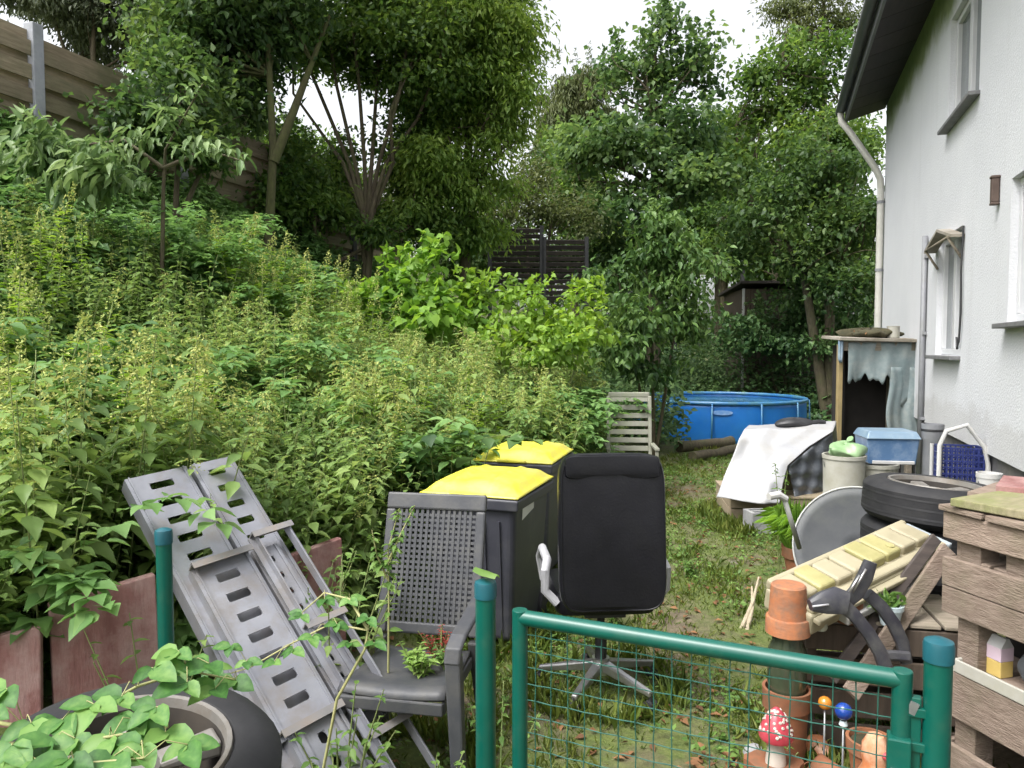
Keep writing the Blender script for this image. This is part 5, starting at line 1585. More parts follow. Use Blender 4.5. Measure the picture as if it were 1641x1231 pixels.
for k in range(nst):
    tyre((wc.x + (.03, -.02, .02)[k], wc.y + (.02, .0, -.03)[k], g0_ + k * hstep), .30, hstep + .002, (0, 0, k * 1.1),
         ('bare tyre at the bottom of the pile before the red slabs', 'bare tyre in the middle of the pile before the red slabs', 'bare tyre directly under the alloy wheel with bramble leaves')[k], False, 'tyre', 'tyres piled by the red slabs')
tyre((wc.x, wc.y, zc), .318, TW, (R(7), R(5), .2), 'car wheel with dirty alloy rim lying under bramble leaves by the red slabs', True, 'car_wheel')
tc_ = P(1494, 772, 3.85)
g1_ = tz(tc_.x, tc_.y)
ztop_ = tc_.z - .205
for k in range(4):
    tyre((tc_.x + (.02, -.02, .03, .0)[k], tc_.y + (.02, .03, -.01, .03)[k], g1_ + k * (ztop_ - g1_) / 4), .32, (ztop_ - g1_) / 4 + .002, (0, 0, k),
         ('bare tyre at the very bottom of the stack by the house wall', 'second tyre from the ground in the stack by the house wall', 'third tyre from the ground in the stack by the house wall', 'bare tyre just below the rimmed wheel by the house wall')[k], False, 'tyre', 'tyres stacked by the house')
tyre((tc_.x, tc_.y, ztop_), .335, .20, (R(3), R(2), 1.0), 'car wheel with worn silver rim lying on the tyre stack beside the satellite dish', True, 'car_wheel')
# ================================================================== satellite dish
dc = P(1378, 880, 4.30)
dish = thing('satellite_dish', 'round grey satellite dish with pale rim leaning against the tyre stack', 'satellite dish', (dc.x, dc.y, tz(dc.x, dc.y)))
dn = Vector((-.28, -.88, .38)).normalized()
q = Vector((0, 0, 1)).rotation_difference(dn).to_matrix().to_4x4()
Md = Matrix.Translation(dc) @ q
DR = .365
mb = MB().lathe([(.001, -.055), (DR * .3, -.050), (DR * .6, -.035), (DR * .85, -.014), (DR, 0)], 48, M=Md)
mb.build('reflector', M_['dish'], dish, world=True, solid=.006)
MB().tube([Md @ Vector((DR * math.cos(a), DR * math.sin(a), .002)) for a in [2 * math.pi * k / 60 for k in range(60)]], .0055, 8, closed=True).build('edge', M_['dishedge'], dish, world=True)
a0 = P(1281, 878, 4.2); a1 = P(1257, 800, 4.05)
arm = MB().tube([a0, a1], .014, 10).build('feed_arm', M_['dishedge'], dish, world=True)
MB().tube([a1 + Vector((.01, 0, 0)), P(1247, 793, 4.04), P(1232, 796, 4.02)], [.018, .022, .02], 10).build('feed_head', M_['whiteplastic'], arm, world=True)
MB().tube([dc - dn * .05 + Vector((0, 0, -.1)), Vector((dc.x + .05, dc.y + .25, tz(dc.x, dc.y)))], .02, 10).build('mast', M_['grey_pipe'], dish, world=True)
MB().tube([Md @ Vector((0, -DR + .01, 0)), Vector((dc.x - .02, dc.y - .12, tz(dc.x, dc.y)))], .02, 10).build('foot_tube', M_['grey_pipe'], dish, world=True)

# ================================================================== shelf of pallet wood by the gate
C0 = Vector((P(1512, 850, 2.85).x, 2.85, 0))
ea = math.atan2(-.96, .27)
ps = thing('pallet_shelf', 'weathered shelf knocked together from pallet boards beside the latch post', 'shelf', (C0.x, C0.y, 0), ea)
# local x: along the visible face towards the camera; local y: left of x = +e2 (into the stack, to the right)
LX, LY = 1.0, .62
def pbox(name, x0, x1, y0, y1, z0, z1, m='palletwood', jig=.004):
    j = random.uniform(-jig, jig)
    return MB().box(((x0 + x1) / 2, (y0 + y1) / 2 + j, (z0 + z1) / 2), (x1 - x0, y1 - y0, z1 - z0), rot=(0, random.uniform(-.006, .006), 0)).build(name, M_[m], ps, bev=.004)
for (z0, z1) in ((.05, .235), (.345, .52), (.735, .838), (.842, .952), (1.025, 1.125)):
    pbox('board', .0, LX, 0, .024, z0, z1)
    pbox('board', .0, LX, LY - .024, LY, z0, z1)
    pbox('end_board', .004, .028, .03, LY - .03, z0 + .004, z1 - .004)
for x in (.05, .46, .90):
    for y in (.030, LY - .125):
        pbox('upright', x, x + .09, y, y + .09, 0.0, 1.02)
for z0, z1 in ((.24, .34), (.545, .73)):
    pbox('shade_board', .02, LX - .02, .30, .32, z0, z1, 'inside_shade')  # dark board added behind the gaps, stands in for shade in the shelf
for x in (.03, .24, .46, .68, .88):
    pbox('block', x, x + .10, .030 + .0, .10, .955, 1.022)
for i in range(6):
    pbox('shelf_board', .03 + i * .162, .03 + i * .162 + .145, .03, LY - .03, .520, .540)
    pbox('shelf_board', .03 + i * .162, .03 + i * .162 + .145, .03, LY - .03, .958 - .02, .956)
for i in range(5):
    pbox('top_board', -.01 + i * .205, .18 + i * .205, -.02, LY + .02, 1.128, 1.15, 'palletwood')
o = MB().box((0, 0, .018), (.46, .30, .03)).build('loose_board', M_['mosswood'], bev=.004)
cb = C0 + Vector((.27, -.96, 0)) * .16 + Vector((.96, .27, 0)) * .22
o.location = (cb.x, cb.y, 1.154); o.rotation_euler = (0, 0, R(28))
tag(o, 'mossy thick board lying on top of the pallet wood shelf', 'board')
for k, (dx_, dy_, z, sx, sy, rz, c) in enumerate(((.42, .30, 1.153, .34, .13, 40, 'palletwood'), (.43, .30, 1.182, .30, .11, 52, 'redslab'))):
    o = MB().box((0, 0, .013), (sx, sy, .026)).build('plank_offcut', M_[c], bev=.003)
    o.location = (C0.x + .32 + .06 * k, C0.y + .16, z + (.0 if k == 0 else 0)); o.rotation_euler = (0, 0, R(rz))
    tag(o, ('grey plank offcut lying on the shelf beyond the mossy board', 'reddish plank offcut resting on the grey offcut')[k], 'plank')
# things on the shelf
def on_shelf(x, y, z=.541):
    v = C0 + Vector((.27, -.96, 0)).normalized() * x + Vector((.96, .27, 0)).normalized() * y
    return (v.x, v.y, z)
t = thing('drink_carton', 'small pink and yellow carton standing in the pallet wood shelf', 'carton', on_shelf(.17, .10), R(15))
MB().box((0, 0, .030), (.06, .06, .060)).build('body', mat('carton_yellow', (.50, .36, .10), (.60, .45, .16), .6, 8), t, bev=.003)
MB().box((0, 0, .0855), (.0605, .0605, .05)).build('panel', mat('carton_pink', (.55, .42, .50), (.62, .50, .56), .6, 8), t, bev=.002)
MB().extrude([(-.03, .1105), (.03, .1105), (.006, .145), (-.006, .145)], .06).build('gable_top', M_['whiteplastic'], t)
t = thing('plastic_tray', 'shallow beige plastic tray under the carton in the pallet shelf', 'tray', on_shelf(.24, .02), ea)
mb = MB().box((0, -.02, .008), (.34, .012, .05)).box((-.17, .0, .008), (.012, .05, .05)).box((.17, .0, .008), (.012, .05, .05))
mb.build('wall', M_['bucket'], t, bev=.004)
t = thing('grey_bag', 'crumpled grey bag stuffed in the pallet shelf beside the carton', 'bag', on_shelf(.34, .14))
def bagf(u, v):
    a = 2 * math.pi * u; ph = math.pi * v
    r_ = .085 * (1 + .16 * math.sin(3 * a + 2 * v) + .10 * math.sin(7 * a + 5 * v))
    return (r_ * math.sin(ph) * math.cos(a), r_ * math.sin(ph) * math.sin(a), .075 - .078 * math.cos(ph))
MB().grid(bagf, 30, 16).build('body', M_['dish'], t)
MB().tube([(0, 0, .145), (.008, .004, .165), (-.006, 0, .178)], [.02, .012, .022], 8).build('knot', M_['dish'], t)

# ================================================================== junk behind the gate, right
# dark crate carrying the cream tray
cr0 = Vector((1.62, 3.28, 0))
crate = thing('slatted_crate', 'dark slatted wooden crate under the cream plastic tray', 'crate', (cr0.x, cr0.y, tz(cr0.x, cr0.y)), R(-12))
CW, CD, CH = .66, .42, .60
for z in (.06, .20, .34, .48):
    for (c, s_) in (((0, -CD / 2, z + .055), (CW, .018, .11)), ((0, CD / 2, z + .055), (CW, .018, .11)), ((-CW / 2, 0, z + .055), (.018, CD - .02, .11)), ((CW / 2, 0, z + .055), (.018, CD - .02, .11))):
        MB().box(c, s_).build('slat', M_['brownshed'], crate, bev=.003)
for sx in (-1, 1):
    for sy in (-1, 1):
        MB().box((sx * (CW / 2 - .03), sy * (CD / 2 - .03), CH / 2), (.035, .035, CH)).build('corner_post', M_['brownshed'], crate)
for i in range(5):
    MB().box((-CW / 2 + .07 + i * .132, 0, CH + .008), (.118, CD + .02, .016)).build('top_board', M_['oldwood'], crate, bev=.003)
# cream tray with cups, lying tilted on the crate
E1 = P(1258, 948, 3.00); E2 = P(1478, 846, 3.50)
tx = (E2 - E1); TL = tx.length; tx.normalize()
tn = Vector((-.42, -.50, .76)); tn = (tn - tx * tn.dot(tx)).normalized()
ty = tn.cross(tx)
tm = (E1 + E2) / 2 - ty * .02
Mt = Matrix(((tx.x, ty.x, tn.x, tm.x), (tx.y, ty.y, tn.y, tm.y), (tx.z, ty.z, tn.z, tm.z), (0, 0, 0, 1)))
tray = thing('moulded_tray', 'long chunky cream plastic tray with yellowed moulded ribs tipped on the crate', 'tray', (tm.x, tm.y, crate.location.z + CH))
TWd = .235
MB().box((0, 0, -.085), (TL, TWd, .10), M=Mt).build('shell', M_['tray'], tray, world=True, bev=.016, seg=3)
MB().box((0, -TWd / 2 - .012, -.058), (TL * .98, .034, .022), M=Mt).build('flange', M_['tray'], tray, world=True, bev=.006)
nrib = 8
pitch = (TL - .05) / nrib
for i in range(nrib):
    x = -TL / 2 + .025 + pitch * (i + .5)
    hgt = .050 + random.uniform(-.006, .006)
    MB().box((x, .036, -.035 + hgt / 2 - .012), (pitch - .012, TWd * .66, hgt), M=Mt).build('rib', M_['trayyellow'] if i in (1, 4, 5) else M_['tray'], tray, world=True, bev=.013, seg=3)
MB().box((0, TWd / 2 - .012, -.022), (TL - .01, .034, .05), M=Mt).build('back_rim', M_['tray'], tray, world=True, bev=.014, seg=3)
MB().box((0, -TWd * .37, -.028), (TL - .02, TWd * .2, .03), M=Mt).build('ledge', M_['tray'], tray, world=True, bev=.012, seg=3)
MB().tube([Mt @ Vector((TL * .20, .0, -.0)), Mt @ Vector((TL * .20, .0, .012))], .020, 16).build('knob', M_['trayyellow'], tray, world=True)
MB().box((TL / 2 + .008, -.005, -.075), (.030, TWd * .94, .11), M=Mt).build('end_cap', M_['traygrey'], tray, world=True, bev=.006)
mb = MB().box((.04, -TWd / 2 - .018, -.110), (TL * .7, .05, .035), M=Mt)
mb.build('under_rail', M_['whiteplastic'], tray, world=True, bev=.006)
# boards leaning between tray and shelf
for k, (a, b_, wd, m) in enumerate((((1432, 1010, 3.02), (1520, 880, 3.25), .07, 'palletwood'), ((1405, 990, 3.10), (1500, 862, 3.30), .05, 'darkfence'))):
    A = P(*a); B = P(*b_)
    d = (B - A).normalized(); e = Vector((0, -1, .3)).cross(d).normalized(); f = d.cross(e)
    A = A - d * .35
    Mx = Matrix(((d.x, e.x, f.x, A.x), (d.y, e.y, f.y, A.y), (d.z, e.z, f.z, A.z), (0, 0, 0, 1)))
    L = (B - A).length
    o = MB().box((L / 2, 0, 0), (L, wd, .022), M=Mx).build('leaning_board', M_[m], bev=.004)
    tag(o, ('reddish-brown board leaning between the cream tray and the pallet shelf', 'narrow black board leaning behind the reddish-brown one')[k], 'board')
# curved dark grey arms of a broken chair
ya = 2.86
ar = thing('broken_chair_arms', 'pair of curved dark grey plastic chair arms dumped in front of the cream tray', 'chair part', (P(1390, 1010, ya).x, ya, .6))
def flat_sweep(pts, w, t, up=Vector((0, -1, .2))):
    mb = MB(); pts = [Vector(p) for p in pts]
    vs = []; fs = []; K = 8
    for i, p in enumerate(pts):
        tg = (pts[min(i + 1, len(pts) - 1)] - pts[max(i - 1, 0)]).normalized()
        s_ = tg.cross(up).normalized(); u_ = s_.cross(tg)
        ww = w[i] if isinstance(w, (list, tuple)) else w
        for k in range(K):
            a = 2 * math.pi * (k + .5) / K
            c, s2 = math.cos(a), math.sin(a)
            vs.append(p + s_ * math.copysign(abs(c) ** .6, c) * ww / 2 + u_ * math.copysign(abs(s2) ** .6, s2) * t / 2)
    for i in range(len(pts) - 1):
        for k in range(K): fs.append((i * K + k, i * K + (k + 1) % K, (i + 1) * K + (k + 1) % K, (i + 1) * K + k))
    fs += [tuple(range(K - 1, -1, -1)), tuple(range((len(pts) - 1) * K, len(pts) * K))]
    mb.add(vs, fs, 0, True)
    return mb
def pp(l, Y): return [P(x, y, Y + (d[0] if d else 0)) for x, y, *d in l]
flat_sweep(pp([(1298, 970), (1318, 966), (1340, 962), (1356, 966)], 2.84), [.045, .085, .105, .09], .05).build('arm_pad', M_['armplastic'], ar, world=True)
flat_sweep(pp([(1345, 965), (1368, 985), (1392, 1015), (1410, 1045), (1424, 1085)], 2.84), [.06, .05, .05, .052, .055], .035).build('arm', M_['armplastic'], ar, world=True)
flat_sweep(pp([(1390, 952), (1412, 972), (1432, 1000), (1446, 1030), (1452, 1062)], 2.90), [.05, .05, .052, .05, .045], .035).build('arm', M_['armplastic'], ar, world=True)
flat_sweep(pp([(1395, 900), (1386, 925), (1372, 950), (1352, 968)], 2.87), [.05, .06, .06, .05], .03).build('bracket', M_['armplastic'], ar, world=True)
flat_sweep(pp([(1408, 1052), (1430, 1050), (1456, 1052)], 2.88), .04, .03).build('cross_bar', M_['armplastic'], ar, world=True)
for d_ in (0, 10):
    MB().tube(pp([(1388 - d_, 912 + d_), (1366 - d_, 950 + d_ * .6)], 2.845), .005, 6).build('steel_rod', M_['chrome'], ar, world=True)
MB().tube(pp([(1302, 972), (1328, 969)], 2.808), .004, 6).build('trim', M_['silverplastic'], ar, world=True)

# terracotta column
def pot(mb, r0, r1, h, M, rim=True, t=.008):
    pr = [(r0, 0), (r1 * .97, h * .78)]
    if rim: pr += [(r1 * 1.06, h * .78), (r1 * 1.08, h)]
    else: pr += [(r1, h)]
    pr += [(pr[-1][0] - t * 1.4, h), (r1 - t, h * .74), (r0 - t, t), (.001, t)]
    mb.lathe(pr, 32, M=M); mb.lathe([(.001, 0), (r0, 0)], 32, M=M)
pcx = P(1263, 975, 2.98)
gz = tz(pcx.x, pcx.y)
o = MB(); pot(o, .070, .088, .36, Matrix.Translation((0, 0, 0)), True)
t = thing('terracotta_planter', 'tall terracotta planter standing on the ground under the green glass jar', 'planter', (pcx.x, pcx.y, gz))
MB_ = o; MB_.build('body', M_['terradark'], t)
MB().lathe([(.001, .335), (.076, .335)], 24).build('soil', M_['mossdark'], t)
zt = gz + .337
t = thing('glass_jar', 'squat dark green glass jar between the planter and the upturned terracotta pot', 'jar', (pcx.x, pcx.y, zt))
zb = pcx.z - .105
hj = P(1263, 1013, 2.98).z - zt
MB().lathe([(.001, 0), (.070, 0), (.076, .02), (.076, hj * .7), (.060, hj * .86), (.060, hj - .001), (.001, hj - .001)], 28).build('body', M_['greenglass'], t)
t = thing('terracotta_pot', 'orange terracotta flower pot turned upside down on the green glass jar', 'flower pot', (pcx.x, pcx.y, zt + hj))
hp = P(1263, 936, 2.98).z - (zt + hj)
MB().lathe([(.001, hp), (.062, hp), (.068, hp - .006), (.076, hp * .34), (.084, hp * .33), (.086, hp * .31), (.087, .0), (.074, .0), (.066, hp * .5), (.001, hp - .012)], 36).build('body', M_['terracotta'], t)
# cloudy jar on the crate
jp = P(1312, 1022, 3.0)
t = thing('cloudy_jar', 'small cloudy glass jar beside the upturned terracotta pot', 'jar', (jp.x, jp.y, crate.location.z + CH + .016))
MB().lathe([(.001, 0), (.030, 0), (.034, .008), (.034, .075), (.026, .090), (.026, .105), (.022, .105), (.022, .09)], 24).build('body', M_['jarglass'], t)
MB().lathe([(.028, .1005), (.029, .118), (.001, .119)], 20).build('lid', M_['whiteplastic'], t)
# pale glazed pot with plant, near the latch post
gp = P(1425, 1030, 3.05)
t = thing('glazed_pot', 'pale blue glazed pot standing on the crate behind the chair arms', 'flower pot', (gp.x, gp.y, crate.location.z + CH + .016))
o = MB(); pot(o, .035, .05, .085, Matrix.Identity(4)); o.build('body', M_['paleglaze'], t)
rng = np.random.default_rng(77)
cl = Cloud(); n = 60
cl.leaves(np.array([[0, 0, .075]]) + rng.normal(size=(n, 3)) * .015, rng.normal(size=(n, 3)) * np.array([1, 1, .5]) + np.array([0, 0, .7]), rng.normal(size=(n, 3)), rng.uniform(.03, .07, n), .4, 'mid', 0)
cl.build('foliage', L_['weed'], t, world=False)
rp2 = P(1345, 1020, 3.08)
t = thing('brown_pot', 'dark brown flower pot in the shade under the chair arms', 'flower pot', (rp2.x + .03, rp2.y, crate.location.z + CH + .016))
o = MB(); pot(o, .04, .058, .09, Matrix.Identity(4)); o.build('body', M_['terradark'], t)
MB().lathe([(.001, .078), (.052, .078)], 20).build('soil', M_['mossdark'], t)

# ornaments on the ground behind the mesh
bb = G(1352, 1245, 0); bb = Vector((P(1352, 1140, 2.7).x, 2.7, 0))
gz = tz(bb.x, bb.y); zb = P(1352, 1140, 2.7).z - gz
t = thing('glass_ball_stake', 'shiny blue glass ball on a thin stake behind the gate mesh', 'garden ornament', (bb.x, bb.y, gz))
MB().lathe([(max(.001, .031 * math.sin(q)), zb - .031 * math.cos(q)) for q in [math.pi * k / 16 for k in range(17)]], 28).build('ball', M_['blueglass'], t)
MB().tube([(0, 0, -.05), (0, 0, zb - .034)], .004, 8).build('stake', M_['zinc'], t)
MB().lathe([(.008, zb - .062), (.016, zb - .05), (.012, zb - .034)], 16).build('collar', M_['paleglaze'], t)
def toadstool(p, s, label, capm, spots):
    t = thing('toadstool', label, 'garden ornament', p)
    MB().lathe([(.001, -.01), (.045 * s, -.01), (.042 * s, .03 * s), (.030 * s, .09 * s), (.028 * s, .13 * s), (.001, .13 * s)], 20).build('stalk', M_['whiteglaze'], t)
    cap = MB().lathe([(.03 * s, .115 * s), (.07 * s, .11 * s), (.075 * s, .125 * s), (.062 * s, .17 * s), (.038 * s, .215 * s), (.012 * s, .245 * s), (.001, .25 * s)], 28).build('cap', capm, t)
    if spots:
        rng = np.random.default_rng(3)
        for i in range(60):
            a = rng.uniform(0, 6.28); v = rng.uniform(.1, .95)
            r_ = np.interp(v, [0, .35, .7, 1], [.075, .062, .038, .012]) * s; z = np.interp(v, [0, .35, .7, 1], [.125, .17, .215, .245]) * s
            MB().lathe([(.001, .004 * s), (.006 * s, .003 * s), (.008 * s, -.003 * s)], 10, M=Matrix.Translation((r_ * math.cos(a), r_ * math.sin(a), z)) @ Vector((0, 0, 1)).rotation_difference(Vector((math.cos(a), math.sin(a), .9))).to_matrix().to_4x4()).build('spot', M_['whiteglaze'], cap)
    return t
tp = P(1243, 1222, 2.72)
zt_ = tz(tp.x, tp.y)
st_ = thing('stone_block', 'low brown stone block under the spotted toadstool', 'stone', (tp.x, tp.y, zt_))
hh = max(.03, tp.z - zt_)
def stonef(u, v):
    a = 2 * math.pi * u
    r_ = (.10 + .012 * math.sin(3 * a) + .008 * math.sin(7 * a + 1)) * (1 if v < .8 else (1 - (v - .8) * 4.98))
    return (r_ * math.cos(a), r_ * math.sin(a), -.02 + min(v / .8, 1) * (hh + .02) + (.004 * math.sin(9 * a) if v < .8 else .0))
MB().grid(stonef, 24, 10).build('rock', M_['terradark'], st_)
toadstool((tp.x, tp.y, zt_ + hh), .85, 'red toadstool ornament with white spots behind the gate mesh', M_['redglaze'], True)
og = P(1402, 1231, 2.55)
t = thing('ceramic_figure', 'orange and white ceramic garden figure beside the gate latch', 'garden ornament', (og.x, og.y, tz(og.x, og.y)), R(20))
hz = P(1402, 1175, 2.55).z - tz(og.x, og.y)
MB().lathe([(.001, 0), (.075, 0), (.085, .04), (.08, hz * .35), (.060, hz * .62), (.040, hz * .72), (.045, hz * .80), (.044, hz * .9), (.026, hz * .985), (.001, hz)], 28).build('body', M_['orangeglaze'], t)
MB().lathe([(.081, .05), (.090, .055), (.090, .075), (.0815, .08)], 28).build('foot_ring', M_['whiteglaze'], t)
for s in (-1, 1):
    MB().tube([(s * .06, -.02, hz * .5), (s * .075, -.05, hz * .38), (s * .05, -.075, hz * .30)], [.02, .018, .014], 10).build('arm', M_['whiteglaze'], t)
MB().lathe([(.001, .02), (.012, .016), (.014, 0)], 12, M=Matrix.Translation((0, -.042, hz * .85)) @ Matrix.Rotation(R(90), 4, 'X')).build('nose', M_['redglaze'], t)
# broken pots
def shard_pot(p, r, h, tilt, label, m, cut):
    t = thing('broken_pot', label, 'flower pot', p)
    t.rotation_euler = tilt
    def f(u, v):
        a = cut * (u - .5)
        rr = r * (.72 + .28 * v)
        return (rr * math.cos(a), rr * math.sin(a), h * v * (1 - .14 * abs(math.sin(9 * u)) * v))
    MB().grid(f, 24, 6).build('shard', m, t, solid=.009)
    MB().grid(lambda u, v: ((r * .72) * v * math.cos(cut * (u - .5)), (r * .72) * v * math.sin(cut * (u - .5)), .005), 20, 2).build('bottom', m, t, solid=.008)
shards = [((1405, 1110, 2.95), .085, .16, (R(80), R(10), R(60)), 'orange broken pot lying on its side near the chair arms', 'terracotta', 5.0),
          ((1300, 1172, 2.75), .08, .15, (R(75), 0, R(120)), 'brown broken pot lying between the toadstool and the blue ball', 'terradark', 4.6),
          ((1355, 1190, 2.75), .075, .14, (R(95), R(20), R(30)), 'rust-coloured pot shard lying below the blue ball', 'terradark', 3.6),
          ((1330, 1120, 3.0), .055, .11, (R(70), 0, R(200)), 'small amber pot lying behind the blue ball', 'orangeglaze', 5.4)]
for (px_, Yq) in ((0, 0),):
    for p, r_, h_, tl, lb, m, cut in shards:
        Pp = P(*p)
        shard_pot((Pp.x, Pp.y, tz(Pp.x, Pp.y) + r_ * .62), r_, h_, tl, lb, M_[m], cut)
# more clutter behind the mesh
def orn(name, label, cat, px_, py_, Yq, prof, m, tilt=(0, 0, 0), sub=None):
    p = P(px_, py_, Yq); z = tz(p.x, p.y)
    t = thing(name, label, cat, (p.x, p.y, z)); t.rotation_euler = tilt
    MB().lathe(prof, 28).build('body', m, t)
    if sub: sub(t)
    return t
sph = lambda r_, zc: [(max(.001, r_ * math.sin(q)), zc - r_ * math.cos(q)) for q in [math.pi * k / 14 for k in range(15)]]
za = P(1322, 1130, 2.88).z
orn('glass_ball_stake', 'amber glass ball on a stake beside the blue glass ball', 'garden ornament', 1322, 1130, 2.88, sph(.026, za), M_['amber'], sub=lambda t: MB().tube([(0, 0, -.05), (0, 0, za - .03)], .004, 8).build('stake', M_['zinc'], t))
orn('terracotta_saucer', 'stack-like terracotta saucer leaning against the tall planter', 'saucer', 1298, 1200, 2.86, [(.001, 0), (.075, 0), (.10, .035), (.104, .035), (.08, -.006), (.001, -.006)], M_['terracotta'], (R(62), R(12), R(30)))
orn('flower_pot', 'rust-orange flower pot standing in front of the dark crate', 'flower pot', 1395, 1180, 2.86, [(.001, 0), (.06, 0), (.078, .17), (.088, .171), (.09, .22), (.078, .22), (.06, .02), (.001, .02)], M_['terracotta'], (0, 0, 0), lambda t: MB().lathe([(.001, .20), (.074, .20)], 24).build('soil', M_['mossdark'], t))
orn('flower_pot', 'dark brown flower pot tipped beside the rust-orange pot', 'flower pot', 1335, 1215, 2.80, [(.001, 0), (.045, 0), (.062, .12), (.07, .121), (.07, .15), (.06, .15), (.045, .02), (.001, .02)], M_['terradark'], (R(65), 0, R(-40)), lambda t: MB().lathe([(.001, .12), (.058, .12)], 24).build('soil', M_['mossdark'], t))
orn('flower_pot', 'low amber glazed bowl between the blue ball and the ceramic figure', 'flower pot', 1378, 1228, 2.66, [(.001, 0), (.05, 0), (.075, .05), (.08, .09), (.074, .09), (.06, .04), (.001, .02)], M_['orangeglaze'], (0, 0, 0), lambda t: MB().lathe([(.001, .075), (.07, .075)], 24).build('soil', M_['mossdark'], t))
orn('garden_stone', 'round grey pebble beside the dry sticks near the upturned pot', 'stone', 1212, 1060, 3.05, sph(.05, .03), M_['concrete'])
# sticks leaning beside the path
for k, (a, b_) in enumerate((((1186, 1010), (1216, 925)), ((1196, 1012), (1205, 940)))):
    A = G(*a); A.z = tz(A.x, A.y) - .02; B = P(b_[0], b_[1], A.y + .25)
    o = MB().tube([A, A.lerp(B, .5) + Vector((.02, 0, .01)), B], [.014, .012, .006], 8).build('stick', M_['drystick'])
    tag(o, ('pale dry stick leaning beside the path left of the terracotta pot', 'short upright dry stick beside the longer pale stick')[k], 'stick')

# ================================================================== white tarpaulin heap
wb = G(1240, 838)
tb = thing('wooden_box', 'low wooden box under the white tarpaulin', 'box', (P(1245, 830, 7.6).x, 7.75, 0), R(-6))
for z in (.04, .15):
    for sy in (-1, 1): MB().box((0, sy * .42, z + .055), (1.0, .022, .10)).build('board', M_['crate'], tb, bev=.003)
    for sx in (-1, 1): MB().box((sx * .49, 0, z + .055), (.022, .80, .10)).build('board', M_['crate'], tb, bev=.003)
MB().box((0, 0, .27), (1.02, .88, .02)).build('lid', M_['crate'], tb, bev=.003)
tarp = thing('tarpaulin', 'white plastic tarpaulin draped over a heap beside the path', 'tarpaulin', (P(1245, 830, 7.6).x, 7.7, .28))
rows = [  # (px,py,Y) left -> right, from front hem over the top to the back
    [(1148, 797, 7.25), (1190, 804, 7.12), (1225, 808, 7.05), (1250, 806, 7.05)],
    [(1160, 765, 7.35), (1195, 772, 7.22), (1228, 776, 7.15), (1254, 776, 7.15)],
    [(1174, 732, 7.45), (1205, 739, 7.35), (1236, 744, 7.3), (1262, 746, 7.3)],
    [(1183, 705, 7.55), (1216, 709, 7.5), (1256, 714, 7.5), (1296, 716, 7.5)],
    [(1192, 689, 7.7), (1232, 687, 7.7), (1280, 688, 7.7), (1334, 692, 7.65)],
    [(1200, 682, 8.0), (1240, 679, 8.05), (1290, 677, 8.1), (1340, 675, 8.0)],
    [(1195, 720, 8.25), (1240, 715, 8.3), (1290, 710, 8.3), (1342, 715, 8.25)]]
Rw = [[np.array(P(*p)) for p in r_] for r_ in rows]
def tarpf(u, v):
    i = min(int(v * (len(Rw) - 1)), len(Rw) - 2); f = v * (len(Rw) - 1) - i
    j = min(int(u * 3), 2); g = u * 3 - j
    f2 = f * f * (3 - 2 * f) * .5 + f * .5
    p = (Rw[i][j] * (1 - g) + Rw[i][j + 1] * g) * (1 - f2) + (Rw[i + 1][j] * (1 - g) + Rw[i + 1][j + 1] * g) * f2
    fold = .016 * math.sin(u * 7 + v * 5 + 2 * math.sin(v * 6 + u)) + .014 * math.sin(u * 4 - v * 11 + math.sin(u * 9)) + .006 * math.sin(u * 17 + v * 11 + 3 * math.sin(v * 4))
    return (p[0], p[1] - fold, p[2] + fold * .4)
MB().grid(tarpf, 48, 48).build('sheet', M_['tarp'], tarp, world=True, solid=.004)
Rk = [[P(1262, 748, 7.32), P(1298, 718, 7.5), P(1334, 694, 7.68)], [P(1270, 778, 7.35), P(1305, 770, 7.5), P(1340, 762, 7.7)], [P(1275, 812, 7.35), P(1308, 808, 7.5), P(1342, 800, 7.7)]]
def darkf(u, v):
    i = min(int(v * 2), 1); f = v * 2 - i; j = min(int(u * 2), 1); g = u * 2 - j
    p = Rk[i][j].lerp(Rk[i][j + 1], g).lerp(Rk[i + 1][j].lerp(Rk[i + 1][j + 1], g), f)
    d = .02 * math.sin(u * 17 + v * 9) + .014 * math.sin(u * 7 - v * 23)
    return (p.x - d * .3, p.y - d, p.z)
MB().grid(darkf, 30, 24).build('side_sheet', M_['darktarp'], tarp, world=True, solid=.004)
# heap core below the sheet so that it is carried
MB().box((P(1262, 750, 7.9).x, 7.9, .583), (.70, .45, .60)).build('covered_load', M_['crate'], tarp, world=True, bev=.01)
bk = P(1278, 680, 7.8)
t = thing('black_bag', 'crumpled black plastic bag lying on top of the white tarpaulin', 'bag', (bk.x, 7.9, bk.z - .05))
MB().grid(lambda u, v: (.20 * math.sin(math.pi * v) * math.cos(6.283 * u) * (1 + .15 * math.sin(13 * u)), .12 * math.sin(math.pi * v) * math.sin(6.283 * u), .05 - .055 * math.cos(math.pi * v) + .01 * math.sin(20 * u)), 24, 10).build('body', M_['blackplastic'], t)
MB().tube([(.19, 0, .05), (.26, .0, .07), (.33, .02, .055)], [.03, .02, .028], 8).build('twisted_end', M_['blackplastic'], t)
cbp = G(1213, 842)
t = thing('concrete_block', 'small grey concrete block in front of the wooden box', 'block', (P(1213, 830, 7.0).x, 6.98, tz(1.7, 7.0)), R(8))
mb = MB()
mb.box((-.085, 0, .10), (.03, .2, .20)).box((.085, 0, .10), (.03, .2, .20)).box((0, -.087, .10), (.14, .026, .20)).box((0, .087, .10), (.14, .026, .20)).box((0, 0, .10), (.14, .03, .20))
mb.build('shell', M_['concrete'], t, bev=.004)
t = thing('metal_bucket', 'dark dented bucket beside the grey concrete block', 'bucket', (P(1250, 830, 6.95).x, 6.98, tz(1.8, 7.0)))
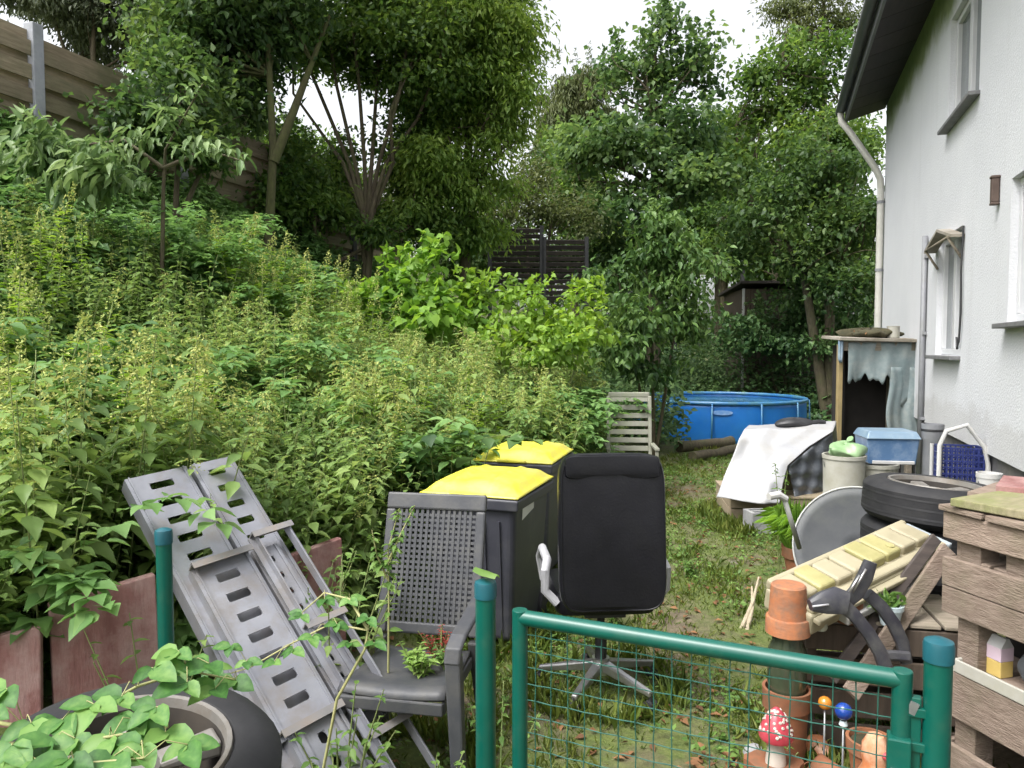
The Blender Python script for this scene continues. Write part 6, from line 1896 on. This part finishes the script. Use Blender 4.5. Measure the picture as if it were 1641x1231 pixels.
MB().lathe([(.001, 0), (.075, 0), (.095, .21), (.10, .215), (.095, .22), (.09, .21), (.072, .01), (.001, .01)], 28).build('body', M_['darktarp'], t)
MB().tube([(.098 * math.cos(a), .02, .19 - .10 * math.sin(a)) for a in [math.pi * k / 10 for k in range(11)]], .004, 6).build('handle', M_['zinc'], t)

# ================================================================== lean-to shelter by the house corner
SY = 8.55
sx0 = P(1346, 700, SY).x; sx1 = P(1462, 700, SY).x
ht = P(1400, 546, SY).z
lean = thing('lean_to', 'makeshift shelter hung with torn teal tarp by the house wall', 'shelter', ((sx0 + sx1) / 2, SY, 0))
hwid = (sx1 - sx0) / 2
MB().box((-hwid - .02, 0, ht / 2 - .02), (.055, .055, ht - .04)).build('post', M_['yellowpost'], lean, bev=.006)
for (x, y) in ((hwid - .03, 0.02), (-hwid + .12, .30), (hwid - .12, .30)):
    MB().box((x, y, ht / 2 - .02), (.06, .06, ht - .04)).build('post', M_['oldwood'], lean, bev=.004)
rf = MB().box((.0, .13, ht + .02), (2 * hwid + .16, .50, .035), rot=(R(3), R(1.5), 0)).build('roof_board', M_['roofboard'], lean, bev=.004)
MB().box((0, -.02, ht - .06), (2 * hwid, .05, .11)).build('beam', M_['oldwood'], lean, bev=.004)
MB().box((.0, .34, ht / 2), (2 * hwid - .1, .03, ht - .1)).build('back_panel', M_['inside_shade'], lean)  # near-black panels: the shade inside the shelter is painted on
MB().box((-hwid + .06, .19, ht / 2), (.02, .26, ht - .1)).build('side_panel', M_['inside_shade'], lean)
MB().box((hwid - .10, .19, ht / 2), (.02, .26, ht - .1)).build('side_panel', M_['inside_shade'], lean)
# torn tarp: top flap with ragged hem and a right curtain
def flap(u, v):
    x = -hwid + .05 + u * (2 * hwid + .02)
    hem = .42 + .03 * math.sin(u * 19) + .025 * math.sin(u * 43 + 1) + .018 * math.sin(u * 71) + .25 * sstep(.55, .75, u)
    y = -.050 - .022 * math.sin(u * 11 + v * 3) * v - .008 * math.sin(u * 27)
    return (x, y, ht - .02 - v * hem)
MB().grid(flap, 60, 12).build('tarp_flap', M_['teal'], lean, solid=.003)
def curt(u, v):
    x = hwid * .22 + u * (hwid * .86) + .02 * math.sin(v * 9)
    y = -.05 - .020 * math.sin(u * 7 + v * 2) - .008 * math.sin(u * 19)
    return (x, y, ht - .3 - v * 1.0)
MB().grid(curt, 30, 20).build('tarp_curtain', M_['teal'], lean, solid=.003)
def side(u, v):
    return (hwid + .10 + .07 * math.sin(v * 5 + u * 3) + .06 * v * (1 - v) * 4 * .6, -.02 + u * .3 + .03 * math.sin(v * 17), ht - .02 - v * (.75 + .12 * math.sin(u * 21)))
MB().grid(side, 20, 20).build('tarp_side', M_['teal'], lean, solid=.003)
MB().grid(lambda u, v: (-hwid - .07 + .05 * u + .012 * math.sin(u * 20), -.06 - .03 * math.sin(u * 12), ht + .01 - v * (.22 + .05 * math.sin(u * 14))), 14, 6).build('tarp_scrap', M_['bluelid'], lean, solid=.003)
# things on its roof
rt = ht + .045
t = thing('moss_clump', 'dark mossy lump of debris on the shelter roof', 'debris', ((sx0 + sx1) / 2 - .02, SY + .13, rt - .01))
def lump(u, v):
    a = 6.283 * u
    r_ = 1 + .2 * math.sin(3 * a) + .15 * math.sin(8 * a + 4 * v)
    return (.34 * r_ * math.sin(math.pi * v) * math.cos(a), .16 * r_ * math.sin(math.pi * v) * math.sin(a), .045 - .06 * math.cos(math.pi * v) + .015 * math.sin(11 * a))
MB().grid(lump, 40, 14).build('clump', M_['mossdark'], t)
rng = np.random.default_rng(9); cl = Cloud(); n = 160
cl.leaves(rng.normal(size=(n, 3)) * np.array([.10, .05, .008]) + np.array([0, 0, .07]), rng.normal(size=(n, 3)), rng.normal(size=(n, 3)), rng.uniform(.02, .05, n), .5, 'far')
cl.build('litter', L_['dead'], t, world=False)
t = thing('paint_can', 'small beige can standing on the shelter roof', 'can', (P(1435, 533, SY).x, SY + .05, rt - .012))
MB().lathe([(.001, 0), (.068, 0), (.068, .125), (.072, .13), (.068, .135), (.001, .132)], 24).build('body', M_['bucket'], t)
MB().tube([(.07 * math.cos(a), 0, .12 - .09 * math.sin(a)) for a in [math.pi * k / 10 for k in range(11)]], .003, 6).build('handle', M_['zinc'], t)

# ================================================================== containers in front of the shelter
def drum(p, r_, h, label, m, name='drum', taper=.92, lid=None):
    t = thing(name, label, name.replace('_', ' '), p)
    MB().lathe([(.001, 0), (r_ * taper, 0), (r_ * (taper + .04), h * .35), (r_ * (taper + .05), h * .37), (r_ * (taper + .02), h * .40), (r_, h - .03), (r_ * 1.05, h - .03), (r_ * 1.05, h), (r_ * .96, h), (r_ * .94, h - .05), (.001, h - .06)], 32).build('body', m, t)
    MB().tube([(r_ * 1.06 * math.cos(a), -.01, h - .05 - r_ * .9 * math.sin(a)) for a in [math.pi * k / 12 for k in range(13)]], .004, 6).build('handle', M_['zinc'], t)
    return t
d1 = P(1357, 730, 6.2); drum((d1.x, 6.25, tz(d1.x, 6.25)), .165, d1.z, 'tall beige tub under the pale green bag', M_['bucket'], 'tub')
d2 = P(1412, 742, 6.3); drum((d2.x, 6.42, tz(d2.x, 6.42)), .19, P(1412, 743, 6.4).z, 'wide beige tub carrying the blue storage box', M_['bucket'], 'tub')
gb = P(1368, 722, 6.15)
t = thing('green_bag', 'crumpled pale green plastic bag on the tall beige tub', 'bag', (gb.x - .02, 6.25, d1.z - .03))
MB().grid(lambda u, v: (.15 * math.sin(math.pi * v) * math.cos(6.283 * u) * (1 + .2 * math.sin(19 * u + 5 * v)), .13 * math.sin(math.pi * v) * math.sin(6.283 * u) * (1 + .2 * math.sin(25 * u)), .06 - .07 * math.cos(math.pi * v) + .02 * math.sin(17 * u + 8 * v)), 36, 14).build('body', M_['greenbag'], t)
MB().tube([(.0, -.02, .11), (.03, -.04, .15), (.01, -.05, .17)], [.03, .015, .03], 8).build('knot', M_['greenbag'], t)
bx0 = P(1389, 740, 6.4); bx1 = P(1468, 740, 6.4)
zb = P(1412, 743, 6.4).z
t = thing('storage_box', 'translucent blue plastic storage box with pale lid on the wide beige tub', 'storage box', ((bx0.x + bx1.x) / 2, 6.5, zb + .001), R(-8))
bw = bx1.x - bx0.x; bh = P(1430, 700, 6.4).z - zb
MB().hexa([(-bw / 2 + .02, -.16, 0), (bw / 2 - .02, -.16, 0), (bw / 2 - .02, .16, 0), (-bw / 2 + .02, .16, 0), (-bw / 2, -.18, bh), (bw / 2, -.18, bh), (bw / 2, .18, bh), (-bw / 2, .18, bh)]).build('body', M_['bluebox'], t, bev=.012, seg=3)
MB().hexa([(-bw / 2 - .01, -.195, bh - .012), (bw / 2 + .01, -.195, bh - .012), (bw / 2 + .01, .195, bh - .012), (-bw / 2 - .01, .195, bh - .012), (-bw / 2 + .02, -.16, bh + .05), (bw / 2 - .02, -.16, bh + .05), (bw / 2 - .02, .16, bh + .05), (-bw / 2 + .02, .16, bh + .05)]).build('lid', M_['bluelid'], t, bev=.008, seg=3)
MB().box((0, -.185, .02), (bw * .8, .02, .03)).build('foot_strip', M_['whiteplastic'], t, bev=.006)
gpz = P(1495, 682, 6.3)
t = thing('drain_pipe', 'upright grey plastic pipe standing beside the blue storage box', 'pipe', (gpz.x, 6.3, tz(gpz.x, 6.3)))
MB().lathe([(.075, 0), (.075, gpz.z - .14), (.086, gpz.z - .12), (.086, gpz.z), (.078, gpz.z), (.072, gpz.z - .13), (.068, .0)], 28).build('tube', M_['grey_pipe'], t)
MB().lathe([(.088, gpz.z - .06), (.090, gpz.z - .05), (.088, gpz.z - .04)], 28).build('seal_ring', M_['blackplastic'], t)
# old white trolley frame with navy basket
nb_ = P(1537, 735, 5.75)
t = thing('laundry_basket', 'navy blue lattice basket with white frame handle against the house plinth', 'basket', (nb_.x - .02, 5.72, tz(nb_.x, 5.72)), R(-18))
bz0, bz1 = P(1537, 752, 5.7).z - .14, P(1537, 720, 5.7).z
bm_ = MB()
for sy in (-1, 1):
    for i in range(9):
        x = -.14 + i * .035
        bm_.box((x, sy * .11, (bz0 + bz1) / 2), (.012, .008, bz1 - bz0))
    for j in range(7): bm_.box((0, sy * .11, bz0 + (bz1 - bz0) * j / 6), (.29, .010, .012))
for sx in (-1, 1):
    for i in range(7): bm_.box((sx * .145, -.105 + i * .035, (bz0 + bz1) / 2), (.008, .012, bz1 - bz0))
    for j in range(7): bm_.box((sx * .145, 0, bz0 + (bz1 - bz0) * j / 6), (.010, .22, .012))
bm_.box((0, 0, bz0), (.29, .22, .01))
bm_.build('basket', M_['navy'], t)
MB().tube([(-.16, -.13, 0), (-.16, -.13, bz1 + .02), (-.12, -.13, bz1 + .13), (.02, -.12, bz1 + .18), (.14, -.11, bz1 + .02), (.17, -.11, bz1 - .12), (.17, -.11, 0)], .018, 10).build('handle', M_['whiteplastic'], t)
MB().tube([(-.16, .13, 0), (-.16, .13, bz1 + .0), (.16, .13, bz1), (.17, .13, 0)], .015, 10).build('frame', M_['whiteplastic'], t)
for z in (.15, bz0 - .018):
    MB().box((0, -.12, z), (.33, .02, .02)).box((0, .12, z), (.33, .02, .02)).box((-.16, 0, z), (.02, .24, .02)).box((.165, 0, z), (.02, .24, .02)).build('cross_bar', M_['whiteplastic'], t)
# white cup-like holder by the plinth
wc_ = P(1600, 772, 4.75)
drum((wc_.x - .08, 4.72, tz(wc_.x, 4.72)), .07, P(1600, 757, 4.75).z, 'tall narrow pale bucket against the plinth behind the wheel', M_['whiteplastic'], 'bucket')
# ================================================================== small plants
def leafy(name, label, cat, base, spec, leafm, stemm='stem', group=None, seed=1, parent_z=None):
    """spec: list of (stem points world, leaf count, leaf size, width, droop)"""
    rng = np.random.default_rng(seed)
    t = thing(name, label, cat, base, 0, group)
    mb = MB(); cl = Cloud()
    for pts, n, sz, wd, dr in spec:
        pts = [np.array(p, float) for p in pts]
        mb.tube([Vector(p) for p in pts], [.005 - .003 * i / (len(pts) - 1) for i in range(len(pts))], 5)
        L = len(pts) - 1
        tt = np.sort(rng.uniform(.12, 1.0, n))
        pos = []; ax = []
        for q, k in enumerate(tt):
            i = min(int(k * L), L - 1); f = k * L - i
            pos.append(pts[i] * (1 - f) + pts[i + 1] * f)
            a = q * 2.4 + rng.normal() * .3
            ax.append([math.cos(a), math.sin(a), rng.normal() * .25 - dr])
        s = sz * (1.1 - .55 * tt) * rng.uniform(.8, 1.2, n)
        cl.leaves(np.array(pos), np.array(ax), np.array([[0, 0, 1.0]]) + rng.normal(size=(n, 3)) * .2, s, wd, 'mid', 0)
    mb.build('stem', M_[stemm], t, world=True, recalc=False)
    cl.build('foliage', L_[leafm], t)
    return t
def bushy(name, label, cat, x, y, h, n, sz, wd, leafm, seed, spread=.6, z0=None, dr=.1, per=12):
    rng = np.random.default_rng(seed)
    z = tz(x, y) if z0 is None else z0
    spec = []
    for i in range(n):
        a = rng.uniform(0, 6.28); r_ = rng.uniform(.1, spread) * h
        e = np.array([x + r_ * math.cos(a), y + r_ * math.sin(a), z + h * rng.uniform(.6, 1.0)])
        b = np.array([x + .15 * r_ * math.cos(a), y + .15 * r_ * math.sin(a), z - .01])
        m = (b + e) / 2 + np.array([0, 0, h * .12])
        spec.append(([b, m, e], per, sz, wd, dr))
    return leafy(name, label, cat, (x, y, z), spec, leafm, seed=seed)
# tall thin weed growing from the chair seat, in front of the lattice
SZ = tz(-.465, 2.80) + SH
b = P(622, 1052, 3.0); b.z = SZ - .02
leafy('tall_weed', 'thin tall weed with pale stem growing up in front of the chair lattice', 'weed', b,
      [([b, P(623, 960, 3.0), P(622, 880, 3.0), P(640, 815, 3.02)], 34, .055, .45, .2), ([P(622, 900, 3.0), P(640, 860, 3.0), P(665, 810, 3.02)], 26, .05, .4, .3), ([P(622, 930, 3.0), P(604, 890, 3.0), P(596, 850, 2.98)], 22, .06, .5, .2)], 'weed', 'cane', seed=4)
# plants on the seat
p1 = P(672, 1062, 3.0)
bushy('sedum_plant', 'light green sedum clump growing on the grey chair seat', 'plant', p1.x, p1.y, .13, 16, .045, .5, 'sedum', 5, .75, SZ - .03, -.3, 14)
p2 = P(715, 1065, 3.05)
bushy('leafy_plant', 'small mid green plant on the chair seat beside the armrest', 'plant', p2.x, p2.y, .11, 10, .04, .5, 'weed', 6, .7, SZ - .03, -.1, 12)
p3 = P(705, 1020, 3.15)
bushy('sedum_plant', 'red-leaved sedum at the back of the grey chair seat', 'plant', p3.x, p3.y, .16, 12, .03, .4, 'sedumred', 7, .6, SZ - .04, -.3, 14)
# weeds around the chair and ramps
spots = [(-.78, 3.15, 1.0, 9, .085, 'nettle', 'leafy nettle shoots beside the left edge of the chair back'),
         (-.98, 3.45, .95, 9, .09, 'weed', 'bright leafy weed standing behind the open steel ramp'),
         (-.62, 2.62, .55, 8, .06, 'weed', 'light green weed growing between the ramps and the chair seat'),
         (-.30, 2.55, .38, 12, .055, 'weed', 'bushy green weed under the grey plastic chair'),
         (-.60, 2.45, .34, 10, .06, 'nettle', 'dark green weed at the foot of the steel ramps'),
         (-.05, 2.75, .5, 6, .05, 'weed', 'slender weed between the left gate post and the gate'),
         (.18, 2.45, .22, 9, .05, 'weed', 'low weed behind the lower left gate mesh'),
         (.55, 2.75, .18, 8, .045, 'weed', 'low weed in front of the office chair castors'),
         (.80, 2.55, .24, 9, .05, 'weed', 'leafy weed behind the middle of the gate mesh'),
         (1.05, 2.9, .2, 8, .045, 'weed', 'small weed next to the dry sticks'),
         (1.95, 5.0, .3, 8, .06, 'weed', 'weed patch at the foot of the satellite dish'),
         (1.35, 5.6, .14, 9, .05, 'weed', 'low weed in the middle of the path'),
         (.95, 6.8, .22, 10, .06, 'weed', 'low green clump between the slatted chair and office chair'),
         (1.5, 8.6, .2, 10, .06, 'weed', 'low weed on the path before the logs'),
         (-1.35, 2.75, .8, 7, .08, 'nettle', 'nettle shoots between the large red slab and the ramps'),
         (.62, 4.6, .25, 9, .05, 'weed', 'weed clump behind the office chair')]
for i, (x, y, h, n, sz, m, lb) in enumerate(spots):
    bushy('weed', lb, 'weed', x, y, h, n, sz, .5, m, 50 + i, .45)
# big squash-like leaves over the bins
b = P(715, 760, 5.2); b.z = tz(b.x, b.y)
leafy('broadleaf_weed', 'broad blue-green leaves spreading over the yellow bin lids', 'weed', b,
      [([b, P(690, 725, 5.0), P(685, 690, 4.85)], 12, .19, .9, .2), ([b, P(725, 712, 5.0), P(740, 690, 4.85)], 12, .20, .9, .2), ([b, P(760, 705, 5.15), P(805, 697, 5.05)], 12, .18, .9, .2), ([b, P(790, 696, 5.3), P(865, 706, 5.2)], 12, .17, .9, .2)], 'darkshrub', seed=12)
# grassy plant in a pot beside the dish
gp = P(1292, 800, 5.3)
gzz = tz(gp.x, gp.y)
t = thing('potted_grass', 'pot of bright green arching grass beside the satellite dish', 'potted plant', (gp.x, gp.y, gzz))
o = MB(); pot(o, .10, .15, .34, Matrix.Identity(4)); o.build('pot', M_['terradark'], t)
MB().lathe([(.001, .30), (.13, .30)], 24).build('soil', M_['mossdark'], t)
rng = np.random.default_rng(91); cl = Cloud(); n = 420
a = rng.uniform(0, 6.28, n); ro = rng.uniform(0, .10, n)
pos = np.stack([ro * np.cos(a), ro * np.sin(a), np.full(n, .30)], -1)
axd = np.stack([np.cos(a) * rng.uniform(.1, .75, n), np.sin(a) * rng.uniform(.1, .75, n), np.ones(n)], -1)
ln = rng.uniform(.18, .38, n)
cl.leaves(pos, axd, np.stack([np.cos(a), np.sin(a), np.full(n, .2)], -1), ln, .05, 'mid', 0)
tipd = axd + np.stack([np.cos(a), np.sin(a), np.full(n, -1.2)], -1) * .9
cl.leaves(pos + nrm(axd) * (ln * .8)[:, None], tipd, np.stack([np.cos(a), np.sin(a), np.full(n, .8)], -1), ln * .45, .09, 'far', 0)
cl.build('blades', L_['vine'], t, world=False)
b = P(1250, 790, 5.6); b.z = tz(b.x, b.y)
leafy('tall_weed', 'thin weed standing in front of the white tarpaulin', 'weed', b, [([b, P(1246, 790, 5.6), P(1242, 742, 5.6)], 26, .06, .4, .1), ([b, P(1256, 800, 5.6), P(1262, 755, 5.6)], 20, .06, .4, .1)], 'weed', seed=13)

# ================================================================== bramble in the foreground: each leaf is a part
def leaf_shape(name, sz, wd, fold, droop, mat_):
    """ovate toothed leaf, fold along the midrib"""
    n = 7
    mb = MB()
    mid = []; lf = []; rt_ = []
    for i in range(n + 1):
        v = i / n
        z = -droop * v * v * sz
        wv = wd * sz / 2 * (math.sin(math.pi * v ** .78) ** .8 if 0 < v < 1 else .02) * (1 + (.05 if i % 2 else -.03))
        if i == n: wv = 0.0005
        mid.append((0, v * sz, z - .02 * sz)); rt_.append((wv, v * sz - .02 * sz * (i % 2), z + fold * wv)); lf.append((-wv, v * sz - .02 * sz * (i % 2), z + fold * wv))
    vs = mid + rt_ + lf; k = n + 1
    fs = []
    for i in range(n):
        fs.append((i, k + i, k + i + 1, i + 1)); fs.append((i, i + 1, 2 * k + i + 1, 2 * k + i))
    mb.add(vs, fs, 0, True)
    o = mb.build(name, mat_, recalc=False)
    me_ = o.data
    bpy.data.objects.remove(o)
    return me_
leaf_meshes = [leaf_shape('leaf', 1.0, .62, .30, .22, L_['bramble']), leaf_shape('leaf', 1.0, .70, .2, .35, L_['bramble']), leaf_shape('leaf', 1.0, .58, .42, .10, L_['bramble'])]
def bramble(label, canes, clusters, size, seed):
    rng = random.Random(seed)
    b0 = Vector(canes[0][0])
    t = thing('bramble', label, 'bramble', (b0.x, b0.y, b0.z), 0, None)
    for c in canes:
        MB().tube(c, [.0055 - .0035 * i / (len(c) - 1) for i in range(len(c))], 6).build('cane', M_['cane'], t, world=True, recalc=False)
    off = Vector(t.location)
    allp = [Vector(p) for c in canes for p in c]
    for (p, k) in clusters:
        near = min(allp, key=lambda q: (q - p).length)
        mid = (near + p) / 2 + Vector((0, 0, .02))
        MB().tube([near, mid, p], .0011, 5).build('petiole', M_['cane'], t, world=True, recalc=False)
        a0 = rng.uniform(-.9, .9) - math.pi / 2
        for j in range(k):
            a = a0 + (j - (k - 1) / 2) * 1.15 + rng.uniform(-.2, .2)
            d = Vector((math.cos(a), math.sin(a) * .8, rng.uniform(-.25, .12))).normalized()
            upv = Vector((rng.uniform(-.3, .3), -.55 + rng.uniform(-.3, .3), 1)).normalized()
            x = d.cross(upv).normalized(); z = x.cross(d)
            o = bpy.data.objects.new('leaf', rng.choice(leaf_meshes))
            COL.objects.link(o); o.parent = t
            s = size * rng.uniform(.8, 1.25)
            o.matrix_local = Matrix.Translation(p - off) @ Matrix(((x.x, d.x, z.x, 0), (x.y, d.y, z.y, 0), (x.z, d.z, z.z, 0), (0, 0, 0, 1))) @ Matrix.Scale(s, 4)
    return t
Yb = 1.42
root = Vector((-1.25, 1.75, tz(-1.25, 1.75)))
c1 = [root, P(-60, 1150, 1.6), P(40, 1165, Yb), P(130, 1150, Yb), P(220, 1100, 1.5), P(300, 1075, 1.55), P(380, 1090, 1.6)]
c2 = [root, P(-20, 1190, 1.45), P(80, 1195, 1.35), P(180, 1180, 1.35), P(270, 1165, 1.4)]
c3 = [root, P(-60, 1200, 1.4), P(20, 1225, 1.3), P(120, 1225, 1.28), P(230, 1215, 1.3)]
cls = []
for (x, y, Yq) in ((285, 1055, 1.55), (245, 1082, 1.5), (335, 1075, 1.55), (300, 1105, 1.5), (375, 1100, 1.6), (345, 1115, 1.55), (195, 1128, 1.45), (150, 1140, 1.42), (250, 1145, 1.4), (215, 1165, 1.4), (265, 1185, 1.38),
                   (100, 1165, 1.4), (50, 1170, 1.4), (10, 1115, 1.45), (120, 1195, 1.35), (175, 1195, 1.35), (70, 1205, 1.33), (225, 1205, 1.33), (20, 1205, 1.3), (-15, 1150, 1.4), (110, 1228, 1.28), (180, 1225, 1.3), (60, 1230, 1.28), (300, 1205, 1.35), (0, 1228, 1.28)):
    cls.append((P(x, y - 12, Yq), 3))
bramble('fresh green bramble with large toothed leaves hanging over the alloy wheel', [c1, c2, c3], cls[::1], .060, 3)
root = Vector((-.70, 2.42, tz(-.70, 2.42)))
c1 = [root, P(540, 1120, 2.43), P(585, 1040, 2.43), P(590, 1010, 2.45), P(530, 1000, 2.45), P(470, 1030, 2.45), P(400, 1070, 2.45), P(350, 1085, 2.45)]
c2 = [P(590, 1010, 2.45), P(560, 960, 2.5), P(520, 950, 2.55), P(480, 985, 2.55)]
cls = [(P(x, y, Yq), 3) for x, y, Yq in ((590, 990, 2.45), (560, 960, 2.5), (540, 1000, 2.43), (500, 1020, 2.43), (470, 1040, 2.43), (440, 1060, 2.43), (395, 1060, 2.43), (345, 1070, 2.43), (560, 1030, 2.43), (520, 960, 2.52), (600, 1030, 2.42), (370, 1035, 2.45), (485, 985, 2.52))]
bramble('thin yellow-green bramble shoot trailing across the steel ramps', [c1, c2], cls, .05, 4)
